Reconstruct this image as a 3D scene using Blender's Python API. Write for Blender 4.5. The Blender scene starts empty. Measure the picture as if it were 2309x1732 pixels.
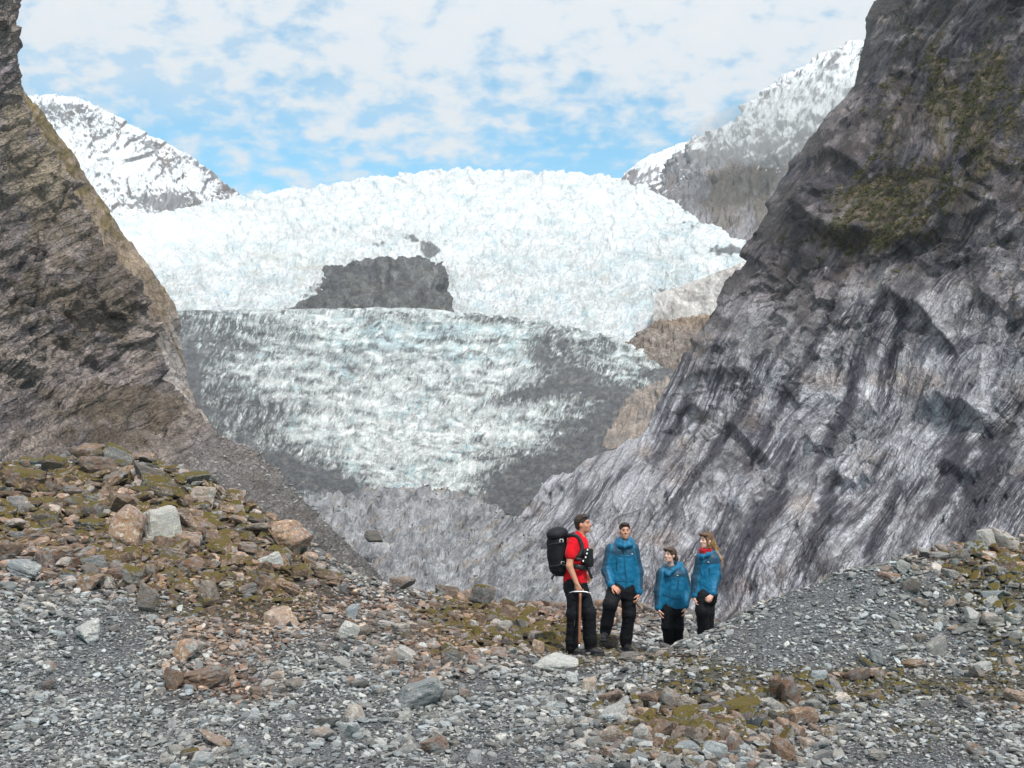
import bpy, math, random
import numpy as np
from mathutils import Vector, Matrix

random.seed(7)
RNG = np.random.default_rng(11)
scene = bpy.context.scene
COL = scene.collection

# ------------------------------------------------------------------ camera
CAM_H = 2.78                       # eye height above the ground the people stand on
FPX, CU, CV = 1098.0, 512.0, 384.0  # focal length in pixels of a 1024 x 768 picture
PITCH = math.atan(59.0 / FPX)
cam_data = bpy.data.cameras.new('camera')
cam_data.sensor_width = 36.0
cam_data.lens = FPX / 1024.0 * 36.0
cam_data.clip_start = 0.1
cam_data.clip_end = 20000.0
cam = bpy.data.objects.new('camera', cam_data)
cam.location = (0, 0, CAM_H)
cam.rotation_euler = (math.pi / 2 + PITCH, 0, 0)
COL.objects.link(cam)
scene.camera = cam

# ------------------------------------------------------------------ light
SUN_EL, SUN_AZ = math.radians(52), math.radians(158)   # azimuth clockwise from +Y: behind the camera, on its left
world = bpy.data.worlds.new('World')
scene.world = world
world.use_nodes = True
def build_world():
    nt = world.node_tree
    nt.nodes.clear()
    N = nt.nodes.new
    L = nt.links.new
    out = N('ShaderNodeOutputWorld')
    bg = N('ShaderNodeBackground')
    bg.inputs['Strength'].default_value = 0.1
    sky = N('ShaderNodeTexSky')
    sky.sky_type = 'NISHITA'
    sky.sun_disc = False
    sky.sun_elevation = SUN_EL
    sky.sun_rotation = SUN_AZ
    sky.altitude = 300
    sky.air_density = 1.0
    sky.dust_density = 0.6
    sky.ozone_density = 2.0
    tc = N('ShaderNodeTexCoord')
    sep = N('ShaderNodeSeparateXYZ')
    L(tc.outputs['Generated'], sep.inputs[0])
    def math_(op, a, b=None, c=None):
        m = N('ShaderNodeMath'); m.operation = op
        for i, v in enumerate((a, b, c)):
            if v is None: continue
            if isinstance(v, (int, float)): m.inputs[i].default_value = v
            else: L(v, m.inputs[i])
        return m.outputs[0]
    zc = math_('MAXIMUM', sep.outputs['Z'], 0.0)
    den = math_('ADD', zc, 0.42)
    px = math_('DIVIDE', sep.outputs['X'], den)
    py = math_('DIVIDE', sep.outputs['Y'], den)
    cmb = N('ShaderNodeCombineXYZ')
    L(px, cmb.inputs[0]); L(py, cmb.inputs[1])
    def noise(scale, detail, rough, off, dist=0.0):
        mp = N('ShaderNodeMapping'); mp.inputs['Location'].default_value = off
        mp.inputs['Scale'].default_value = (1.0, 1.15, 1.0)
        L(cmb.outputs[0], mp.inputs[0])
        n = N('ShaderNodeTexNoise')
        n.inputs['Scale'].default_value = scale
        n.inputs['Detail'].default_value = detail
        n.inputs['Roughness'].default_value = rough
        n.inputs['Distortion'].default_value = dist
        L(mp.outputs[0], n.inputs['Vector'])
        return n.outputs['Fac']
    big = noise(2.6, 2.0, 0.5, (3.1, 0.7, 0.0))
    clumps = noise(20.0, 6.0, 0.55, (1.3, 4.2, 2.0), 0.1)
    veil = noise(4.5, 4.0, 0.55, (7.9, 2.2, 5.0))
    # cover: cloudlets of one sheet, thicker overhead than near the horizon
    base = math_('MULTIPLY_ADD', big, 0.5, -0.25)
    high = math_('MULTIPLY_ADD', zc, 2.1, -0.58)
    fld = math_('ADD', math_('ADD', clumps, base), high)
    def ramp(x, lo, hi):
        r = N('ShaderNodeMapRange'); r.interpolation_type = 'SMOOTHSTEP'
        r.inputs['From Min'].default_value = lo; r.inputs['From Max'].default_value = hi
        L(x, r.inputs['Value'])
        return r.outputs['Result']
    cover = ramp(fld, 0.34, 0.66)
    thin = math_('MULTIPLY', ramp(math_('ADD', veil, high), 0.38, 0.8), 0.5)
    cov = math_('MAXIMUM', cover, thin)
    dens = ramp(fld, 0.52, 0.95)
    ccol = N('ShaderNodeMix'); ccol.data_type = 'RGBA'
    ccol.inputs['A'].default_value = (7.6, 8.1, 8.6, 1)
    ccol.inputs['B'].default_value = (8.2, 8.3, 8.45, 1)
    L(dens, ccol.inputs['Factor'])
    # blue between the cloudlets, a little deeper than the bare model
    mul = N('ShaderNodeMix'); mul.data_type = 'RGBA'; mul.blend_type = 'MULTIPLY'
    mul.inputs['Factor'].default_value = 1.0
    mul.inputs['B'].default_value = (1.05, 1.9, 1.85, 1)
    L(sky.outputs[0], mul.inputs['A'])
    mix = N('ShaderNodeMix'); mix.data_type = 'RGBA'
    L(cov, mix.inputs['Factor'])
    L(mul.outputs['Result'], mix.inputs['A'])
    L(ccol.outputs['Result'], mix.inputs['B'])
    L(mix.outputs['Result'], bg.inputs['Color'])
    L(bg.outputs[0], out.inputs['Surface'])
build_world()
sun_data = bpy.data.lights.new('sun', 'SUN')
sun_data.energy = 3.3
sun_data.angle = math.radians(6)
sun_data.color = (1.0, 0.965, 0.91)
sun = bpy.data.objects.new('sun', sun_data)
sd = Vector((math.sin(SUN_AZ) * math.cos(SUN_EL), math.cos(SUN_AZ) * math.cos(SUN_EL), math.sin(SUN_EL)))
sun.rotation_euler = sd.to_track_quat('Z', 'Y').to_euler()
sun.location = (-20, -20, 40)
COL.objects.link(sun)
vs = scene.view_settings
vs.view_transform = 'Standard'
vs.look = 'None'
vs.exposure = 0.2
vs.gamma = 1.0
vs.use_curve_mapping = False
scene.cycles.use_denoising = True
scene.cycles.max_bounces = 6
scene.cycles.diffuse_bounces = 3
scene.cycles.volume_bounces = 0

# ------------------------------------------------------------------ numeric helpers
CP, SP = math.cos(PITCH), math.sin(PITCH)
def P(u, v, d):
    """World point seen at picture position (u, v) of a 1024 x 768 frame at depth d."""
    u, v, d = np.asarray(u, float), np.asarray(v, float), np.asarray(d, float)
    x = (u - CU) / FPX * d
    k = (CV - v) / FPX * d
    return np.stack([x, d * CP - k * SP, CAM_H + d * SP + k * CP], -1)
def proj(X):
    X = np.asarray(X, float)
    y, z = X[..., 1], X[..., 2] - CAM_H
    d = y * CP + z * SP
    k = -y * SP + z * CP
    d = np.where(np.abs(d) < 1e-6, 1e-6, d)
    return CU + X[..., 0] / d * FPX, CV - k / d * FPX, d

_perm = np.random.default_rng(5).permutation(4096).astype(np.int64)
_ang = np.random.default_rng(6).random(4096) * 2 * np.pi
_gx, _gy = np.cos(_ang).astype(np.float32), np.sin(_ang).astype(np.float32)
_rnd = np.random.default_rng(8).random((4, 4096)).astype(np.float32)
def _hash(ix, iy, seed):
    return _perm[(ix + _perm[(iy + seed * 131) & 4095]) & 4095]
def perlin(x, y, seed=0):
    x0 = np.floor(x); y0 = np.floor(y)
    fx = (x - x0).astype(np.float32); fy = (y - y0).astype(np.float32)
    ix = x0.astype(np.int64); iy = y0.astype(np.int64)
    def g(dx, dy):
        h = _hash(ix + dx, iy + dy, seed)
        return _gx[h] * (fx - dx) + _gy[h] * (fy - dy)
    u = fx * fx * fx * (fx * (fx * 6 - 15) + 10)
    v = fy * fy * fy * (fy * (fy * 6 - 15) + 10)
    a = g(0, 0); a = a + u * (g(1, 0) - a)
    b = g(0, 1); b = b + u * (g(1, 1) - b)
    return (a + v * (b - a)) * 1.5
def fbm(x, y, octaves=5, seed=0, gain=0.5, lac=2.03):
    s = np.zeros(np.shape(x), np.float32); a = 1.0; t = 0.0
    for i in range(octaves):
        s += a * perlin(x, y, seed + i * 17); t += a
        a *= gain; x = x * lac + 3.7; y = y * lac - 1.9
    return s / t
def ridged(x, y, octaves=5, seed=0, gain=0.5, lac=2.03):
    s = np.zeros(np.shape(x), np.float32); a = 1.0; t = 0.0
    for i in range(octaves):
        s += a * (1 - 2 * np.abs(perlin(x, y, seed + i * 23))); t += a
        a *= gain; x = x * lac + 5.1; y = y * lac + 2.3
    return s / t
def worley(x, y, seed=0):
    """F1, F2, random value of the nearest cell, offset to its centre."""
    ix = np.floor(x).astype(np.int64); iy = np.floor(y).astype(np.int64)
    f1 = np.full(np.shape(x), 9.0, np.float32); f2 = f1.copy()
    cid = np.zeros(np.shape(x), np.float32); ox = cid.copy(); oy = cid.copy()
    for dx in (-1, 0, 1):
        for dy in (-1, 0, 1):
            h = _hash(ix + dx, iy + dy, seed)
            px = (ix + dx + _rnd[0][h] - x).astype(np.float32)
            py = (iy + dy + _rnd[1][h] - y).astype(np.float32)
            d = np.sqrt(px * px + py * py)
            near = d < f1
            f2 = np.where(near, f1, np.minimum(f2, d))
            cid = np.where(near, _rnd[2][h], cid)
            ox = np.where(near, px, ox); oy = np.where(near, py, oy)
            f1 = np.where(near, d, f1)
    return f1, f2, cid, ox, oy
def facets(x, y, seed, slope=1.0):
    """Broken rock: flat tilted plates. Returns height and distance to the joints between plates."""
    f1, f2, cid, ox, oy = worley(x, y, seed)
    a = cid * 43.7
    return (cid - 0.5) + slope * (np.cos(a) * ox + np.sin(a) * oy), f2 - f1
def slabs(x, y, seed, edge=0.14):
    """Long tilted slabs: each rises across its width and breaks off sharply. Returns height, break-off line, tint."""
    i = np.floor(x); f = (x - i).astype(np.float32)
    ii = i.astype(np.int64); off = _rnd[0][_hash(ii, ii * 0, seed)] * 9
    j = np.floor(y + off).astype(np.int64)
    h = _hash(ii, j, seed + 3)
    top = _rnd[1][h]
    return (0.25 + 0.75 * top) * f * (1 - sstep(f, 1 - edge, 1.0)), sstep(f, 1 - 1.6 * edge, 1 - 0.5 * edge) * (0.3 + 0.7 * top), _rnd[2][h]
def sstep(x, lo, hi):
    t = np.clip((x - lo) / (hi - lo), 0, 1)
    return t * t * (3 - 2 * t)
def lerp(a, b, t):
    return a + (b - a) * t
def mixc(c, d, m):
    return c + (np.asarray(d, np.float32) - c) * np.asarray(m)[..., None]
def lin(r, g, b):
    f = lambda c: c / 12.92 if c <= 0.04045 else ((c + 0.055) / 1.055) ** 2.4
    return np.array([f(r / 255), f(g / 255), f(b / 255)], np.float32)
def blob(u, v, spots):
    """Sum of soft spots: (u, v, radius_u, radius_v, weight)."""
    s = np.zeros(np.shape(u), np.float32)
    for (a, b, ra, rb, w) in spots:
        s += w * np.exp(-(((u - a) / ra) ** 2 + ((v - b) / rb) ** 2))
    return s

def spline(pts, n):
    """Catmull-Rom through pts (k, ...) sampled n times."""
    pts = np.asarray(pts, float); k = len(pts)
    ext = np.concatenate([[2 * pts[0] - pts[1]], pts, [2 * pts[-1] - pts[-2]]])
    t = np.linspace(0, k - 1, n); i = np.minimum(t.astype(int), k - 2); f = t - i
    sh = (n,) + (1,) * (pts.ndim - 1); f = f.reshape(sh)
    a, b, c, d = ext[i], ext[i + 1], ext[i + 2], ext[i + 3]
    return 0.5 * (2 * b + (c - a) * f + (2 * a - 5 * b + 4 * c - d) * f ** 2 + (3 * b - a - 3 * c + d) * f ** 3)
def patch(rows, nu, nv):
    """Smooth surface through rows of (u, v, depth) control points: (nv, nu, 3) world points."""
    R = []
    for r in rows:
        r = np.asarray(r, float)
        q = np.stack([r[:, 0], r[:, 1], 1.0 / r[:, 2]], -1)
        R.append(spline(q, nu))
    S = spline(np.stack(R), nv)
    return P(S[..., 0], S[..., 1], 1.0 / np.maximum(S[..., 2], 1e-5))
def normals(X):
    du = np.gradient(X, axis=1); dv = np.gradient(X, axis=0)
    n = np.cross(du, dv)
    return n / (np.linalg.norm(n, axis=-1, keepdims=True) + 1e-12)
def toward_cam(X, n):
    s = np.sign(((np.array([0, 0, CAM_H]) - X) * n).sum(-1))
    return n * np.sign(np.median(s))
def metric(X):
    """Arc-length coordinates along rows and columns, in metres."""
    s = np.concatenate([np.zeros((X.shape[0], 1)), np.cumsum(np.linalg.norm(np.diff(X, axis=1), axis=-1), 1)], 1)
    t = np.concatenate([np.zeros((1, X.shape[1])), np.cumsum(np.linalg.norm(np.diff(X, axis=0), axis=-1), 0)], 0)
    return s, t

def set_col(me, col, name='col'):
    a = me.attributes.new(name, 'FLOAT_COLOR', 'POINT')
    c = np.ones((len(me.vertices), 4), np.float32)
    c[:, :3] = np.asarray(col, np.float32).reshape(-1, 3)
    a.data.foreach_set('color', c.ravel())
def mesh_np(name, V, F, mat=None, col=None, smooth=True):
    V = np.asarray(V, np.float32).reshape(-1, 3); F = np.asarray(F, np.int32)
    k = F.shape[1]
    me = bpy.data.meshes.new(name)
    me.vertices.add(len(V)); me.vertices.foreach_set('co', V.ravel())
    me.loops.add(F.size); me.loops.foreach_set('vertex_index', F.ravel())
    me.polygons.add(len(F))
    me.polygons.foreach_set('loop_start', np.arange(0, F.size, k, dtype=np.int32))
    me.polygons.foreach_set('use_smooth', np.full(len(F), smooth))
    me.update(calc_edges=True)
    if col is not None: set_col(me, col)
    if mat is not None: me.materials.append(mat)
    return me
def grid_faces(nv, nu):
    i = np.arange(nv * nu).reshape(nv, nu)
    return np.stack([i[:-1, :-1], i[:-1, 1:], i[1:, 1:], i[1:, :-1]], -1).reshape(-1, 4)
def obj(name, me, parent=None, **props):
    o = bpy.data.objects.new(name, me)
    COL.objects.link(o)
    if parent is not None: o.parent = parent
    for k, v in props.items():
        if v is not None: o[k] = v
    return o
def grid_obj(name, X, mat, col, dip=None, grit=None, **props):
    nv, nu = X.shape[:2]
    me = mesh_np(name, X, grid_faces(nv, nu), mat, col)
    if dip is not None:                       # coordinates across and along the grain of the rock or ice
        at = me.attributes.new('grain', 'FLOAT_VECTOR', 'POINT')
        at.data.foreach_set('vector', np.stack([dip[0], dip[1], 0 * dip[0]], -1).astype(np.float32).ravel())
    if grit is not None:                      # how thickly grit or water streaks lie here
        at = me.attributes.new('grit', 'FLOAT', 'POINT'); at.data.foreach_set('value', np.ascontiguousarray(grit, np.float32).ravel())
    return obj(name, me, **props)

# ------------------------------------------------------------------ materials
def new_mat(name):
    m = bpy.data.materials.new(name); m.use_nodes = True
    nt = m.node_tree
    bsdf = nt.nodes['Principled BSDF']
    return m, nt, bsdf
class NB:
    """Small node-building helper."""
    def __init__(self, nt): self.nt = nt
    def n(self, t): return self.nt.nodes.new(t)
    def link(self, a, b): self.nt.links.new(a, b)
    def val(self, sock, v):
        if v is None: return
        if hasattr(v, 'is_output') or isinstance(v, bpy.types.NodeSocket): self.link(v, sock)
        else: sock.default_value = v
    def math(self, op, a, b=None, c=None, clamp=False):
        m = self.n('ShaderNodeMath'); m.operation = op; m.use_clamp = clamp
        for i, v in enumerate((a, b, c)): self.val(m.inputs[i], v)
        return m.outputs[0]
    def mix(self, f, a, b, blend='MIX'):
        m = self.n('ShaderNodeMix'); m.data_type = 'RGBA'; m.blend_type = blend
        self.val(m.inputs['Factor'], f)
        for s, v in (('A', a), ('B', b)):
            if not isinstance(v, bpy.types.NodeSocket): v = (float(v[0]), float(v[1]), float(v[2]), 1.0)
            self.val(m.inputs[s], v)
        return m.outputs['Result']
    def ramp(self, x, lo, hi, a=0.0, b=1.0):
        r = self.n('ShaderNodeMapRange'); r.interpolation_type = 'SMOOTHSTEP'
        for k, v in (('From Min', lo), ('From Max', hi), ('To Min', a), ('To Max', b)): self.val(r.inputs[k], v)
        self.val(r.inputs['Value'], x)
        return r.outputs['Result']
    def noise(self, vec, scale, detail=4.0, rough=0.55, dist=0.0):
        n = self.n('ShaderNodeTexNoise')
        self.val(n.inputs['Vector'], vec)
        n.inputs['Scale'].default_value = scale; n.inputs['Detail'].default_value = detail
        n.inputs['Roughness'].default_value = rough; n.inputs['Distortion'].default_value = dist
        return n.outputs['Fac']
    def voronoi(self, vec, scale, feature='F1', out='Distance'):
        n = self.n('ShaderNodeTexVoronoi'); n.feature = feature
        self.val(n.inputs['Vector'], vec); n.inputs['Scale'].default_value = scale
        return n.outputs[out]
    def bump(self, h, strength, dist):
        b = self.n('ShaderNodeBump'); b.inputs['Strength'].default_value = strength
        b.inputs['Distance'].default_value = dist
        self.link(h, b.inputs['Height'])
        return b.outputs['Normal']
def vcol_mat(name, rough=0.9, scale=1.0, var=0.35, bump=0.5, dist=0.1, spec=0.25, stretch=(1, 1, 1), rot=(0, 0, 0), joints=None, streak=None):
    """Colour from the mesh's own painted rock / ice colour, broken up by grain and fine relief."""
    m, nt, b = new_mat(name); q = NB(nt)
    at = q.n('ShaderNodeAttribute'); at.attribute_name = 'col'
    tc = q.n('ShaderNodeTexCoord')
    mp = q.n('ShaderNodeMapping'); mp.inputs['Scale'].default_value = stretch; mp.inputs['Rotation'].default_value = rot
    q.link(tc.outputs['Object'], mp.inputs[0])
    n1 = q.noise(mp.outputs[0], scale, 6.0, 0.62)
    n2 = q.noise(mp.outputs[0], scale * 5.3, 4.0, 0.6)
    f = q.math('ADD', q.math('MULTIPLY', n1, 0.6), q.math('MULTIPLY', n2, 0.4))
    k = q.ramp(f, 0.32, 0.68, 1 - var, 1 + var)
    c = q.mix(1.0, at.outputs['Color'], (1, 1, 1))
    mul = q.n('ShaderNodeVectorMath'); mul.operation = 'SCALE'
    q.link(at.outputs['Color'], mul.inputs[0]); q.link(k, mul.inputs['Scale'])
    colr = mul.outputs[0]
    if joints:                                # broken blocks: own tint, own height, open joints between them
        cells, tint, crack, ccol, jb = joints
        ga = q.n('ShaderNodeAttribute'); ga.attribute_name = 'grain'
        wn = q.n('ShaderNodeTexNoise'); wn.inputs['Scale'].default_value = 0.11; wn.inputs['Detail'].default_value = 3.0
        q.link(ga.outputs['Vector'], wn.inputs['Vector'])
        ws = q.n('ShaderNodeVectorMath'); ws.operation = 'SCALE'; q.link(wn.outputs['Color'], ws.inputs[0]); ws.inputs['Scale'].default_value = 5.0
        wa = q.n('ShaderNodeVectorMath'); wa.operation = 'ADD'; q.link(ga.outputs['Vector'], wa.inputs[0]); q.link(ws.outputs[0], wa.inputs[1])
        hsum = q.math('MULTIPLY', f, 0.6)
        for k_, (cx, cy) in enumerate(cells):
            m2 = q.n('ShaderNodeMapping'); m2.inputs['Scale'].default_value = (1 / cx, 1 / cy, 0.0); m2.inputs['Location'].default_value = (3.3 * k_, 1.7 * k_, 0)
            q.link(wa.outputs[0], m2.inputs[0])
            vo = q.n('ShaderNodeTexVoronoi'); vo.voronoi_dimensions = '2D'; vo.inputs['Scale'].default_value = 1.0; q.link(m2.outputs[0], vo.inputs['Vector'])
            ve = q.n('ShaderNodeTexVoronoi'); ve.voronoi_dimensions = '2D'; ve.feature = 'DISTANCE_TO_EDGE'; ve.inputs['Scale'].default_value = 1.0; q.link(m2.outputs[0], ve.inputs['Vector'])
            sc_ = q.n('ShaderNodeSeparateColor'); q.link(vo.outputs['Color'], sc_.inputs[0])
            tn = q.math('MULTIPLY_ADD', sc_.outputs[0], 2 * tint, 1 - tint)
            vm_ = q.n('ShaderNodeVectorMath'); vm_.operation = 'SCALE'; q.link(colr, vm_.inputs[0]); q.link(tn, vm_.inputs['Scale']); colr = vm_.outputs[0]
            gate = q.ramp(sc_.outputs[1], 0.45, 0.95)
            cr = q.math('MULTIPLY', q.math('MULTIPLY', q.ramp(ve.outputs['Distance'], 0.0, 0.07, 1.0, 0.0), crack), gate)
            colr = q.mix(cr, colr, ccol)
            hsum = q.math('ADD', hsum, q.math('MULTIPLY', q.math('ADD', q.math('MULTIPLY', sc_.outputs[2], 0.9), q.ramp(ve.outputs['Distance'], 0.0, 0.16, 0.0, 0.5)), jb / (1 + 1.2 * k_)))
        f = hsum
        if streak:                            # fine lines of grit or running water along the grain
            gr = q.n('ShaderNodeAttribute'); gr.attribute_name = 'grit'
            for k_, (cx, cy, lo_, hi_) in enumerate(streak[0]):
                m3 = q.n('ShaderNodeMapping'); m3.inputs['Scale'].default_value = (1 / cx, 1 / cy, 0.0); m3.inputs['Location'].default_value = (7.7 * k_, 2.9 * k_, 0)
                q.link(wa.outputs[0], m3.inputs[0])
                nz = q.n('ShaderNodeTexNoise'); nz.noise_dimensions = '2D'; nz.inputs['Scale'].default_value = 1.0; nz.inputs['Detail'].default_value = 3.0; nz.inputs['Roughness'].default_value = 0.6
                q.link(m3.outputs[0], nz.inputs['Vector'])
                rdg = q.math('SUBTRACT', 1.0, q.math('MULTIPLY', q.math('ABSOLUTE', q.math('SUBTRACT', nz.outputs['Fac'], 0.5)), 6.0))
                msk = q.math('MULTIPLY', q.ramp(rdg, lo_, hi_), gr.outputs['Fac'], clamp=True)
                colr = q.mix(msk, colr, streak[1])
    q.link(colr, b.inputs['Base Color'])
    b.inputs['Roughness'].default_value = rough
    b.inputs['Specular IOR Level'].default_value = spec
    if bump: q.link(q.bump(f, bump, dist), b.inputs['Normal'])
    return m
def plain_mat(name, rgb, rough=0.7, metal=0.0, spec=0.4, var=0.12, scale=40.0, bump=0.0):
    m, nt, b = new_mat(name); q = NB(nt)
    tc = q.n('ShaderNodeTexCoord')
    n1 = q.noise(tc.outputs['Object'], scale, 4.0, 0.6)
    k = q.ramp(n1, 0.3, 0.7, 1 - var, 1 + var)
    mul = q.n('ShaderNodeVectorMath'); mul.operation = 'SCALE'
    mul.inputs[0].default_value = [float(x) for x in rgb]; q.link(k, mul.inputs['Scale'])
    q.link(mul.outputs[0], b.inputs['Base Color'])
    b.inputs['Roughness'].default_value = rough; b.inputs['Metallic'].default_value = metal
    b.inputs['Specular IOR Level'].default_value = spec
    if bump: q.link(q.bump(n1, bump, 0.004), b.inputs['Normal'])
    return m
# ================================================================== the setting
DARKJ = lin(52, 50, 56)
M_CLIFF = vcol_mat('schist_cliff', 0.85, 0.9, 0.34, 0.9, 0.7, 0.35, joints=([(17, 44), (6.5, 16), (2.8, 5)], 0.13, 0.6, DARKJ, 0.8), streak=([(9.0, 110, 0.45, 0.85), (4.0, 60, 0.55, 0.9)], lin(62, 60, 72)))
M_CLIFF_L = vcol_mat('brown_cliff', 0.9, 0.9, 0.36, 0.9, 0.7, 0.25, joints=([(15, 32), (6, 14), (2.5, 5)], 0.15, 0.55, lin(50, 45, 44), 1.0))
M_SLAB = vcol_mat('polished_slab', 0.8, 0.9, 0.3, 0.8, 0.35, 0.35, joints=([(26, 10), (9, 4), (3.5, 1.8)], 0.13, 0.4, lin(70, 70, 74), 0.7))
M_ICE = vcol_mat('glacier_ice', 0.6, 0.6, 0.2, 0.7, 1.3, 0.35, joints=([(19, 8), (7, 4.4), (2.8, 2.8)], 0.08, 0.3, lin(96, 112, 118), 0.6), streak=([(7.0, 22, 0.55, 0.9), (3.2, 11, 0.6, 0.92)], lin(70, 73, 75)))
M_SNOWICE = vcol_mat('icefall_snow', 0.7, 0.2, 0.08, 0.6, 3.5, 0.3, joints=([(13, 6.5), (5, 3.2), (2.4, 1.8)], 0.06, 0.32, lin(136, 164, 176), 0.75))
M_MOUNT = vcol_mat('mountain_rock_snow', 0.85, 0.08, 0.16, 0.9, 7.0, 0.25, joints=([(12, 18), (4.5, 7)], 0.10, 0.3, lin(90, 90, 98), 0.8))
M_DEBRIS = vcol_mat('moraine_debris', 0.92, 0.6, 0.4, 0.9, 0.8, 0.2, joints=([(16, 11), (6, 4.6), (2.4, 2.2)], 0.18, 0.45, lin(46, 46, 50), 1.0))
TALUS_SITES = []
def ledges(X, n, lines, u, v):
    """Overhanging lips: above each traced line the rock stands out, just below it is undercut."""
    out = np.zeros(X.shape[:2], np.float32)
    for (pts, up, down, amp) in lines:
        pts = np.asarray(pts, float)
        us = np.linspace(pts[:, 0].min(), pts[:, 0].max(), 60)
        o = np.argsort(pts[:, 0])
        vl = np.interp(u, pts[o, 0], pts[o, 1]) + 4.0 * fbm(u / 18, v / 40, 3, 77)
        inside = sstep(u, us[0] - 6, us[0] + 8) * (1 - sstep(u, us[-1] - 8, us[-1] + 6))
        h = vl - v                              # positive above the line
        prof = np.where(h >= 0, np.exp(-h / up), 0.8 * np.exp(h / down)) * np.tanh((h + 1.5) / 3.5)
        out += inside * prof * amp
    return out

# ---- the great schist wall on the right
def right_cliff():
    R = [(1300, 700, 45), (1300, 640, 50), (1300, 580, 56), (1300, 530, 62), (1300, 490, 66), (1300, 450, 70),
         (1300, 410, 74), (1300, 370, 78), (1300, 320, 82), (1300, 260, 88), (1300, 190, 92), (1300, 110, 98),
         (1300, 30, 105), (1300, -60, 110), (1300, -160, 118), (1300, -260, 125)]
    E = [(480, 650, 95), (505, 575, 130), (532, 530, 170), (584, 492, 205), (614, 458, 230), (648, 432, 240),
         (668, 396, 250), (690, 358, 255), (716, 316, 262), (744, 278, 268), (762, 238, 275), (789, 184, 285),
         (826, 121, 295), (853, 85, 300), (867, 38, 308), (889, -14, 315)]
    rows = []
    for i, (r, e) in enumerate(zip(R, E)):
        row = []
        for s in np.linspace((1300 - 1130) / (1300 - e[0]), 1, 8):
            row.append((lerp(r[0], e[0], s), lerp(r[1], e[1], s), 1 / lerp(1 / r[2], 1 / e[2], s)))
        if i <= 4: row += [(e[0] - 35, e[1] + 14, e[2] * 1.25), (e[0] - 70, e[1] + 30, e[2] * 1.5)]
        else: row += [(e[0] + 14, e[1] - 2, e[2] * 1.16), (e[0] + 70, e[1] - 6, e[2] * 1.4)]
        rows.append(row)
    X = patch(rows, 560, 560)
    n = toward_cam(X, normals(X))
    u, v, d = proj(X)
    w = d / FPX                                   # metres per pixel: the wall's own relief grows with its size far off
    s, t = metric(X)
    nv, nu = X.shape[:2]
    a = (np.arange(nu) / (nu - 1))[None, :] * 8 * np.ones((nv, 1)); b = np.arange(nv)[:, None] / (nv - 1) * 16 * np.ones((1, nu))
    # streak coordinate: across the dip of the wall; the dip leans from lower left to upper right
    x1 = u + v * 0.62; y1 = v - u * 0.15
    warp = fbm(u / 160, v / 160, 2, 3) * 26
    xs = x1 + warp
    rough = sstep(fbm(u / 110, v / 80, 3, 9), -0.25, 0.3)
    wob = 2.2 * fbm(u / 24, v / 30, 3, 4)
    s1, e1, t1 = slabs((xs + wob) / 74, y1 / 170 + 0.2 * fbm(u / 40, v / 40, 2, 7), 5)
    s2, e2, t2 = slabs((xs + wob) / 31 + 0.37, y1 / 95 + 0.2 * fbm(u / 30, v / 30, 2, 8), 15)
    s3, e3, t3 = slabs((xs + 0.6 * wob) / 12.5, y1 / 48, 25, 0.18)
    s4, e4, t4 = slabs((xs + 0.4 * wob) / 5.2, y1 / 24, 35, 0.25)
    p2, j2 = facets((xs + wob) / 24, y1 / 40, 45, 1.3)
    p3, j3 = facets((xs + wob) / 9, y1 / 15, 55, 1.3)
    p4, j4 = facets((xs + wob) / 4, y1 / 6, 65, 1.2)
    ci1 = worley((xs + wob) / 9, y1 / 15, 55)[2]; ci2 = worley((xs + wob) / 24, y1 / 40, 45)[2]; ci3 = worley((xs + wob) / 4, y1 / 6, 65)[2]
    s5, e5, t5 = slabs((y1 + 0.25 * xs + 2 * wob) / 44, xs / 58, 75, 0.16); s6, e6, t6 = slabs((y1 + 0.3 * xs + 2 * wob) / 17, xs / 26, 85, 0.2)
    rel = -7.0 * s5 * (0.3 + 0.7 * rough) - 3.5 * s6 * (0.2 + 0.8 * rough) + 9.0 * fbm(u / 120, v / 150, 4, 21) + 19.0 * s1 + 10.0 * s2 + 4.0 * s3 + 0.9 * s4
    rel += (8.0 * p2 + 3.2 * p3) * (0.25 + 0.75 * rough) + 0.6 * p4 + 0.5 * fbm(u / 3, v / 3, 3, 31)
    rel -= 1.0 * np.exp(-(j2 / 0.06) ** 2) * rough
    L = [([(930, 418), (950, 408), (975, 420), (990, 425)], 26, 12, 7.5),
         ([(812, 236), (835, 232), (858, 244), (880, 238)], 22, 12, 7),
         ([(735, 262), (752, 256), (775, 272)], 14, 8, 4.5), ([(756, 206), (800, 214), (830, 224)], 16, 7, 3.2),
         ([(890, 300), (930, 318), (960, 352)], 22, 12, 5), ([(735, 440), (760, 455), (775, 470)], 20, 10, 4.5),
         ([(682, 385), (720, 376), (752, 372)], 12, 14, 4.5), ([(660, 418), (690, 412), (712, 414)], 12, 14, 4.0),
         ([(690, 345), (715, 352), (740, 345)], 10, 10, 3.5), ([(940, 470), (975, 478), (1010, 462)], 20, 10, 4.0),
         ([(800, 170), (840, 160), (870, 172)], 16, 8, 3.0), ([(900, 250), (950, 235), (1000, 205)], 20, 14, 4.0),
         ([(835, 480), (860, 492), (880, 486)], 14, 9, 3.0), ([(985, 300), (1010, 318), (1040, 312)], 18, 12, 4.0)]
    led = ledges(X, n, L, u, v)
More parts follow.
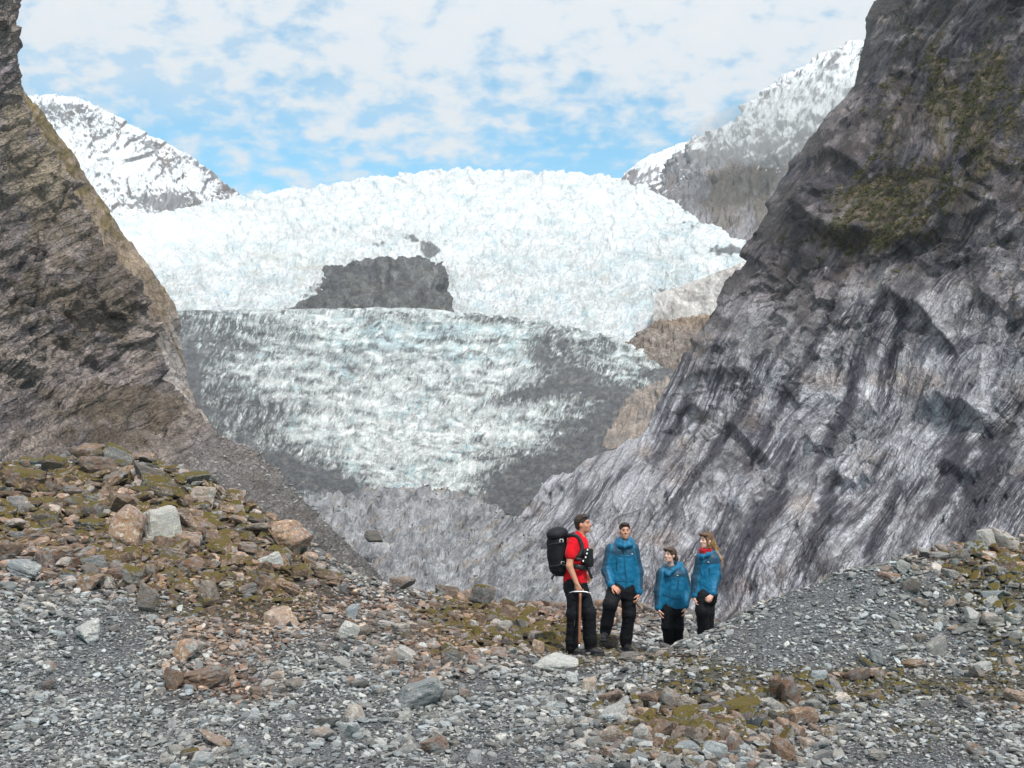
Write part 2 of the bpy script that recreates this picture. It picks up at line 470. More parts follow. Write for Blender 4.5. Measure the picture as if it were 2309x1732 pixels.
    # gullies that carry water; the dark of deep crevices is painted in too
    def gullies(u, v):
        gul = np.zeros_like(u, dtype=np.float32)
        for pts, wd in [([(885, 290), (868, 340), (852, 385), (838, 425)], 4), ([(858, 372), (845, 410), (826, 450), (812, 475)], 5),
                        ([(835, 470), (826, 500), (818, 530), (800, 575)], 6), ([(790, 460), (778, 500), (765, 530)], 4),
                        ([(772, 490), (752, 530), (735, 560), (715, 600)], 8), ([(735, 505), (716, 545), (700, 580)], 6),
                        ([(1000, 430), (985, 480), (970, 520), (955, 560)], 11), ([(960, 425), (950, 470), (930, 520)], 8),
                        ([(905, 300), (893, 350), (880, 390)], 3), ([(800, 365), (778, 410), (760, 450), (740, 480)], 4),
                        ([(690, 395), (675, 430), (650, 470)], 4), ([(840, 300), (815, 345), (795, 385)], 4),
                        ([(760, 385), (735, 420), (700, 470), (660, 520)], 4), ([(900, 480), (885, 520), (865, 570)], 4)]:
            pts = np.asarray(pts, float); vi = np.argsort(pts[:, 1])
            uc = np.interp(v, pts[vi, 1], pts[vi, 0]) + 5 * fbm(u / 50, v / 14, 3, 90)
            ins = sstep(v, pts[:, 1].min() - 8, pts[:, 1].min() + 10) * (1 - sstep(v, pts[:, 1].max() - 30, pts[:, 1].max() + 12))
            g = np.exp(-((u - uc) / (1.35 * wd * (0.7 + 0.8 * (fbm(u / 20, v / 9, 2, 33) + 0.5)))) ** 2) * ins
            gul = np.maximum(gul, g)
        return gul
    gul = gullies(u, v)
    rel += 3.6 * led - 7.0 * gul
    edge = 1 - 0.75 * np.exp(-((a - 6.2) / 0.5) ** 2)
    hidden = sstep(v, 520, 620) * 0
    X2 = X + n * (rel * w * 0.8 * edge)[..., None]
    up_, vp_, _ = proj(X2)
    # ---------- colour of the rock
    n2 = toward_cam(X2, normals(X2))
    u, v = up_, vp_
    x1 = u + v * 0.62; y1 = v - u * 0.15; xs = x1 + fbm(u / 160, v / 160, 2, 3) * 26
    gul = gullies(u, v)
    lo = np.clip(sstep(v + 0.18 * (u - 700), 230, 440) + 0.3 * fbm(u / 60, v / 60, 3, 12), 0, 1)
    c = mixc(np.broadcast_to(lin(110, 102, 102), X.shape).astype(np.float32), lin(150, 151, 157), lo)
    c = c * (0.58 + 0.22 * t1 + 0.24 * t2 + 0.2 * t3 + 0.22 * ci1 + 0.22 * ci2 + 0.16 * ci3)[..., None]
    strk = fbm(xs / 3.2, y1 / 46, 4, 71); strk2 = fbm(xs / 11.0, y1 / 90, 3, 72)
    c = c * (1 + 0.12 * strk + 0.25 * strk2)[..., None]
    c = mixc(c, lin(140, 120, 104), 0.5 * sstep(fbm(u / 55, v / 40, 5, 73), 0.1, 0.45))
    c = mixc(c, lin(172, 171, 172), 0.4 * sstep(fbm(xs / 26, y1 / 30, 5, 74), 0.16, 0.42))
    dark = sstep(strk2 + 0.5 * strk + 0.3 * (ci1 - 0.5), 0.26, 0.48) * 0.7
    c = mixc(c, lin(60, 59, 72), dark)
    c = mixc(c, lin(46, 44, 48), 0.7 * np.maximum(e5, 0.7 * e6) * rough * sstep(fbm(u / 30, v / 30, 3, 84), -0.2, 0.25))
    wet = sstep(ridged((xs + wob) / 9, y1 / 260, 2, 79), 0.45, 0.75) * sstep(fbm(xs / 40, y1 / 75, 3, 83), 0.10, 0.32)
    c = mixc(c, lin(50, 49, 60), 0.85 * wet)
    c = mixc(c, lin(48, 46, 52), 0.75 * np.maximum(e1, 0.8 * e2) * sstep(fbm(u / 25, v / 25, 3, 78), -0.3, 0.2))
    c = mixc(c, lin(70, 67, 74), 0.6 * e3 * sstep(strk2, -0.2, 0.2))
    c = mixc(c, lin(46, 44, 53), 0.95 * sstep(gul, 0.2, 0.55) * (0.75 + 0.5 * strk))
    c = mixc(c, lin(58, 52, 50), 0.8 * sstep(fbm(u / 30, v / 24, 5, 75) + 0.4 * (1 - lo), 0.24, 0.46) * (1 - 0.7 * lo))
    c = mixc(c, lin(52, 49, 50), 0.6 * np.exp(-(j3 / 0.10) ** 2) * rough)
    spk = perlin(u / 1.3, v / 1.3, 76)
    c = c * (1 + 0.22 * spk)[..., None]
    # plants: soft belts along the shelves
    veg = blob(u, v, [(985, 95, 45, 45, 1.0), (925, 190, 60, 30, 1.15), (865, 205, 45, 40, 0.95), (1010, 150, 50, 30, 0.8), (955, 130, 40, 40, 0.5),
                      (905, 45, 35, 45, 0.45), (850, 235, 45, 22, 0.9), (800, 255, 30, 22, 0.55), (900, 228, 45, 18, 0.8), (1000, 60, 20, 60, 0.6),
                      (935, 80, 12, 60, 0.9), (890, 120, 12, 70, 0.7), (1010, 290, 35, 20, 0.5), (890, 280, 25, 16, 0.45), (980, 235, 30, 14, 0.45), (862, 130, 14, 50, 0.4)])
    vm = 0.8 * veg + 1.1 * fbm(xs / 13, v / 26, 5, 80) - 0.15
    n_up = n2[..., 2]
    grass = sstep(vm, 0.42, 0.8)
    gcol = mixc(np.broadcast_to(lin(84, 78, 56), X.shape).astype(np.float32), lin(102, 88, 70), sstep(fbm(u / 12, v / 9, 3, 81), -0.2, 0.3))
    c = mixc(c, gcol * (1 + 0.5 * fbm(u / 3.5, v / 3.5, 3, 82))[..., None], 0.8 * grass)
    ok = (u > 560) & (u < 1060) & (v > -30) & (v < 330)
    shrubs = (X2, n2, vm, ok & (vm > 0.36), d)
    c = c * (1.04 + 0.18 * lo)[..., None]
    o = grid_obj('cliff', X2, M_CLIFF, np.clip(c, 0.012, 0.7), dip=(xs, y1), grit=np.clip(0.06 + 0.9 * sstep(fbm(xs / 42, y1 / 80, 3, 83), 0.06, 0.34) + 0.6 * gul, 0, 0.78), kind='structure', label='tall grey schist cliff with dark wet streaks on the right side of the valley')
    return shrubs
SHRUB_SITES = right_cliff()

# ---- the brown wall on the left, near and far faces, with its talus
def left_cliff():
    E = [(30, -160, 200), (22, -80, 195), (16, 0, 190), (14, 42, 186), (19, 88, 185), (28, 112, 186), (48, 150, 188), (72, 195, 192), (96, 236, 196), (132, 284, 200),
         (143, 333, 202), (155, 366, 200), (182, 403, 190), (222, 438, 165), (262, 466, 130), (302, 506, 95), (345, 548, 68), (395, 605, 52), (440, 680, 40)]
    Lf = [(-330, -380, 95), (-330, -270, 90), (-330, -150, 86), (-330, -60, 82), (-330, 10, 80), (-330, 60, 78), (-330, 115, 75), (-330, 170, 73), (-330, 220, 71), (-330, 275, 68),
          (-330, 330, 65), (-330, 375, 62), (-330, 415, 59), (-330, 455, 56), (-330, 490, 53), (-330, 520, 50), (-330, 560, 46), (-330, 610, 42), (-330, 680, 36)]
    rows = []
    for i, (r, e) in enumerate(zip(Lf, E)):
        row = [(lerp(r[0], e[0], q), lerp(r[1], e[1], q), 1 / lerp(1 / r[2], 1 / e[2], q)) for q in np.linspace((330 - 110) / (330 + e[0]), 1, 8)]
        if i < 12: row += [(e[0] - 10, e[1] - 2, e[2] * 1.15), (e[0] - 50, e[1] - 4, e[2] * 1.4)]
        else: row += [(e[0] + 14, e[1] + 12, e[2] * 1.1), (e[0] + 30, e[1] + 40, e[2] * 1.2)]
        rows.append(row)
    X = patch(rows, 370, 400)
    n = toward_cam(X, normals(X)); u, v, d = proj(X); w = d / FPX
    x1 = u - 0.55 * v; y1 = v + 0.5 * u
    warp = fbm(u / 120, v / 120, 2, 103) * 18
    talus = sstep(v - 0.25 * (u - 200), 415, 470) * sstep(u, 150, 230)
    rel = 8 * fbm(u / 90, v / 120, 4, 121) + 4.5 * ridged((x1 + warp) / 60, y1 / 200, 4, 141) + 3.0 * ridged((x1 + warp) / 26, y1 / 110, 4, 151)
    rough = sstep(fbm(u / 60, v / 60, 3, 109), -0.2, 0.3)
    p1, j1 = facets((x1 + warp) / 34, y1 / 46, 105, 1.3); p2, j2 = facets((y1 + warp) / 13, x1 / 24, 115, 1.2); p3, j3 = facets((y1 + warp) / 5, x1 / 11, 125, 1.0)
    s1, e1, t1 = slabs((y1 + warp) / 46, x1 / 120, 106); s2, e2, t2 = slabs((y1 + warp) / 17, x1 / 60, 107, 0.18); s3, e3, t3 = slabs((y1 + warp) / 6, x1 / 30, 108, 0.25)
    rel += 5.0 * s1 + 2.6 * s2 + 1.2 * s3
    rel += 10.0 * p1 * (0.4 + 0.6 * rough) + 5.5 * p2 * (0.5 + 0.5 * rough) + 2.2 * p3 - 1.2 * np.exp(-(j1 / 0.05) ** 2) * rough
    rel += 1.3 * fbm((y1 + warp) / 5, x1 / 26, 3, 161) + 0.9 * fbm(u / 4, v / 4, 3, 162)
    L = [([(100, 262), (125, 280), (140, 290)], 12, 14, 5), ([(0, 245), (20, 262), (34, 280)], 14, 12, 6), ([(52, 395), (80, 388), (98, 402)], 14, 12, 5.5),
         ([(60, 300), (90, 316), (120, 330)], 14, 10, 3), ([(8, 160), (24, 170), (34, 182)], 16, 12, 4.5)]
    rel += ledges(X, n, L, u, v)
    crack = np.exp(-((u - (33 - 0.012 * (v - 300) + 3.5 * fbm(u / 60, v / 25, 3, 170))) / 1.7) ** 2) * sstep(v, 205, 225) * (1 - sstep(v, 335, 362))
    rel -= 4 * crack
    rel = rel * (1 - 0.8 * talus) + talus * (1.2 * facets(u / 3.2, v / 2.4, 135, 0.6)[0] + 0.8 * facets(u / 7, v / 5, 136, 0.6)[0])
    X2 = X + n * (rel * w * 0.85 * (1 - 0.5 * sstep(np.arange(X.shape[1])[None] / (X.shape[1] - 1), 0.70, 0.8) * (v < 140)))[..., None]
    u, v, _ = proj(X2); x1 = u - 0.55 * v; y1 = v + 0.5 * u; warp = fbm(u / 120, v / 120, 2, 103) * 18
    talus = sstep(v - 0.25 * (u - 200), 415, 470) * sstep(u, 150, 230)
    c = np.broadcast_to(lin(136, 121, 112), X.shape).astype(np.float32).copy()
    st = fbm((y1 + warp) / 4, x1 / 40, 4, 171); st2 = fbm((y1 + warp) / 11, x1 / 60, 4, 172)
    c = mixc(c, lin(114, 104, 108), sstep(fbm(u / 60, v / 50, 4, 173), -0.1, 0.35))
    c = c * (1 + 0.25 * st + 0.3 * st2)[..., None]
    q1 = worley((y1 + warp) / 13, x1 / 24, 115)[2]; q2 = worley((y1 + warp) / 5, x1 / 11, 125)[2]
    c = c * (0.62 + 0.24 * t1 + 0.24 * t2 + 0.34 * q1 + 0.3 * q2)[..., None]
    c = mixc(c, lin(54, 48, 50), 0.7 * np.maximum(e1, 0.8 * e2) * sstep(fbm(u / 25, v / 25, 3, 178), -0.25, 0.2))
    c = mixc(c, lin(178, 158, 138), 0.6 * sstep(fbm((y1 + warp) / 5, x1 / 26, 4, 174), 0.15, 0.5))
    c = mixc(c, lin(58, 52, 54), 0.8 * sstep(st2 + 0.5 * fbm(u / 40, v / 90, 3, 175), 0.2, 0.55))
    c = mixc(c, lin(40, 37, 36), 0.85 * crack)
    moss = blob(u, v, [(120, 405, 70, 22, 0.9), (110, 440, 60, 20, 0.9), (60, 300, 50, 40, 0.55), (120, 300, 40, 40, 0.7), (30, 180, 30, 80, 0.85),
                       (15, 130, 15, 40, 0.9), (60, 190, 22, 40, 0.8), (80, 350, 60, 60, 0.45), (160, 400, 30, 20, 0.5), (10, 290, 25, 25, 0.4), (100, 240, 30, 30, 0.7)])
    mm = moss * 0.9 + 0.8 * fbm(x1 / 18, v / 16, 5, 180) - 0.12
    up = sstep(240 - v - 0.2 * u, -40, 60)
    mc = mixc(np.broadcast_to(lin(98, 80, 46), X.shape).astype(np.float32), lin(150, 132, 92), up)
    mc = mc * (1 + 0.45 * fbm(u / 5, v / 5, 3, 181))[..., None]
    c = mixc(c, mc, 0.65 * sstep(mm, 0.30, 0.66) * (1 - talus))
    tcol = lin(116, 112, 111) * (1 + 0.35 * fbm(u / 4, v / 3, 4, 190))[..., None]
    tcol = mixc(tcol, lin(100, 88, 78), sstep(fbm(u / 30, v / 20, 3, 191), 0, 0.4) * 0.6)
    c = mixc(c, tcol, talus)
    c = c * (1 + 0.4 * perlin(u / 1.3, v / 1.3, 182))[..., None]
    g_ = c.mean(-1, keepdims=True); c = 0.95 * lerp(c, g_ * np.array([1.06, 0.98, 0.95], np.float32), 0.42)
    grid_obj('cliff', X2, M_CLIFF_L, np.clip(c, 0.012, 0.7), dip=(y1, x1), kind='structure', label='dark brown mossy rock wall on the left side of the valley')
    TALUS_SITES.append((X2, talus * w ** 2 * (u < 420) * (v < 620) + 1e-12, 3200))
    # far face behind it, paler
    E = [(2, 60, 330), (24, 92, 330), (44, 120, 330), (70, 157, 332), (94, 194, 335), (112, 220, 338), (130, 247, 340), (154, 280, 342), (176, 315, 344), (182, 350, 344), (186, 384, 340), (198, 410, 335), (214, 438, 325), (240, 470, 310)]
    rows = []
    for (eu, ev, ed) in E:
        row = [(lerp(eu - 110, eu, q), ev + 10 * (1 - q), lerp(ed * 0.78, ed, q)) for q in np.linspace(0, 1, 5)]
        row += [(eu - 6, ev, ed * 1.08), (eu - 40, ev, ed * 1.3)]
        rows.append(row)
    X = patch(rows, 150, 260)
    n = toward_cam(X, normals(X)); u, v, d = proj(X); w = d / FPX
    x1 = u - 0.5 * v; y1 = v + 0.5 * u
    rel = 5 * fbm(u / 50, v / 70, 4, 221) + 2.6 * ridged(x1 / 22, y1 / 90, 4, 241) + 1.0 * fbm(u / 5, v / 8, 3, 262)
    f1, f2, cid, _, _ = worley(x1 / 18, y1 / 26, 205)
    rel += (cid - 0.5) * 2.4
    X2 = X + n * (rel * w)[..., None]
    c = np.broadcast_to(lin(140, 124, 108), X.shape).astype(np.float32).copy()
    c = c * (1 + 0.4 * fbm(x1 / 5, y1 / 30, 4, 271))[..., None]
    c = mixc(c, lin(112, 98, 62), 0.8 * sstep(fbm(u / 14, v / 14, 5, 280) + 0.5 * (1 - sstep(v, 150, 290)), 0.1, 0.5))
    c = mixc(c, lin(176, 170, 168), 0.85 * sstep(v + 1.2 * (u - 165), 300, 360) * sstep(fbm(x1 / 7, y1 / 60, 3, 283) + 0.25, -0.1, 0.2))
    c = mixc(c, lin(92, 86, 84), 0.5 * sstep(fbm(x1 / 9, y1 / 40, 4, 284), 0.1, 0.4))
    c = c * (1 + 0.3 * perlin(u / 1.3, v / 1.3, 282))[..., None]
    grid_obj('cliff', X2, M_CLIFF_L, np.clip(c, 0.02, 0.75), dip=(x1, y1), kind='structure', label='paler far rock face behind the brown wall, above the glacier edge')
left_cliff()

# ---- lower glacier: dirty blue-grey ice
DIRT_SHADE_SPOTS = [(665, 372, 26, 10, 1.3), (690, 385, 26, 10, 1.5), (575, 345, 20, 5, 0.7), (545, 478, 50, 24, 1.6), (600, 450, 30, 20, 1.3), (205, 345, 26, 26, 0.95), (185, 370, 18, 28, 1.2), (190, 400, 20, 22, 1.1), (225, 412, 40, 12, 0.95), (240, 440, 32, 18, 0.9), (275, 458, 34, 18, 1.0),  # dirt and debris; on the left serac wall also painted shade of hollows
              (310, 478, 40, 14, 1.7), (345, 490, 30, 9, 1.5), (270, 470, 26, 12, 1.1), (180, 320, 18, 14, 0.8), (560, 335, 10, 14, 0.9), (540, 352, 10, 14, 1.3), (565, 362, 22, 10, 1.1),
              (580, 375, 30, 8, 1.3), (525, 395, 26, 7, 1.5), (560, 386, 26, 8, 1.6), (610, 395, 36, 12, 1.7), (640, 410, 26, 14, 1.8), (600, 420, 34, 12, 1.3), (560, 425, 20, 8, 0.8),
              (590, 455, 26, 16, 1.4), (560, 470, 30, 14, 1.6), (520, 490, 30, 16, 1.7), (500, 505, 30, 16, 1.7), (560, 490, 26, 16, 1.8), (560, 440, 18, 8, 0.8), (495, 455, 20, 6, 0.5),
              (500, 320, 30, 5, 0.7), (430, 316, 60, 4, 0.3), (250, 335, 40, 12, 0.5), (600, 345, 14, 10, 0.6), (480, 440, 12, 5, 0.6), (490, 402, 10, 4, 0.8), (640, 440, 20, 20, 1.6), (615, 440, 18, 10, 1.2)]
def lower_glacier():
    us = [130, 200, 270, 340, 410, 470, 530, 590, 640, 690, 740]
    def row(vv, dd): return [(a, b, c) for a, b, c in zip(us, vv, dd)]
    rows = [row([500, 508, 515, 520, 524, 530, 535, 528, 512, 500, 500], [300, 296, 290, 285, 282, 280, 280, 285, 300, 310, 320]),
            row([470, 476, 484, 492, 498, 506, 510, 500, 480, 468, 470], [330, 322, 314, 308, 304, 300, 300, 310, 326, 340, 350]),
            row([430, 436, 446, 456, 462, 466, 466, 455, 444, 440, 448], [370, 362, 354, 348, 345, 343, 342, 348, 358, 370, 380]),
            row([396, 398, 402, 408, 412, 412, 410, 408, 408, 416, 430], [430, 424, 420, 414, 410, 408, 408, 414, 418, 420, 420]),
            row([352, 352, 353, 354, 356, 357, 358, 362, 372, 388, 415], [520, 516, 512, 508, 506, 506, 504, 500, 480, 460, 440]),
            row([324, 322, 321, 321, 321, 324, 332, 344, 358, 377, 410], [575, 575, 576, 576, 574, 570, 562, 548, 520, 490, 455]),
            row([313, 311, 310, 309, 309, 315, 324, 334, 350, 371, 408], [610, 612, 614, 615, 612, 602, 590, 570, 545, 505, 460]),
            row([325, 322, 320, 318, 318, 324, 335, 348, 366, 400, 434], [690, 690, 690, 690, 690, 680, 665, 640, 615, 560, 500])]
    X = patch(rows, 600, 300)
    n = toward_cam(X, normals(X)); u, v, d = proj(X); w = d / FPX
    wx = u + 10 * fbm(u / 40, v / 40, 3, 301); wy = v + 8 * fbm(u / 40, v / 30, 3, 302)
    g1, g2, gid, gx, gy = worley(wx / 9 + wy / 30, wy / 7, 304)
    smooth = 1 - 0.5 * blob(u, v, [(430, 335, 70, 16, 1.0), (500, 375, 40, 14, 0.6)])
    # tiers: long broken steps across the flow, fluted down their fronts
    per = 9 + 9 * sstep(v, 320, 470)
    tier = (wy + 0.06 * (u - 400)) / 14.0 + 1.5 * fbm(u / 55, v / 45, 3, 306)
    saw = tier - np.floor(tier); th = _rnd[1][_hash(np.floor(tier).astype(np.int64), np.floor(u / 70 + tier * 0.3).astype(np.int64), 9)]
    tier2 = wy / 5.6 + 1.4 * fbm(u / 26, v / 20, 3, 316); saw2 = tier2 - np.floor(tier2)
    rel = (4.0 + 5.5 * th) * (sstep(saw, 0, 0.25) - saw) * 1.3 * smooth + 1.9 * (sstep(saw2, 0, 0.3) - saw2) * smooth
    fl = u + 0.28 * v + 5 * fbm(u / 18, v / 18, 2, 309)
    flute = ridged(fl / 6.5, v / 34, 3, 307)
    k1, kj1 = facets((u + 0.42 * v) / 24 + 0.5 * fbm(u / 30, v / 20, 3, 341), wy / 11, 342, 1.4); k2, kj2 = facets((u + 0.42 * v) / 9.5 + 0.5 * fbm(u / 30, v / 20, 3, 341), wy / 5.5, 343, 1.3)
    rel += 1.0 * flute * smooth + 1.2 * ridged(wx / 22, wy / 11, 4, 303) + 3.6 * k1 * smooth + 1.9 * k2 * smooth - 1.4 * np.exp(-(kj1 / 0.05) ** 2) + 2.0 * fbm(u / 40, v / 26, 4, 308) + 0.6 * fbm(u / 2.6, v / 2.6, 2, 318)
    dm = blob(u, v, DIRT_SHADE_SPOTS)
    dn = fbm(wx / 14, wy / 9, 5, 310)
    deb = sstep(dm + 0.75 * dn, 0.62, 0.95)
    heap = blob(u, v, [(520, 492, 34, 20, 9), (560, 474, 28, 16, 6), (315, 482, 36, 14, 7), (610, 398, 40, 12, 6), (570, 378, 30, 8, 5), (640, 415, 22, 14, 6), (555, 334, 14, 8, 6), (500, 505, 20, 14, 5)])
    rel = lerp(rel, 2.4 * fbm(u / 16, v / 12, 5, 311) + 1.0 * fbm(u / 3, v / 3, 3, 312), 0.8 * deb) + heap
    crest = 1 - 0.7 * np.exp(-((v - 310) / 5) ** 2) * (u < 470)
    X2 = X + n * (rel * w * 0.5 * crest)[..., None]
    # colour: clean ice, blue where it is freshly broken, grit melted out along the flutes
    u, v, _ = proj(X2)
    u = u + 3 * fbm(u / 20, v / 20, 3, 340); 
    wx = u + 10 * fbm(u / 40, v / 40, 3, 301); wy = v + 8 * fbm(u / 40, v / 30, 3, 302)
    dm = blob(u, v, DIRT_SHADE_SPOTS); dn = fbm(wx / 15, wy / 9, 5, 310)
    c = np.broadcast_to(lin(192, 199, 199), X.shape).astype(np.float32).copy()
    blue = sstep(fbm(u / 26, v / 14, 4, 320) + blob(u, v, [(440, 335, 90, 26, 0.45), (360, 340, 90, 22, 0.25), (450, 430, 120, 30, 0.12)]), 0.12, 0.6)
    c = mixc(c, lin(160, 182, 188), 0.7 * blue)
    clean = blob(u, v, [(430, 440, 110, 26, 0.5), (480, 390, 60, 14, 0.35), (430, 482, 60, 14, 0.4), (350, 400, 60, 10, 0.2)])
    tops = sstep(fbm(wx / 13, wy / 5, 5, 333) + 0.5 * clean, 0.05, 0.35)
    c = mixc(c, lin(228, 232, 232), 0.75 * tops)
    c = mixc(c, lin(120, 170, 186), 0.75 * sstep(ridged(wx / 16, wy / 9, 3, 321), 0.62, 0.85) * sstep(fbm(u / 40, v / 25, 3, 327), 0.05, 0.35))
    lean = u + 0.42 * v + 6 * fbm(u / 16, v / 16, 2, 331)
    fa = worley((u + 0.42 * v) / 24 + 0.5 * fbm(u / 30, v / 20, 3, 341), wy / 11, 342); fb = worley((u + 0.42 * v) / 9.5 + 0.5 * fbm(u / 30, v / 20, 3, 341), wy / 5.5, 343)
    c = c * (0.84 + 0.2 * fa[2] + 0.2 * fb[2])[..., None]
    crk = np.maximum(np.exp(-((fa[1] - fa[0]) / 0.055) ** 2), 0.7 * np.exp(-((fb[1] - fb[0]) / 0.07) ** 2))
    c = mixc(c, lin(92, 108, 114), 0.6 * crk * sstep(fbm(u / 24, v / 14, 3, 344), -0.25, 0.2))
    l1 = ridged(lean / 6.5, wy / 17, 4, 322); l2 = ridged(lean / 3.4, wy / 9, 3, 332)
    band = fbm(u / 70, (wy - 0.05 * u) / 5.5, 4, 334)
    amount = np.clip(0.36 + 0.9 * dn + 0.75 * np.clip(dm, 0, 1.2) - 0.6 * clean + 0.7 * band + 0.25 * sstep(-u, -330, -190), 0, 1.3)
    grit = np.clip(sstep(l1, 0.30, 0.58) * 0.8 + 0.7 * sstep(l2, 0.36, 0.66), 0, 1) * amount
    c = mixc(c, lin(96, 99, 100), np.clip(0.5 * grit, 0, 0.7))
    c = mixc(c, lin(58, 60, 62), np.clip(sstep(l1 + 0.5 * l2, 0.62, 1.05) * sstep(amount, 0.4, 1.0), 0, 1) * 0.85)
    bandd = sstep(ridged(u / 90, (wy + 4 * fbm(u / 30, v / 30, 3, 336)) / 17, 3, 335), 0.66, 0.88) * sstep(fbm(u / 36, v / 20, 3, 337) + 0.3 * dm, 0.0, 0.3)
    c = mixc(c, lin(74, 76, 79), 0.75 * bandd)
    hollow_shade = sstep(ridged((u + 0.2 * v) / 11, v / 26, 3, 338), 0.35, 0.65) * np.clip(blob(u, v, [(215, 405, 30, 10, 1.2), (262, 408, 40, 12, 1.2), (240, 425, 40, 12, 0.8), (205, 360, 22, 24, 0.6), (555, 350, 16, 22, 0.9)]), 0, 1)
    c = mixc(c, lin(48, 51, 55), 0.9 * hollow_shade)  # shade of hollows in the serac fronts, painted into the ice colour
    deb = sstep(0.8 * dm + 1.4 * fbm(wx / 17, wy / 7, 5, 345) + 0.4 * l1 - 0.1, 0.5, 0.8)
    dc = lin(80, 82, 86) * (1 + 0.9 * fbm(u / 5, v / 3.5, 4, 323) + 0.5 * perlin(u / 1.7, v / 1.5, 328))[..., None]
    dc = mixc(dc, lin(136, 132, 126), 0.5 * sstep(fbm(u / 10, v / 6, 4, 324), 0.1, 0.4))
    dc = mixc(dc, lin(54, 54, 58), 0.6 * sstep(fbm(wx / 9, wy / 6, 4, 329), 0.12, 0.4))
    dc = mixc(dc, lin(176, 182, 182), 0.8 * sstep(ridged(lean / 5, wy / 16, 4, 325) + 0.3 * fbm(u / 20, v / 12, 3, 326), 0.5, 0.75) * (1 - sstep(dm, 0.7, 1.4)))
    c = mixc(c, dc, deb)
    c = c * (1 + 0.16 * perlin(u / 1.4, v / 1.4, 326))[..., None]
    grid_obj('glacier', X2, M_ICE, np.clip(c, 0.02, 0.92), dip=(u + 0.42 * v, wy), grit=np.clip(0.9 * amount, 0, 0.92) * (1 - 0.8 * deb), kind='structure', label='lower glacier tongue of fluted blue-grey ice with dirt and dark debris')
lower_glacier()

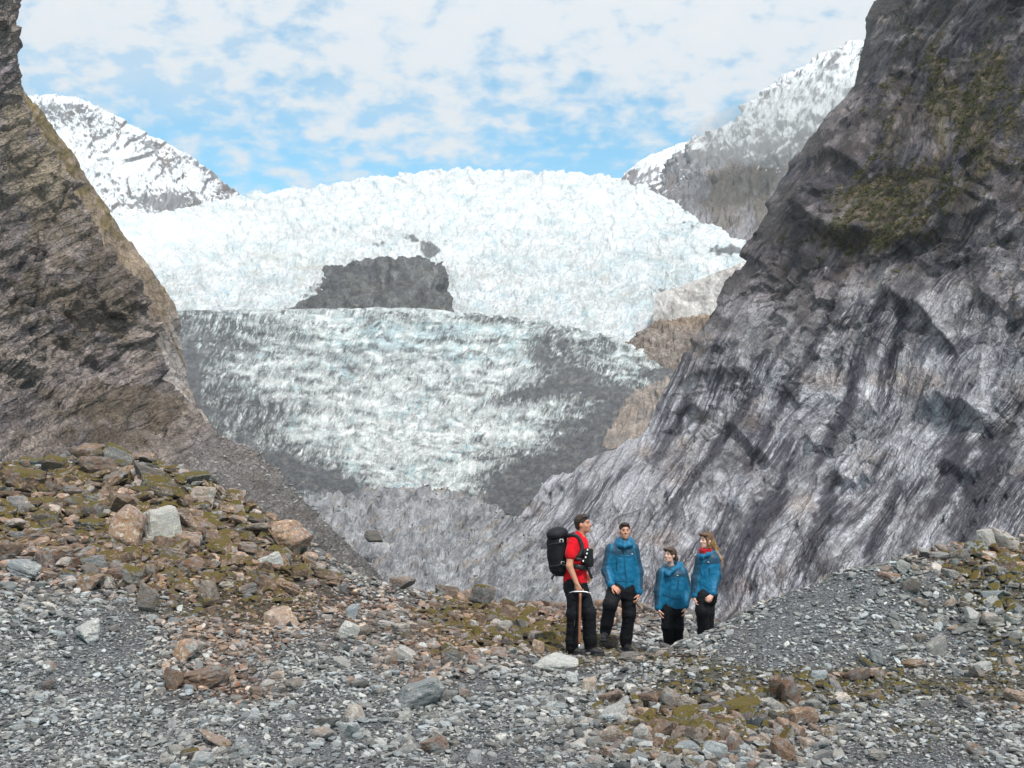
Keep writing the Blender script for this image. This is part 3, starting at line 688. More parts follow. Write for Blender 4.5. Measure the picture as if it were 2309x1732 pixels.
# ---- icefall above it
def icefall():
    us = [60, 120, 180, 240, 300, 360, 420, 480, 540, 600, 650, 700, 760]
    def row(vv, dd): return [(a, b, c) for a, b, c in zip(us, vv, dd)]
    k = len(us)
    rows = [row([360] * k, [650] * k), row([330] * 9 + [340, 345, 330, 320], [720] * k), row([300] * 10 + [302, 296, 290], [830] * k),
            row([270] * 10 + [270, 268, 270], [1000] * k), row([246, 246, 243, 240, 238, 236, 236, 236, 236, 237, 240, 246, 256], [1220] * 10 + [1200, 1150, 1100]),
            row([230, 230, 224, 217, 212, 208, 206, 206, 206, 208, 216, 232, 252], [1480] * 10 + [1420, 1300, 1200]),
            row([226, 222, 212, 202, 196, 190, 184, 183, 183, 186, 198, 224, 252], [1750] * 10 + [1560, 1380, 1250]),
            row([224, 220, 210, 197, 190, 181, 173, 171, 173, 176, 190, 221, 251], [2050, 2050, 2050, 2040, 2030, 2020, 2020, 2020, 2020, 1980, 1700, 1450, 1290]),
            row([232, 230, 222, 212, 205, 196, 188, 186, 188, 190, 205, 230, 258], [2500] * 10 + [2100, 1750, 1520])]
    X = patch(rows, 640, 280)
    n = toward_cam(X, normals(X)); u, v, d = proj(X); w = d / FPX
    calm = np.clip(blob(u, v, [(110, 240, 90, 28, 1.0), (190, 225, 60, 14, 0.8), (60, 270, 60, 40, 0.5)]), 0, 0.9)
    wx = u + 9 * fbm(u / 30, v / 30, 3, 401); wy = v + 7 * fbm(u / 30, v / 24, 3, 402)
    g1, g2, gid, gx, gy = worley(wx / 7.5, wy / 5.2, 404)
    h1, h2, hid, _, hy = worley(wx / 3.4, wy / 2.6, 405)
    rel = 4.5 * fbm(u / 75, v / 26, 4, 406) + 3.4 * ridged(wx / 20, wy / 9, 4, 407) + 3.0 * facets(wx / 12, wy / 7, 431, 1.4)[0] + 1.5 * facets(wx / 5.5, wy / 3.6, 432, 1.3)[0] + 0.8 * (0.55 - g1) + 0.5 * (0.5 - h1) + 0.7 * (gid - 0.5) + 0.5 * (hid - 0.5)
    rel -= 0.8 * np.exp(-((g2 - g1) / 0.09) ** 2)
    rel *= (1 - 0.88 * calm)
    top = np.exp(-((np.arange(280)[:, None] / 279 * 8 - 6.9) / 0.5) ** 2) * (1 - calm)
    rel += top * (2.2 * fbm(u / 12, v / 12, 3, 409) + 1.6 * (gid - 0.5) + 1.8 * (0.5 - h1))
    X2 = X + n * (rel * w * 0.62)[..., None]
    u, v, _ = proj(X2)
    wx = u + 9 * fbm(u / 30, v / 30, 3, 401); wy = v + 7 * fbm(u / 30, v / 24, 3, 402)
    c = np.broadcast_to(lin(222, 225, 228), X.shape).astype(np.float32).copy()
    hi = sstep(-v, -300, -190)
    pale = sstep(fbm(u / 24, v / 12, 4, 420) + 0.15 * (1 - hi) + blob(u, v, [(700, 290, 60, 30, 0.35), (660, 250, 50, 30, 0.15)]), 0.12, 0.5)
    c = mixc(c, lin(194, 208, 213), 0.75 * pale)
    fa = worley(wx / 12, wy / 7, 431); fb = worley(wx / 5.5, wy / 3.6, 432)
    c = c * (1 - (1 - calm)[..., None] * 0.18 * (1 - 0.5 * hi[..., None]) * (1 - (0.5 * fa[2] + 0.5 * fb[2])[..., None]))
    crk = np.maximum(np.exp(-((fa[1] - fa[0]) / 0.06) ** 2), 0.7 * np.exp(-((fb[1] - fb[0]) / 0.08) ** 2)) * (1 - calm)
    c = mixc(c, lin(140, 172, 184), 0.6 * crk * sstep(fbm(u / 20, v / 12, 3, 433), -0.15, 0.25))
    l1 = ridged(wx / 9, wy / 5, 4, 426); l2 = ridged((wx + 0.5 * wy) / 4.2, wy / 3.4, 3, 427)
    calm2 = (1 - calm) * (1 - 0.7 * hi)
    c = mixc(c, lin(150, 186, 198), 0.7 * sstep(l1, 0.50, 0.8) * sstep(fbm(u / 22, v / 13, 4, 421), -0.05, 0.35) * calm2)
    grit = sstep(l2 + 0.5 * fbm(u / 50, v / 22, 3, 423), 0.40, 0.75) * calm2
    c = mixc(c, lin(166, 164, 160), 0.55 * grit)
    c = mixc(c, lin(120, 128, 130), 0.6 * sstep(fbm(wx / 2.6, wy / 2.0, 3, 428) + 0.35 * fbm(u / 30, v / 16, 3, 429), 0.34, 0.52) * calm2)
    c = mixc(c, lin(170, 170, 158), 0.5 * sstep(fbm(u / 22, v / 10, 4, 430) + blob(u, v, [(300, 262, 50, 16, 0.4), (370, 240, 40, 10, 0.3)]), 0.25, 0.55) * calm2)
    rockm = blob(u, v, [(380, 245, 14, 5, 0.9), (412, 238, 9, 6, 1.3), (430, 250, 12, 9, 1.6), (330, 280, 18, 10, 0.7), (440, 275, 9, 14, 1.0), (312, 294, 16, 10, 0.9), (660, 195, 14, 10, 0.6), (690, 225, 16, 9, 0.8),
                        (728, 250, 22, 6, 1.4), (662, 293, 8, 7, 1.2), (432, 292, 6, 12, 0.9), (350, 262, 10, 4, 0.9)])
    rk = sstep(rockm + 0.9 * fbm(u / 7, v / 5, 4, 424), 0.72, 0.98)
    c = mixc(c, lin(86, 86, 88) * np.ones_like(c) * (1 + 0.5 * fbm(u / 3, v / 3, 3, 425))[..., None], 0.92 * rk)
    grid_obj('glacier', X2, M_SNOWICE, np.clip(c, 0.02, 0.94), dip=(wx, wy), kind='structure', label='bright white icefall of broken seracs filling the upper valley')
icefall()

# ---- rock standing out of the icefall
def face(name, rows, nu, nv, mat, col, col2, amp, seed, label, streak=(8, 40), extra=None, tilt=0.0, kind='structure', rim=0):
    X = patch(rows, nu, nv)
    n = toward_cam(X, normals(X)); u, v, d = proj(X); w = d / FPX
    x1 = u + tilt * v; y1 = v - tilt * u
    if rim: X = X - n * (np.abs(rim * 2.0 * (0.3 + fbm(u / 26, v / 20, 5, seed + 8))) * w * (1 - np.minimum(1, 3.2 * np.minimum.reduce([np.linspace(0, 1, nu)[None] + 0 * u, 1 - np.linspace(0, 1, nu)[None] + 0 * u, (1 - np.linspace(0, 1, nv)[:, None]) + 0 * u]))))[..., None]
    wp = 5 * fbm(u / 25, v / 25, 3, seed + 1)
    f1, f2, cid, ox, oy = worley((x1 + wp) / 15, y1 / 13, seed + 2)
    rel = amp * (2.6 * fbm(u / 28, v / 24, 4, seed) + 1.6 * ridged((x1 + wp) / streak[0], y1 / streak[1], 4, seed + 3) + 1.6 * facets((x1 + wp) / 11, y1 / 9, seed + 9, 1.2)[0] + 0.9 * facets((x1 + wp) / 5, y1 / 4, seed + 11, 1.1)[0] + 0.6 * fbm(u / 3, v / 3, 3, seed + 4))
    X2 = X + n * (rel * w)[..., None]
    st = fbm((x1 + wp) / (streak[0] * 0.35), y1 / streak[1], 4, seed + 5)
    c = mixc(np.broadcast_to(np.asarray(col, np.float32), X.shape).copy(), col2, sstep(fbm(u / 18, v / 14, 4, seed + 6), -0.15, 0.35))
    c = c * (1 + 0.3 * st + 0.25 * perlin(u / 1.4, v / 1.4, seed + 7) + 0.3 * (worley((x1 + wp) / 5, y1 / 4, seed + 11)[2] - 0.5))[..., None]
    if extra is not None: c = extra(c, u, v, n, rel)
    if name == 'rock_floor': TALUS_SITES.append((X2, np.clip(0.3 + fbm(u / 30, v / 12, 4, 713), 0.02, 1) * (v < 630), 1200))
    return grid_obj(name, X2, mat, np.clip(c, 0.015, 0.92), dip=(x1, y1), kind=kind, label=label)
def nun_col(c, u, v, n, rel):
    c = mixc(c, lin(52, 52, 54), 0.7 * sstep(fbm((u + 3 * fbm(u / 9, v / 9, 2, 7)) / 9, v / 60, 3, 508), 0.2, 0.5))
    c = mixc(c, lin(112, 106, 96), 0.6 * sstep(fbm(u / 30, v / 2.5, 4, 509), 0.15, 0.45))
    return c
face('rock_outcrop', [[(275, 318, 735), (300, 320, 700), (340, 322, 690), (380, 322, 690), (415, 322, 695), (440, 320, 700), (455, 315, 740)],
              [(272, 312, 800), (296, 308, 748), (340, 308, 735), (380, 308, 735), (415, 308, 740), (436, 306, 752), (452, 304, 810)],
              [(288, 304, 870), (322, 292, 812), (347, 286, 780), (380, 286, 775), (412, 287, 780), (434, 285, 800), (450, 284, 880)],
              [(304, 290, 970), (340, 274, 885), (356, 267, 848), (385, 266, 842), (412, 267, 846), (432, 269, 868), (446, 268, 950)],
              [(310, 270, 1050), (344, 264, 955), (360, 260, 926), (388, 256, 920), (412, 257, 925), (430, 262, 950), (442, 262, 1050)],
              [(315, 266, 1160), (346, 262, 1060), (362, 258, 1034), (388, 254, 1030), (412, 255, 1030), (428, 259, 1050), (438, 258, 1160)]],
     240, 110, M_DEBRIS, lin(94, 95, 95), lin(76, 77, 80), 0.9, 500, 'dark grey rock outcrop standing out of the white icefall', (14, 60), nun_col, rim=5)

# ---- rocks at the right edge of the ice
face('rock_slope', [[(630, 362, 600), (680, 352, 590), (730, 340, 580), (800, 330, 570)], [(650, 335, 660), (690, 318, 640), (730, 305, 620), (800, 290, 600)],
              [(656, 300, 740), (690, 292, 710), (725, 280, 690), (790, 255, 660)], [(664, 292, 800), (700, 280, 770), (735, 266, 750), (800, 235, 720)], [(680, 290, 900), (710, 276, 880), (745, 262, 860), (810, 225, 820)]],
     150, 110, M_SLAB, lin(186, 182, 178), lin(160, 154, 150), 0.6, 600, 'pale ice-worn rock slabs between the icefall and the right cliff', (12, 30), None, 0.5)
def knoll_col(c, u, v, n, rel):
    return mixc(c, lin(138, 118, 96), 0.6 * sstep(-v + 8 * fbm(u / 12, v / 8, 3, 651), -336, -318))
face('rock_knoll', [[(580, 440, 470), (640, 432, 460), (690, 430, 440), (760, 425, 410)], [(600, 392, 505), (645, 380, 495), (690, 378, 480), (760, 370, 450)],
              [(618, 358, 540), (650, 346, 532), (690, 345, 520), (760, 335, 490)], [(630, 340, 565), (655, 324, 562), (690, 319, 555), (760, 312, 530)], [(640, 342, 620), (660, 328, 620), (695, 323, 615), (765, 316, 600)]],
     150, 110, M_DEBRIS, lin(122, 112, 105), lin(142, 133, 126), 1.3, 650, 'rounded brown knoll of bare rubble beside the ice', (8, 30), knoll_col)
def tan_col(c, u, v, n, rel):
    return mixc(c, lin(70, 70, 74), 0.8 * sstep(fbm(u / 5, v / 40, 3, 662), 0.3, 0.5))
face('rock_slab', [[(590, 470, 340), (640, 468, 335), (700, 466, 320)], [(616, 420, 385), (655, 404, 384), (700, 404, 360)], [(634, 392, 415), (660, 382, 408), (700, 378, 392)], [(645, 392, 450), (668, 384, 445), (705, 380, 430)]],
     100, 60, M_SLAB, lin(146, 136, 128), lin(128, 122, 118), 1.4, 660, 'tan rounded rock slab under the debris-covered ice edge', (9, 30), tan_col)

# ---- bare rock floor in front of the ice
def slab_col(c, u, v, n, rel):
    c = mixc(c, lin(140, 128, 116), 0.6 * sstep(fbm((u - 1.6 * v) / 40, (v + u * 0.4) / 9, 5, 708), 0.12, 0.4))
    c = mixc(c, lin(172, 171, 170), 0.6 * sstep(fbm((u - 1.2 * v) / 60, (v + u * 0.5) / 5, 4, 709), 0.22, 0.45))
    c = mixc(c, lin(92, 95, 100), 0.7 * sstep(fbm(u / 30, (v + u * 0.35) / 12, 5, 710), 0.12, 0.4))
    c = mixc(c, lin(70, 70, 73), 0.5 * sstep(fbm(u / 1.9, v / 1.2, 3, 711) + 0.6 * fbm(u / 40, v / 20, 3, 712), 0.25, 0.5))
    return c
face('rock_floor', [[(150, 660, 42), (250, 655, 46), (330, 645, 48), (400, 632, 48), (460, 626, 47), (510, 628, 46), (560, 638, 45), (640, 665, 44), (760, 700, 42)],
              [(150, 580, 70), (250, 575, 72), (330, 560, 76), (400, 556, 76), (460, 556, 74), (510, 572, 72), (550, 596, 70), (620, 620, 66), (760, 650, 60)],
              [(150, 545, 105), (250, 540, 108), (320, 530, 112), (395, 524, 112), (450, 524, 110), (500, 540, 105), (540, 566, 100), (600, 600, 90), (740, 640, 80)],
              [(150, 520, 160), (250, 516, 162), (320, 510, 166), (390, 504, 168), (445, 503, 166), (490, 516, 158), (530, 540, 148), (580, 575, 130), (720, 620, 110)],
              [(150, 505, 230), (250, 502, 232), (320, 496, 236), (385, 491, 240), (440, 490, 238), (480, 500, 226), (515, 520, 205), (560, 550, 180), (700, 600, 150)],
              [(150, 512, 330), (250, 508, 330), (320, 502, 330), (385, 498, 330), (440, 498, 330), (480, 508, 300), (520, 528, 260), (560, 560, 230), (700, 610, 190)]],
     300, 190, M_SLAB, lin(150, 152, 156), lin(128, 130, 136), 2.2, 700, 'smooth grey ice-worn rock floor below the glacier snout', (16, 60), slab_col, -0.7)

# ---- snow mountains
def mountain(rows, nu, nv, amp, seed, rockfn, label, grass=None):
    X = patch(rows, nu, nv)
    n = toward_cam(X, normals(X)); u, v, d = proj(X); w = d / FPX
    x1 = u + 0.45 * v; wp = 7 * fbm(u / 30, v / 30, 3, seed)
    rel = amp * (4 * fbm(u / 45, v / 40, 4, seed + 1) + 2.6 * ridged((x1 + wp) / 24, v / 60, 5, seed + 2) + 1.0 * ridged(u / 7, v / 9, 3, seed + 3) + 2.4 * facets((x1 + wp) / 16, v / 20, seed + 8, 1.4)[0] + 1.2 * facets((x1 + wp) / 6, v / 8, seed + 9, 1.3)[0] + 0.6 * fbm(u / 3, v / 3, 2, seed + 4))
    ed = np.ones_like(u)
    X2 = X + n * (rel * w)[..., None]
    n2 = toward_cam(X2, normals(X2))
    rock = rockfn(u, v, n2, rel, x1, wp)
    c = np.broadcast_to(lin(228, 231, 235), X.shape).astype(np.float32).copy()
    rc = lin(122, 120, 124) * (1 + 0.5 * fbm((x1 + wp) / 5, v / 14, 4, seed + 6))[..., None]
    rc = mixc(rc, lin(112, 98, 92), 0.7 * sstep(fbm(u / 22, v / 18, 4, seed + 7), 0.0, 0.35))
    rc = rc * (0.7 + 0.6 * worley((x1 + wp) / 6, v / 8, seed + 9)[2])[..., None]
    if grass is not None: rc = grass(rc, u, v)
    c = mixc(c, rc, rock)
    grid_obj('mountain', X2, M_MOUNT, np.clip(c, 0.02, 0.93), dip=(x1, v), kind='structure', label=label)
def rock_l(u, v, n, rel, x1, wp):
    m = blob(u, v, [(150, 145, 14, 10, 1.0), (165, 165, 18, 14, 0.9), (175, 200, 26, 14, 0.95), (215, 170, 22, 16, 0.9), (235, 195, 18, 16, 1.05), (150, 205, 30, 10, 0.6), (195, 150, 18, 12, 0.45),
                    (100, 160, 20, 20, 0.25), (90, 110, 25, 6, 0.35), (205, 205, 20, 12, 0.6), (120, 190, 20, 14, 0.35), (222, 188, 12, 12, 0.5)])
    q = fbm((u - 0.6 * v) / 6, (v + 0.4 * u) / 11, 5, 808); q2 = fbm((u - 0.5 * v) / 2.2, (v + 0.3 * u) / 3.5, 3, 809)
    st = 1 - n[..., 2]; st = st - st.mean()
    return sstep(m * 0.7 + 0.55 * q + 0.35 * q2 + 2.2 * st, 0.40, 0.58)
mountain([[(-60, 260, 2300), (40, 262, 2300), (120, 258, 2300), (180, 250, 2300), (230, 240, 2300), (275, 232, 2320)],
          [(-60, 215, 2450), (40, 222, 2450), (120, 226, 2450), (180, 222, 2450), (228, 214, 2450), (264, 208, 2460)],
          [(-60, 170, 2600), (30, 172, 2600), (105, 180, 2600), (160, 186, 2600), (212, 192, 2600), (256, 204, 2560)],
          [(-60, 120, 2750), (25, 128, 2750), (90, 136, 2750), (145, 150, 2750), (200, 172, 2720), (250, 202, 2640)],
          [(-60, 96, 2850), (20, 97, 2850), (78, 100, 2850), (132, 126, 2850), (190, 158, 2800), (246, 200, 2700)],
          [(-60, 110, 3100), (20, 110, 3100), (78, 112, 3100), (132, 136, 3100), (190, 166, 3050), (250, 206, 2900)]],
         270, 180, 0.55, 800, rock_l, 'snow-covered mountain dome with dark rock patches, upper left')
def rock_r(u, v, n, rel, x1, wp):
    h = sstep(v + 0.28 * (u - 700) + 18 * fbm(u / 20, v / 20, 4, 908), 120, 205)
    q = fbm((u + 0.75 * v) / 5.5, (v - 0.5 * u) / 16, 5, 909) + 0.4 * fbm((u + 0.6 * v) / 2, (v - 0.3 * u) / 4, 3, 907)
    spur = blob(u, v, [(690, 165, 24, 22, 0.9), (720, 190, 30, 40, 0.8), (660, 170, 20, 8, 0.5), (740, 215, 40, 40, 0.8)])
    st = 1 - n[..., 2]; st = st - st.mean()
    return np.clip(sstep(0.62 * h + 0.7 * q + 0.4 * spur + 1.2 * st + 0.12, 0.26, 0.44), 0, 1)
def grass_r(rc, u, v):
    rc = mixc(rc, lin(140, 136, 140) * (1 + 0.2 * fbm((u + 0.6 * v) / 9, v / 14, 5, 912))[..., None], sstep(v + 20 * fbm(u / 20, v / 20, 3, 910), 195, 235))
    gm = blob(u, v, [(725, 205, 22, 24, 1.0), (765, 185, 30, 20, 0.8), (735, 180, 20, 14, 0.7), (700, 150, 16, 14, 0.5), (760, 215, 14, 20, 0.6)])
    return mixc(rc, lin(100, 88, 72), 0.7 * sstep(gm + 0.9 * fbm((u + 0.6 * v) / 12, v / 20, 4, 911), 0.35, 0.7))
mountain([[(640, 300, 1500), (690, 300, 1450), (740, 300, 1400), (800, 300, 1350), (900, 300, 1300)],
          [(640, 240, 1750), (690, 240, 1650), (735, 258, 1560), (800, 250, 1500), (900, 240, 1450)],
          [(645, 205, 2000), (682, 205, 1900), (730, 205, 1780), (800, 190, 1700), (900, 170, 1650)],
          [(652, 186, 2150), (678, 178, 2080), (725, 165, 1960), (790, 140, 1900), (900, 110, 1850)],
          [(662, 172, 2280), (682, 158, 2240), (728, 137, 2150), (775, 108, 2100), (900, 60, 2050)],
          [(676, 160, 2400), (700, 136, 2380), (722, 131, 2350), (738, 118, 2330), (775, 84, 2300), (805, 65, 2280), (860, 42, 2260), (905, 20, 2250)],
          [(680, 172, 2600), (705, 150, 2600), (728, 145, 2600), (745, 132, 2600), (785, 100, 2600), (815, 80, 2600), (870, 56, 2600), (912, 36, 2600)]],
         270, 180, 1.15, 900, rock_r, 'rocky mountainside with snow gullies rising into mist, upper right', grass_r)
def rock_r2(u, v, n, rel, x1, wp):
    return sstep(fbm((u + 0.4 * v) / 7, v / 8, 5, 958) + sstep(v - 0.0 * u, 158, 182) * 0.6 - 0.05, 0.25, 0.5)
mountain([[(590, 215, 2700), (640, 215, 2700), (690, 215, 2700), (760, 210, 2700)], [(605, 190, 2850), (640, 188, 2850), (690, 185, 2850), (760, 180, 2850)], [(622, 178, 3000), (645, 170, 3000), (690, 160, 3000), (760, 140, 3000)],
          [(626, 174, 3100), (650, 156, 3100), (700, 138, 3100), (760, 118, 3100)], [(640, 182, 3300), (660, 166, 3300), (705, 148, 3300), (765, 128, 3300)]],
         150, 90, 0.5, 950, rock_r2, 'far snowy ridge behind the rocky mountainside')

# ---- valley floor far below and beyond everything
def valley_floor():
    g = np.concatenate([-np.geomspace(2400, 20, 40), np.linspace(-15, 15, 13), np.geomspace(20, 2400, 40)])
    gy = np.concatenate([-np.geomspace(400, 20, 20), np.linspace(-15, 60, 20), np.geomspace(80, 3500, 50)])
    x, y = np.meshgrid(g, gy)
    z = -14 + 1.5 * fbm(x / 40, y / 40, 3, 1001)
    z = z - 22 * sstep(y, 90, 220)
    z = np.where(y < 45, np.minimum(z, -9.0), z) - np.where(y < 20, 3.0, 0)
    c = np.broadcast_to(lin(128, 126, 124), x.shape + (3,))
    grid_obj('valley_floor', np.stack([x, y, z], -1), M_DEBRIS, c, dip=(x, y), kind='structure', label='grey gravel valley floor')
valley_floor()
# ================================================================== the near ground: scree mounds the people stand on
def tps_fit(pts, val, lam=0.02):
    k = len(pts)
    r = np.linalg.norm(pts[:, None] - pts[None], axis=-1)
    K = np.where(r > 0, r * r * np.log(np.maximum(r, 1e-9)), 0) + lam * np.eye(k)
    Pm = np.concatenate([np.ones((k, 1)), pts], 1)
    A = np.block([[K, Pm], [Pm.T, np.zeros((3, 3))]])
    return np.linalg.solve(A, np.concatenate([val, np.zeros(3)]))
def tps_eval(sol, pts, q):
    out = np.empty(len(q))
    for i in range(0, len(q), 60000):
        b = q[i:i + 60000]
        r2 = ((b[:, None] - pts[None]) ** 2).sum(-1)
        out[i:i + 60000] = (0.5 * r2 * np.log(np.maximum(r2, 1e-12))) @ sol[:-3] + sol[-3] + b @ sol[-2:]
    return out
G_SEEN = [(-150, 800, 8.4), (0, 790, 8.5), (150, 786, 8.6), (300, 784, 8.6), (450, 782, 8.7), (600, 782, 8.7), (750, 782, 8.7), (900, 784, 8.7), (1030, 786, 8.6), (1180, 790, 8.5),
          (-150, 690, 10.6), (0, 700, 10.8), (130, 702, 10.9), (260, 700, 11.0), (390, 700, 11.1), (512, 702, 11.2), (640, 704, 11.0), (760, 702, 10.9), (880, 700, 10.8), (1020, 698, 10.7), (1180, 695, 10.6),
          (556, 654, 14.2), (625, 652, 15.6), (500, 652, 13.9), (430, 652, 13.5), (340, 648, 13.2), (240, 642, 13.0), (130, 636, 13.0), (0, 628, 12.8), (-150, 610, 12.4),
          (-150, 560, 15.0), (0, 575, 15.2), (100, 578, 15.6), (200, 585, 16.0), (300, 600, 16.6), (380, 618, 17.2), (450, 626, 17.6),
          (-150, 500, 18.5), (0, 512, 18.6), (90, 512, 19.0), (180, 520, 19.2), (250, 545, 19.2), (310, 572, 19.0),
          (-150, 472, 20.5), (-60, 473, 20.8), (0, 472, 21.0), (50, 466, 21.5), (95, 459, 22.0), (140, 464, 22.0), (195, 478, 21.8), (240, 506, 21.2), (290, 540, 20.6), (340, 568, 20.4), (400, 588, 20.4),
          (450, 602, 20.8), (520, 611, 22), (580, 612, 22.5), (650, 614, 22.5), (720, 624, 20),
          (674, 662, 16.0), (705, 658, 15.2), (640, 662, 14.2), (650, 628, 19),
          (650, 658, 13.0), (680, 646, 13.0), (715, 629, 13.0), (760, 606, 13.2), (810, 588, 13.5), (860, 574, 13.8), (910, 563, 14.0), (960, 554, 14.2), (1020, 538, 14.5), (1120, 512, 15), (1220, 495, 15.5),
          (720, 664, 11.8), (800, 644, 12.2), (900, 622, 12.6), (1000, 602, 12.9), (1120, 585, 13)]
G_FAR = [(4.2, 15.5, -0.1), (6, 17, -0.3), (9, 18, 0.1), (12, 19, 0.5), (16, 20, 1.0), (5, 20, -0.9), (10, 23, -1.5), (-13, 25, 1.6), (-9.5, 26, 0.8), (-6, 25, -0.6), (-3, 25, -1.4), (1, 27, -2.0), (6, 26, -2.4),
         (-12, 32, -3.5), (-4, 32, -4.5), (3, 34, -5), (11, 30, -4), (18, 28, -2), (-20, 28, 0), (-18, 38, -7), (0, 40, -8), (18, 38, -7), (-8, 3, 0.55), (0, 3, 0.5), (8, 3, 0.55), (-8, -10, 1.2), (8, -10, 1.2), (0, -1, 0.9), (18, 6, 1.2), (-18, 6, 1.2)]
_gp = np.concatenate([P(*np.array(G_SEEN).T), np.array(G_FAR, float)])
_sol = tps_fit(_gp[:, :2], _gp[:, 2])
def ground_raw(x, y):
    sh = np.shape(x)
    q = np.stack([np.ravel(x), np.ravel(y)], -1).astype(float)
    z = tps_eval(_sol, _gp[:, :2], q).reshape(sh)
    return z
gx = np.concatenate([np.linspace(-22, -12.2, 30), np.arange(-12, 10, 0.08), np.linspace(10.2, 22, 40)])
gy = np.concatenate([np.linspace(-10, 7.4, 30), np.arange(7.5, 24, 0.08), np.linspace(24.3, 42, 40)])
GX, GY = np.meshgrid(gx, gy)
GZ = ground_raw(GX, GY) + 0.17 * fbm(GX / 1.7, GY / 1.7, 4, 1101) + 0.03 * fbm(GX / 0.35, GY / 0.35, 3, 1102)
def ground_z(x, y):
    i = np.clip(np.searchsorted(gx, x) - 1, 0, len(gx) - 2); j = np.clip(np.searchsorted(gy, y) - 1, 0, len(gy) - 2)
    fx = (x - gx[i]) / (gx[i + 1] - gx[i]); fy = (y - gy[j]) / (gy[j + 1] - gy[j])
    return (GZ[j, i] * (1 - fx) + GZ[j, i + 1] * fx) * (1 - fy) + (GZ[j + 1, i] * (1 - fx) + GZ[j + 1, i + 1] * fx) * fy
GN = normals(np.stack([GX, GY, GZ], -1)); GN *= np.sign(GN[..., 2:3])
def ground_n(x, y):
    i = np.clip(np.searchsorted(gx, x), 0, len(gx) - 1); j = np.clip(np.searchsorted(gy, y), 0, len(gy) - 1)
    return GN[j, i]
def hit(u, v, dmin=7.0, dmax=26.0):
    """First ground point seen at picture position (u, v); if the ray passes over the crest, the closest one."""
    d = np.arange(dmin, dmax, 0.03)
    X = P(np.full_like(d, u), np.full_like(d, v), d)
    h = X[:, 2] - ground_z(X[:, 0], X[:, 1])
    k = np.nonzero(h < 0)[0]
    i = k[0] if len(k) else int(np.argmin(h))
    return X[i, 0], X[i, 1], d[i]
# zones traced on the ground: rust-stained, mossy and coarse areas
RUST = [(-90, 525, 110, 60, 1.0), (-230, 530, 110, 60, 0.9), (1120, 560, 90, 40, 0.6), (110, 520, 140, 60, 1.0), (240, 560, 90, 45, 0.8), (215, 640, 60, 40, 0.55), (220, 690, 50, 18, 0.6), (330, 610, 90, 35, 0.5), (470, 625, 80, 28, 0.75), (540, 620, 70, 26, 0.8),
        (640, 610, 90, 20, 0.5), (430, 665, 60, 22, 0.5), (700, 725, 110, 40, 0.55), (970, 560, 70, 26, 0.6), (850, 680, 80, 14, 0.45), (1000, 690, 60, 40, 0.35), (640, 660, 80, 10, 0.4), (200, 750, 30, 20, 0.2)]
MOSS = [(-90, 505, 110, 55, 1.0), (-230, 510, 110, 55, 0.9), (1110, 580, 80, 50, 0.7), (100, 500, 150, 50, 1.0), (230, 560, 90, 45, 0.75), (190, 600, 90, 25, 0.6), (480, 610, 60, 30, 0.85), (530, 640, 60, 22, 0.8), (700, 715, 120, 45, 0.85), (850, 680, 130, 18, 0.75), (975, 570, 60, 40, 0.85),
        (1000, 660, 50, 60, 0.6), (600, 650, 60, 14, 0.6), (700, 665, 80, 8, 0.5), (410, 650, 60, 30, 0.4), (860, 640, 30, 16, 0.35), (900, 720, 80, 40, 0.3), (300, 600, 60, 40, 0.35), (940, 745, 60, 20, 0.3)]
COARSE = [(-90, 520, 110, 58, 1.0), (-230, 525, 110, 58, 0.9), (1110, 560, 80, 40, 0.7), (110, 515, 160, 58, 1.0), (250, 550, 70, 40, 0.8), (215, 680, 50, 18, 0.45), (480, 610, 70, 26, 0.55), (530, 635, 50, 20, 0.6), (700, 735, 120, 40, 0.9), (975, 560, 60, 26, 0.7), (1000, 620, 40, 50, 0.45),
          (200, 752, 60, 20, 0.5), (350, 735, 70, 25, 0.35), (640, 608, 80, 14, 0.4), (420, 665, 60, 20, 0.4), (850, 680, 80, 10, 0.4)]
def zones(x, y, z):
    u, v, d = proj(np.stack([x, y, z], -1))
    jit = 22 * fbm(x / 1.1, y / 1.1, 3, 1201); jit2 = 16 * fbm(x / 1.1 + 9, y / 1.1, 3, 1202)
    a, b = u + jit, v + jit2
    return u, v, d, np.clip(1.3 * blob(a, b, RUST), 0, 1), np.clip(1.4 * blob(a, b, MOSS), 0, 1), np.clip(blob(a, b, COARSE), 0, 1)

def ground_mat():
    m, nt, b = new_mat('schist_grit'); q = NB(nt)
    tc = q.n('ShaderNodeTexCoord'); o = tc.outputs['Object']
    at = q.n('ShaderNodeAttribute'); at.attribute_name = 'col'
    v1 = q.voronoi(o, 55.0, 'F1', 'Color'); vd = q.voronoi(o, 55.0)
    n1 = q.noise(o, 30.0, 5.0, 0.65); n2 = q.noise(o, 3.0, 4.0, 0.6)
    sp = q.n('ShaderNodeSeparateColor'); q.link(v1, sp.inputs[0])
    k = q.math('MULTIPLY', q.ramp(sp.outputs[0], 0.0, 1.0, 0.55, 1.5), q.ramp(n1, 0.3, 0.7, 0.75, 1.25))
    mul = q.n('ShaderNodeVectorMath'); mul.operation = 'SCALE'
    q.link(at.outputs['Color'], mul.inputs[0]); q.link(k, mul.inputs['Scale'])
    q.link(mul.outputs[0], b.inputs['Base Color'])
    b.inputs['Roughness'].default_value = 0.9; b.inputs['Specular IOR Level'].default_value = 0.25
    hgt = q.math('ADD', q.math('MULTIPLY', vd, -1.0), q.math('MULTIPLY', n1, 0.6))
    q.link(q.bump(hgt, 1.0, 0.02), b.inputs['Normal'])
    return m
_u, _v, _d, _r, _m, _c = zones(GX, GY, GZ)
gc = np.broadcast_to(lin(98, 100, 103), GX.shape + (3,)).astype(np.float32).copy()
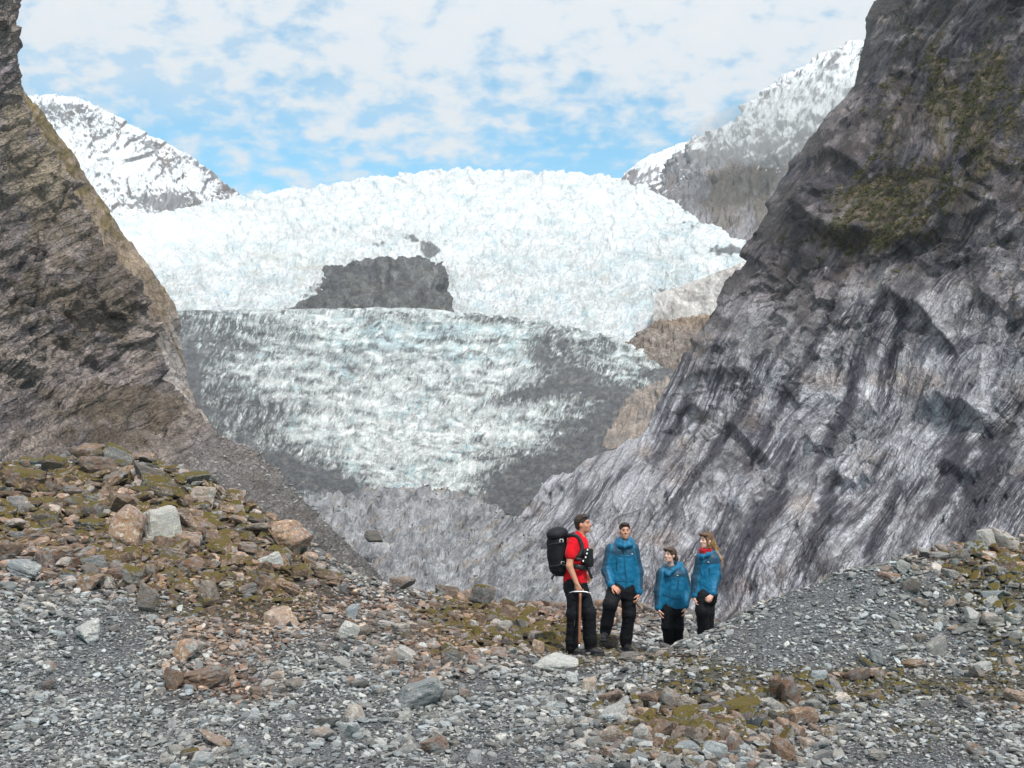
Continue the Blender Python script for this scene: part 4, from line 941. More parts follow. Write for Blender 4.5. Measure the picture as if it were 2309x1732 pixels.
gc = gc * (1 + 0.25 * fbm(GX / 0.8, GY / 0.8, 4, 1110))[..., None]
gc = mixc(gc, lin(78, 62, 53), 0.7 * _r)
gc = mixc(gc, lin(66, 60, 34), 0.55 * sstep(_m + 0.7 * fbm(GX / 0.5, GY / 0.5, 4, 1111), 0.5, 0.9))
grid_obj('ground', np.stack([GX, GY, GZ], -1), ground_mat(), np.clip(gc, 0.02, 0.6), kind='structure', label='grey scree ground of crushed schist forming two mounds')

# ------------------------------------------------------------------ stones
def ico(sub):
    t = (1 + 5 ** 0.5) / 2
    V = [(-1, t, 0), (1, t, 0), (-1, -t, 0), (1, -t, 0), (0, -1, t), (0, 1, t), (0, -1, -t), (0, 1, -t), (t, 0, -1), (t, 0, 1), (-t, 0, -1), (-t, 0, 1)]
    F = [(0, 11, 5), (0, 5, 1), (0, 1, 7), (0, 7, 10), (0, 10, 11), (1, 5, 9), (5, 11, 4), (11, 10, 2), (10, 7, 6), (7, 1, 8), (3, 9, 4), (3, 4, 2), (3, 2, 6), (3, 6, 8), (3, 8, 9), (4, 9, 5), (2, 4, 11), (6, 2, 10), (8, 6, 7), (9, 8, 1)]
    V = [np.array(p) / np.linalg.norm(p) for p in V]
    for _ in range(sub):
        mid = {}; F2 = []
        def mp(a, b):
            k = (min(a, b), max(a, b))
            if k not in mid:
                p = V[a] + V[b]; V.append(p / np.linalg.norm(p)); mid[k] = len(V) - 1
            return mid[k]
        for a, b, c in F:
            ab, bc, ca = mp(a, b), mp(b, c), mp(c, a)
            F2 += [(a, ab, ca), (b, bc, ab), (c, ca, bc), (ab, bc, ca)]
        F = F2
    return np.array(V), np.array(F)
ICO = {k: ico(k) for k in (1, 2, 3)}
def rock_mesh(name, sub, seed, mat, flat=0.45, layered=0.5, round_=0.0):
    """An angular schist block: a sphere cut by random planes, split along its layers, edges a little worn. About one unit long."""
    r = np.random.default_rng(seed)
    V, F = ICO[sub]
    k = int(r.integers(9, 15))
    N = r.normal(size=(k, 3)); N[:, 2] *= 0.55; N /= np.linalg.norm(N, axis=1, keepdims=True)
    D = r.uniform(0.62, 0.98, k)
    N = np.concatenate([N, [[0.08 * r.normal(), 0.08 * r.normal(), 1], [0.1 * r.normal(), 0.1 * r.normal(), -1]]]); N /= np.linalg.norm(N, axis=1, keepdims=True)
    D = np.concatenate([D, r.uniform(0.5, 0.75, 2)])
    dots = V @ N.T
    rad = np.where(dots > 1e-3, D[None] / np.maximum(dots, 1e-3), 9)
    sharp = rad.min(1)
    soft = -np.log(np.exp(-9 * np.minimum(rad, 4)).sum(1)) / 9
    rr = lerp(sharp, soft, 0.35 + 0.6 * round_)
    p = V * rr[:, None]
    # uneven surface and splitting along the layers
    q = p * 2.2 + r.uniform(0, 50, 3)
    nz = fbm(q[:, 0] + q[:, 2] * 0.7, q[:, 1] - q[:, 2] * 0.6, 4, int(r.integers(0, 99)))
    st = np.floor(p[:, 2] * 7 + 1.2 * nz + 3)
    step = _rnd[3][(st.astype(int) * 7 + seed * 13) & 4095] - 0.5
    side = 1 - np.abs(V[:, 2]) ** 2
    p[:, :2] *= (1 + layered * 0.17 * step * side + 0.10 * nz)[:, None]
    p[:, 2] *= (1 + 0.12 * nz)
    p *= np.array([1.0, r.uniform(0.55, 0.85), flat * r.uniform(0.8, 1.25)])
    p /= (p[:, 0].max() - p[:, 0].min())
    p -= (p.max(0) + p.min(0)) / 2
    me = mesh_np(name, p, F, mat, None, smooth=False)
    return me
def rock_mat(name, kind):
    """Schist: grey to rust-stained, lichen specks, moss cushions on upward faces. Each stone carries its own amounts."""
    m, nt, b = new_mat(name); q = NB(nt)
    at = q.n('ShaderNodeAttribute'); at.attribute_type = kind; at.attribute_name = 'tint'
    sp = q.n('ShaderNodeSeparateColor'); q.link(at.outputs['Color'], sp.inputs[0])
    rust, moss, light = sp.outputs[0], sp.outputs[1], sp.outputs[2]
    ah = q.n('ShaderNodeAttribute'); ah.attribute_type = kind; ah.attribute_name = 'hue'; hue = ah.outputs['Fac']
    geo = q.n('ShaderNodeNewGeometry'); tc = q.n('ShaderNodeTexCoord')
    pos = geo.outputs['Position']
    sn = q.n('ShaderNodeSeparateXYZ'); q.link(geo.outputs['Normal'], sn.inputs[0])
    mp = q.n('ShaderNodeMapping'); mp.inputs['Scale'].default_value = (3, 3, 16); q.link(tc.outputs['Object'], mp.inputs[0])
    lay = q.noise(mp.outputs[0], 1.6, 5.0, 0.65)
    n_big = q.noise(pos, 3.2, 4.0, 0.6); n_mid = q.noise(pos, 14.0, 5.0, 0.65); n_fine = q.noise(pos, 60.0, 4.0, 0.7)
    base = q.mix(hue, lin(128, 137, 143), lin(156, 151, 142))
    base = q.mix(q.ramp(lay, 0.35, 0.65), base, lin(142, 145, 146))
    rmask = q.math('MULTIPLY', q.ramp(q.math('ADD', q.math('MULTIPLY', n_mid, 0.6), q.math('MULTIPLY', n_big, 0.5)), 0.38, 0.62), q.math('MULTIPLY', rust, 1.4, clamp=True), clamp=True)
    rcol = q.mix(q.ramp(n_big, 0.35, 0.65), lin(118, 80, 58), lin(142, 110, 84))
    base = q.mix(rmask, base, rcol)
    pale = q.math('MULTIPLY', q.ramp(n_mid, 0.48, 0.62), q.ramp(n_big, 0.45, 0.6, 0.0, 0.7))
    base = q.mix(pale, base, lin(184, 180, 172))
    k = q.math('MULTIPLY', q.ramp(n_fine, 0.25, 0.75, 0.72, 1.28), q.ramp(light, 0.0, 1.2, 0.3, 1.75))
    k = q.math('MULTIPLY', k, q.ramp(lay, 0.3, 0.7, 0.8, 1.2))
    mul = q.n('ShaderNodeVectorMath'); mul.operation = 'SCALE'; q.link(base, mul.inputs[0]); q.link(k, mul.inputs['Scale'])
    # dark lichen dots and moss
    dots = q.math('MULTIPLY', q.ramp(q.noise(pos, 34.0, 2.0, 0.5), 0.60, 0.66), q.math('MULTIPLY', moss, 0.8))
    c = q.mix(dots, mul.outputs[0], lin(66, 58, 40))
    up = q.ramp(sn.outputs['Z'], -0.1, 0.75)
    mfield = q.math('ADD', q.math('MULTIPLY', n_mid, 0.45), q.math('MULTIPLY', q.noise(pos, 5.0, 5.0, 0.62), 0.55))
    thr = q.math('MULTIPLY_ADD', q.math('MULTIPLY', moss, q.math('MULTIPLY_ADD', up, 0.75, 0.25)), -0.38, 0.75)
    mm = q.ramp(q.math('SUBTRACT', mfield, thr), 0.0, 0.06)
    mcol = q.mix(q.ramp(n_fine, 0.3, 0.7), lin(62, 55, 24), lin(104, 94, 44))
    mcol = q.mix(q.ramp(n_big, 0.4, 0.7), mcol, lin(92, 76, 40))
    c = q.mix(mm, c, mcol)
    q.link(c, b.inputs['Base Color'])
    b.inputs['Roughness'].default_value = 0.85; b.inputs['Specular IOR Level'].default_value = 0.3
    h = q.math('ADD', q.math('ADD', q.math('MULTIPLY', lay, 0.5), q.math('MULTIPLY', n_fine, 0.35)), q.math('MULTIPLY', mm, 0.5))
    q.link(q.bump(h, 0.9, 0.02), b.inputs['Normal'])
    return m
M_ROCK = rock_mat('mossy_schist', 'OBJECT')
M_STONE = rock_mat('scree_schist', 'INSTANCER')

def euler_on_slope(nrm, yaw, tilt, r):
    up = Vector(nrm).lerp(Vector((0, 0, 1)), 0.35).normalized()
    up = (up + Vector((r.normal(), r.normal(), 0)) * tilt).normalized()
    q = up.to_track_quat('Z', 'Y') @ Matrix.Rotation(yaw, 3, 'Z').to_quaternion()
    return q.to_euler()

def scatter(name, protos, pts, rot, scl, idx, tint, label):
    """Uncountable small stones: one object, a stone standing on every point."""
    me = bpy.data.meshes.new(name)
    me.vertices.add(len(pts)); me.vertices.foreach_set('co', np.asarray(pts, np.float32).ravel())
    a = me.attributes.new('rot', 'FLOAT_VECTOR', 'POINT'); a.data.foreach_set('vector', np.asarray(rot, np.float32).ravel())
    a = me.attributes.new('scl', 'FLOAT_VECTOR', 'POINT'); a.data.foreach_set('vector', np.asarray(scl, np.float32).ravel())
    a = me.attributes.new('idx', 'INT', 'POINT'); a.data.foreach_set('value', np.asarray(idx, np.int32))
    a = me.attributes.new('tint', 'FLOAT_COLOR', 'POINT'); a.data.foreach_set('color', np.asarray(tint, np.float32).ravel())
    a = me.attributes.new('hue', 'FLOAT', 'POINT'); a.data.foreach_set('value', np.ascontiguousarray(np.asarray(tint, np.float32)[:, 3]))
    o = obj(name, me, kind='stuff', label=label)
    coll = bpy.data.collections.new(name + '_shapes')
    for i, pm in enumerate(protos): coll.objects.link(bpy.data.objects.new('%s_shape_%02d' % (name, i), pm))
    ng = bpy.data.node_groups.new(name + '_scatter', 'GeometryNodeTree')
    ng.interface.new_socket('Geometry', in_out='INPUT', socket_type='NodeSocketGeometry')
    ng.interface.new_socket('Geometry', in_out='OUTPUT', socket_type='NodeSocketGeometry')
    N = ng.nodes.new; L = ng.links.new
    gi = N('NodeGroupInput'); go = N('NodeGroupOutput')
    ci = N('GeometryNodeCollectionInfo'); ci.inputs['Collection'].default_value = coll
    ci.inputs['Separate Children'].default_value = True; ci.inputs['Reset Children'].default_value = True
    ip = N('GeometryNodeInstanceOnPoints'); ip.inputs['Pick Instance'].default_value = True
    def att(nm, ty):
        n = N('GeometryNodeInputNamedAttribute'); n.data_type = ty; n.inputs['Name'].default_value = nm
        return n.outputs['Attribute']
    e2r = N('FunctionNodeEulerToRotation')
    mp = N('GeometryNodeMeshToPoints')
    L(gi.outputs[0], mp.inputs['Mesh'])
    L(mp.outputs[0], ip.inputs['Points']); L(ci.outputs[0], ip.inputs['Instance'])
    L(att('idx', 'INT'), ip.inputs['Instance Index'])
    L(att('rot', 'FLOAT_VECTOR'), e2r.inputs[0]); L(e2r.outputs[0], ip.inputs['Rotation'])
    L(att('scl', 'FLOAT_VECTOR'), ip.inputs['Scale'])
    L(ip.outputs[0], go.inputs[0])
    md = o.modifiers.new('scatter', 'NODES'); md.node_group = ng
    return o
PEBBLE = [rock_mesh('pebble_%02d' % i, 1, 300 + i, M_STONE, [0.35, 0.5, 0.28, 0.6][i % 4], 0.3) for i in range(12)]
STONE = [rock_mesh('stone_%02d' % i, 2, 400 + i, M_STONE, [0.35, 0.5, 0.3, 0.65][i % 4], 0.6, 0.25 * (i % 3)) for i in range(16)]

def eulers_many(N, yaw, tilt, r):
    """Vectorised: stones lying on the slope with some disorder."""
    up = N * 0.65 + np.array([0, 0, 0.35]) + r.normal(size=N.shape) * np.array([1, 1, 0]) * tilt[:, None]
    up /= np.linalg.norm(up, axis=1, keepdims=True)
    x = np.stack([np.cos(yaw), np.sin(yaw), np.zeros_like(yaw)], -1)
    x -= up * (x * up).sum(1, keepdims=True); x /= np.linalg.norm(x, axis=1, keepdims=True)
    y = np.cross(up, x)
    # XYZ euler of the matrix with columns x, y, up
    sy = np.sqrt(x[:, 0] ** 2 + x[:, 1] ** 2)
    return np.stack([np.arctan2(y[:, 2], up[:, 2]), np.arctan2(-x[:, 2], sy), np.arctan2(x[:, 1], x[:, 0])], -1)

def throw(n, r, x0=-17, x1=17, y0=7.0, y1=24):
    """Random points on the ground that the picture can see, spread evenly in the picture."""
    u = r.uniform(-260, 1290, n * 3); d = 1 / r.uniform(1 / 24.0, 1 / 8.2, n * 3)
    x = (u - CU) / FPX * d; y = d
    z = ground_z(x, y)
    uu, vv, dd = proj(np.stack([x, y, z], -1))
    ok = (vv < 800) & (x > x0) & (x < x1) & (y > y0) & (y < y1)
    ok &= (r.random(n * 3) < 0.55 + 0.45 * (d / 24))
    x, y, z = x[ok][:n], y[ok][:n], z[ok][:n]
    return x, y, z
def make_scree():
    r = np.random.default_rng(21)
    # gravel
    x, y, z = throw(170000, r)
    u, v, d, ru, mo, co = zones(x, y, z)
    fine = fbm(x / 0.9, y / 0.9, 4, 1302)
    keep = r.random(len(x)) < np.where(fine > 0.12, 0.45, 1.0)
    x, y, z, d, ru, mo, co = [q[keep] for q in (x, y, z, d, ru, mo, co)]
    n = len(x)
    px = (1.8 + 4.2 * r.random(n) ** 1.6) * (1 + 0.9 * (r.random(n) < 0.10)) * (1 - 0.25 * co) * np.clip(1 + 1.1 * fbm(x / 1.3, y / 1.3, 3, 1301), 0.6, 1.8)
    size = px * d / FPX
    N = ground_n(x, y)
    rot = eulers_many(N, r.uniform(0, 6.28, n), 0.10 + 0.4 * r.random(n) ** 2, r)
    scl = size[:, None] * r.uniform(0.8, 1.2, (n, 3))
    pos = np.stack([x, y, z + size * r.uniform(0.08, 0.3, n)], -1)
    rust = np.clip(ru * r.uniform(0.3, 1.5, n) * (r.random(n) < 0.35 + 0.65 * ru), 0, 1)
    moss = np.clip(mo * r.uniform(0.2, 1.2, n), 0, 1)
    tint = np.stack([rust, moss, np.clip(r.normal(0.5, 0.30, n) + 0.4 * (r.random(n) < 0.06), 0.0, 1.2), r.random(n)], -1)
    scatter('gravel', PEBBLE, pos, rot, scl, r.integers(0, len(PEBBLE), n), tint, 'loose grey schist gravel covering the ground')
    # stones
    x, y, z = throw(48000, r)
    u, v, d, ru, mo, co = zones(x, y, z)
    keep = r.random(len(x)) < 0.20 * np.clip(1 + 2.2 * fbm(x / 1.3, y / 1.3, 3, 1301), 0.2, 2.5) + 0.8 * co
    x, y, z, d, ru, mo, co = [q[keep] for q in (x, y, z, d, ru, mo, co)]
    n = len(x)
    px = (5.0 + 6.5 * r.random(n) ** 2.2) * (1 + 1.5 * co * r.random(n))
    size = px * d / FPX
    N = ground_n(x, y)
    rot = eulers_many(N, r.uniform(0, 6.28, n), 0.12 + 0.55 * r.random(n) ** 2, r)
    scl = size[:, None] * r.uniform(0.8, 1.2, (n, 3)) * np.array([1, 1, 1.15])
    pos = np.stack([x, y, z + size * (0.12 + 0.45 * co * r.random(n))], -1)
    rust = np.clip(ru * r.uniform(0.3, 1.5, n) * (r.random(n) < 0.35 + 0.65 * ru), 0, 1)
    moss = np.clip(mo * r.uniform(0.3, 1.3, n), 0, 1)
    tint = np.stack([rust, moss, np.clip(r.normal(0.5, 0.2, n) + 0.15 * (r.random(n) < 0.08), 0.05, 1), r.random(n)], -1)
    scatter('loose_stones', STONE, pos, rot, scl, r.integers(0, len(STONE), n), tint, 'small broken schist stones strewn over the scree')
make_scree()
def heap_rubble():
    """Blocks that fill the heaps between the boulders one can pick out."""
    r = np.random.default_rng(23); pts = []
    for (u0, u1, v0, v1, cnt, p0, p1) in [(-240, 330, 455, 610, 1000, 10, 24), (590, 840, 690, 790, 260, 10, 19), (890, 1260, 500, 640, 200, 8, 16), (440, 600, 600, 650, 90, 8, 16), (160, 470, 600, 700, 110, 7, 14)]:
        n = 0
        while n < cnt:
            u, v = r.uniform(u0, u1), r.uniform(v0, v1)
            if u < 330 and v < 620 and cnt == 1000:
                top = np.interp(u, [0, 50, 95, 140, 195, 240, 290, 330], [470, 465, 458, 463, 476, 504, 537, 562]); n += 0.2
                if v < top or v > np.interp(u, [0, 60, 150, 250, 330], [566, 580, 600, 588, 585]) + r.normal(0, 6): continue
            x, y, d = hit(u, v)
            n += 1
            if d < 25: pts.append((x, y, d, r.uniform(p0, p1) if r.random() < .5 else p0 + (p1 - p0) * .3 * r.random()))
    A = np.array(pts); x, y, d, px = A.T; n = len(x); z = ground_z(x, y)
    _, _, _, ru, mo, co = zones(x, y, z); size = px * d / FPX
    rot = eulers_many(ground_n(x, y), r.uniform(0, 6.28, n), 0.15 + 0.5 * r.random(n), r)
    scl = size[:, None] * r.uniform(0.8, 1.2, (n, 3)) * np.array([1, 1, 1.2])
    rust = np.clip(ru * r.uniform(0.3, 1.4, n), 0, 1); moss = np.clip(mo * r.uniform(0.4, 1.3, n), 0, 1)
    tint = np.stack([rust, moss, np.clip(r.normal(0.48, 0.2, n), 0.05, 1.1), r.random(n)], -1)
    scatter('heap_rubble', STONE, np.stack([x, y, z + size * r.uniform(0.1, 0.35, n)], -1), rot, scl, r.integers(0, len(STONE), n), tint, 'rubble of rusty mossy blocks filling the heaps between the boulders')
heap_rubble()
# ------------------------------------------------------------------ the rocks one can pick out, each an object of its own
def block_mesh(name, seed, round_=0.0, layered=0.6):
    me = rock_mesh(name, 3, seed, M_ROCK, 0.6, layered, round_)
    co = np.empty(len(me.vertices) * 3, np.float32); me.vertices.foreach_get('co', co); co = co.reshape(-1, 3)
    co /= (co.max(0) - co.min(0)); co -= (co.max(0) + co.min(0)) / 2
    me.vertices.foreach_set('co', co.ravel()); me.update()
    return me
BLOCKS = [block_mesh('block_%02d' % i, 500 + i, 0.22 * (i % 3), 0.5 + 0.3 * (i % 2)) for i in range(18)]
RK = np.random.default_rng(33)
def place_rock(name, u, v, w, h, tint, hue, label, cat='rock', group=None, tilt=None, yaw=None, sink=0.12, mesh=None, depth=None, dk=None):
    if depth is None:
        x, y, d = hit(u, v + 0.28 * h)
        z = float(ground_z(np.array([x]), np.array([y]))[0]); nrm = ground_n(np.array([x]), np.array([y]))[0]
    else:
        x, y, z = P(u, v, depth); d = depth; nrm = (0, 0, 1)
    W = w * d / FPX * 1.2; H = h * d / FPX * 1.15
    D = W * (dk if dk else RK.uniform(0.6, 0.9))
    me = mesh or BLOCKS[int(RK.integers(0, len(BLOCKS)))]
    o = bpy.data.objects.new(name, me); COL.objects.link(o)
    o.scale = (W, D, H)
    yaw = RK.uniform(-0.6, 0.6) + (math.pi if RK.random() < 0.5 else 0) if yaw is None else yaw
    if tilt is None:
        e = euler_on_slope(nrm, yaw, 0.16, RK)
    else:
        e = (Matrix.Rotation(tilt, 3, 'Y') @ Matrix.Rotation(RK.uniform(-0.15, 0.25), 3, 'X') @ Matrix.Rotation(yaw, 3, 'Z')).to_euler()
    o.rotation_euler = e
    o.location = (x, y, z + H * (0.5 - sink) if depth is None else z)
    tint = (tint[0], tint[1], 0.75 * tint[2] + 0.08)
    o['tint'] = [float(t) for t in tint]; o['hue'] = float(hue)
    o['label'] = label; o['category'] = cat
    if group: o['group'] = group
    return o
# (u, v, width, height, rust, moss, light, hue, tilt, label)
HERO = [
 (90, 445, 26, 13, 1, .5, .5, .5, .15, 'tilted rust-red slab topping the left boulder heap'),
 (82, 456, 26, 15, .8, .4, .45, .5, -.2, 'reddish block just under the topmost slab of the left heap'),
 (126, 537, 38, 40, .7, .35, .75, .9, .5, 'large leaning pinkish grey boulder in the middle of the left heap'),
 (160, 533, 34, 34, .15, .35, 1, .9, -.35, 'pale cream-grey boulder right of the large leaning pinkish one'),
 (119, 511, 32, 26, 1, .15, .4, .6, .3, 'smooth red-brown wedge above the large pinkish boulder'),
 (163, 493, 38, 22, .5, 1, .5, .5, .2, 'big moss-capped boulder near the top right of the left heap'),
 (192, 480, 30, 10, .3, 1, .45, .5, -.08, 'flat slab fully cushioned in yellow-green moss on the left heap'),
 (53, 467, 26, 15, .6, 1, .4, .5, .1, 'rounded mossy boulder on the upper left crest of the heap'),
 (98, 470, 32, 19, .9, .5, .42, .6, .12, 'broad brown block under the crest of the left heap'),
 (21, 484, 38, 21, .8, .85, .38, .5, .15, 'wide dark brown mossy boulder at the left picture edge'),
 (199, 533, 35, 22, 1, .6, .55, .5, .1, 'blocky rust-coloured boulder with mossy top beside the pale cream one'),
 (191, 545, 35, 15, .8, .3, .65, .8, .22, 'spotted sloping slab below the blocky rust boulder'),
 (203, 505, 24, 26, .5, .25, .9, .9, -.1, 'pale pink block with a whitish top, right half of the left heap'),
 (290, 541, 38, 30, .85, .4, .85, .8, -.2, 'large pink boulder at the right end of the left heap'),
 (271, 565, 20, 15, .05, 0, 1, .9, -.25, 'smooth cream stone below the large pink boulder'),
 (262, 571, 15, 13, 1, .1, .5, .5, .1, 'small rust stone touching the smooth cream stone'),
 (297, 521, 30, 12, .05, .15, .55, .1, .22, 'grey-green plate leaning above the large pink boulder'),
 (25, 573, 34, 15, .05, .1, .6, .1, .25, 'grey slab at the foot of the heap near the left edge'),
 (30, 565, 14, 7, .0, 0, .6, 0, .05, 'small blue-grey flat stone resting above the grey foot slab'),
 (87, 635, 22, 18, .05, .35, .9, .6, -.15, 'lone pale grey block on the fine gravel, lower left'),
 (147, 604, 19, 28, .45, .5, .5, .6, .45, 'upright brown-grey block leaning on the lower edge of the heap'),
 (131, 580, 20, 18, .3, 1, .5, .5, .2, 'square block carpeted in moss at the heap foot'),
 (281, 622, 32, 16, .6, .35, .8, .9, -.12, 'brown and white rock lying alone on mid-slope gravel'),
 (186, 653, 26, 21, .8, .3, .8, .9, .35, 'pinkish triangular rock above the long red one'),
 (206, 680, 42, 17, 1, .25, .45, .4, -.22, 'long rust-red rock with layered side, lower left slope'),
 (173, 684, 18, 20, .7, .2, .4, .6, .3, 'dark brown block touching the long red rock'),
 (213, 685, 18, 6, .4, .7, .6, .6, 0, 'short mossy plank-like stone under the long red rock'),
 (149, 479, 28, 18, .5, .45, .35, .5, .25, 'dark layered slab beside the big moss-capped boulder'),
 (189, 757, 19, 10, .3, 1, .45, .5, -.2, 'mossy oval stone at the bottom edge, left of centre'),
 (202, 764, 24, 13, .05, .1, .6, .2, -.15, 'grey blade-shaped stone at the bottom edge beside the mossy oval'),
 (214, 743, 31, 10, .5, .4, .55, .7, 0, 'flat brownish slab above the stones at the bottom edge'),
 (420, 698, 44, 22, .05, .45, .55, .2, -.3, 'broad flat grey slab with mossy rim sunk in the gravel'),
 (327, 725, 27, 11, .2, .7, .4, .6, .05, 'dark overhanging stone with mossy edge, lower centre left'),
 (357, 716, 19, 13, .3, .15, .75, .8, .2, 'pale pinkish stone right of the dark overhanging one'),
 (348, 733, 19, 15, .0, .1, .85, .5, .1, 'light grey rounded stone below the pale pinkish one'),
 (320, 736, 25, 11, .4, .1, .65, .8, -.05, 'flat pinkish grey slab below the dark overhanging stone'),
 (421, 686, 27, 9, 1, .4, .4, .4, -.2, 'narrow rust-red splinter lying on the broad flat slab'),
 (434, 748, 23, 17, .6, .1, .5, .5, -.3, 'grey stone with pink flank near the bottom centre'),
 (405, 752, 24, 8, .1, .3, .5, .3, -.35, 'long thin grey shard near the bottom centre'),
 (451, 662, 18, 19, .4, .9, .45, .5, .4, 'mossy layered block left of the red flat stone'),
 (349, 634, 20, 16, .1, 0, 1, .9, .4, 'pointed white stone with an orange vein on mid slope'),
 (352, 614, 12, 14, 0, .05, .7, 0, .1, 'bluish grey upright plate on the mid slope'),
 (496, 655, 20, 8, 1, .1, .6, .5, -.1, 'flat red stone in front of the guide, to his left'),
 (478, 664, 18, 8, 1, .1, .6, .5, .2, 'red stone half buried left of the flat red one'),
 (408, 658, 25, 10, .15, .3, .85, .7, .45, 'long pale plank-like stone pointing down the slope'),
 (555, 666, 38, 14, .05, .1, .95, .8, .08, 'big pale flat slab in front of the guide with the axe'),
 (572, 681, 13, 10, .0, .1, .95, .6, .2, 'small white block below the big pale slab'),
 (589, 688, 13, 15, .4, .4, .9, .8, .1, 'rounded whitish stone with moss at its side, below the guide'),
 (614, 718, 25, 13, .1, .3, .7, .5, -.1, 'flat grey stone at the upper left of the lower right heap'),
 (741, 710, 40, 13, .2, .95, .45, .3, -.05, 'long moss-topped slab across the lower right heap'),
 (756, 728, 22, 17, .1, .6, .5, .3, -.05, 'square layered slab with mossy top edge, lower right heap'),
 (664, 734, 15, 22, .9, .3, .5, .6, .6, 'steep brown plate standing on edge in the lower right heap'),
 (641, 739, 18, 18, .15, .2, .8, .8, -.4, 'triangular beige stone at the left of the lower right heap'),
 (697, 740, 21, 19, .5, .9, .5, .6, .3, 'mossy diamond-shaped stone amid the lower right heap'),
 (715, 754, 23, 16, .0, .25, .8, .4, .35, 'smooth light grey oval stone near the bottom of the heap'),
 (686, 751, 24, 11, .0, .1, .6, 0, -.12, 'blue-grey flat stone left of the light grey oval'),
 (735, 751, 15, 19, .6, .5, .55, .7, .4, 'brownish upright stone right of the light grey oval'),
 (782, 753, 28, 18, .8, .4, .5, .6, .6, 'long brown stone slanting down to the bottom edge'),
 (682, 726, 22, 9, .8, .2, .6, .7, -.05, 'pink-brown layered slab in the upper part of the lower right heap'),
 (786, 741, 16, 18, .3, .9, .5, .5, .2, 'stone with a yellow moss cap at the right of the lower heap'),
 (752, 746, 19, 10, .5, .3, .65, .6, -.3, 'spotted pinkish stone under the square layered slab'),
 (655, 703, 24, 13, .7, .4, .32, .5, -.15, 'dark brown splintered rock at the top of the lower right heap'),
 (775, 692, 17, 24, .9, .4, .45, .6, -.5, 'red-brown block standing tall, left of its darker twin'),
 (792, 698, 19, 26, .8, .4, .36, .6, -.45, 'dark brown block standing tall, right of its redder twin'),
 (803, 720, 22, 16, 1, .2, .55, .5, -.3, 'rust-red block at the right rim of the lower heap'),
 (937, 651, 20, 16, .12, .15, .5, .6, -.4, 'lone grey block resting on the gravel, right slope'),
 (892, 579, 19, 8, .95, .05, .75, .6, .1, 'orange-pink stone on the open gravel of the right mound'),
 (886, 571, 14, 5, .4, .3, .4, .4, 0, 'dark flat stone just above the orange-pink one'),
 (903, 570, 12, 12, .1, .3, .7, .6, .6, 'grey slanting plate beside the orange-pink stone'),
 (1003, 545, 24, 22, .3, .5, .8, .9, .2, 'big pale boulder near the right end of the right ridge'),
 (987, 545, 17, 22, .2, .25, .85, .8, -.2, 'pale upright block left of the big pale ridge boulder'),
 (947, 535, 18, 9, .9, .4, .4, .5, .15, 'red-brown slab on the crest of the right ridge'),
 (961, 541, 18, 7, .9, .15, .7, .7, .1, 'pinkish wedge just below the red-brown crest slab'),
 (926, 541, 14, 8, .1, .2, .75, .5, .2, 'light grey block on the right ridge, left of the crest slab'),
 (940, 557, 18, 6, .2, .4, .6, .5, .03, 'long low grey slab below the right ridge crest'),
 (996, 598, 22, 10, 0, .1, .6, .1, .1, 'grey flat rock on the right slope near the picture edge'),
 (974, 621, 18, 15, .15, .3, .85, .8, .4, 'pale slanting block on the right slope above the lone grey block'),
 (992, 606, 16, 12, .1, .5, .85, .8, -.4, 'whitish spotted rock next to the grey flat rock on the right slope'),
 (990, 622, 13, 12, .3, .3, .75, .7, .1, 'small rounded pale rock right of the pale slanting block'),
 (819, 677, 15, 9, 0, .0, .7, 0, .15, 'blue-tinted smooth stone at the edge of the lower right heap'),
 (870, 676, 19, 6, 1, .1, .45, .4, -.05, 'thin bright rust slab right of the blue-tinted stone'),
 (857, 678, 20, 11, .6, .4, .3, .4, -.35, 'dark blade-like stone leaning beside the thin rust slab'),
 (914, 666, 20, 6, .9, .4, .45, .5, -.15, 'rust and moss plate at the foot of the right mound'),
 (977, 675, 16, 9, .5, .2, .6, .7, .3, 'pinkish stone at the right, under a pale one'),
 (983, 669, 14, 9, .05, .05, .85, .6, -.2, 'pale stone resting above the pinkish one at right'),
 (878, 659, 14, 12, .05, .5, .55, .3, .2, 'grey mossy stone below the green tuft on the right mound'),
 (865, 666, 16, 9, .3, .8, .3, .4, .3, 'dark mossy wedge at the base of the right mound'),
 (869, 696, 24, 8, .6, .7, .45, .5, -.05, 'flat brown slab with moss on top, right of the lower heap'),
 (966, 704, 17, 10, .3, .6, .5, .5, .3, 'brown layered stone on the lower right gravel'),
 (976, 752, 18, 9, .8, .6, .5, .6, .1, 'mossy reddish rock near the bottom right corner'),
 (878, 758, 16, 9, .2, .5, .6, .7, .1, 'rounded brownish stone at the bottom edge, right part'),
 (482, 595, 20, 24, .3, 1, .55, .4, .3, 'upright slab bright with yellow-green moss beyond the slope crest'),
 (447, 579, 21, 15, .6, .7, .5, .6, .15, 'mossy brown boulder on the crest left of the bright mossy slab'),
 (467, 583, 13, 15, .6, .3, .6, .8, -.2, 'pinkish block between the two mossy crest rocks'),
 (404, 560, 22, 12, .5, .3, .5, .6, .2, 'rounded brown boulder on the sloping crest, right of the left heap'),
 (521, 631, 18, 17, .3, 1, .4, .4, .1, 'dark moss-covered lump between slope and guide'),
 (506, 631, 17, 15, .1, .15, .75, .7, .0, 'striped light grey block left of the dark mossy lump'),
 (541, 640, 23, 13, .85, .3, .65, .8, -.3, 'pinkish slab leaning just left of the guide'),
 (510, 616, 19, 13, .9, .6, .45, .5, .3, 'brown and mossy block behind the striped grey one'),
 (538, 651, 12, 15, .7, .3, .9, .9, .3, 'pink and white spotted rock beside the guide'),
 (551, 652, 15, 8, .3, 1, .4, .4, .1, 'low mossy stone at the heel of the guide'),
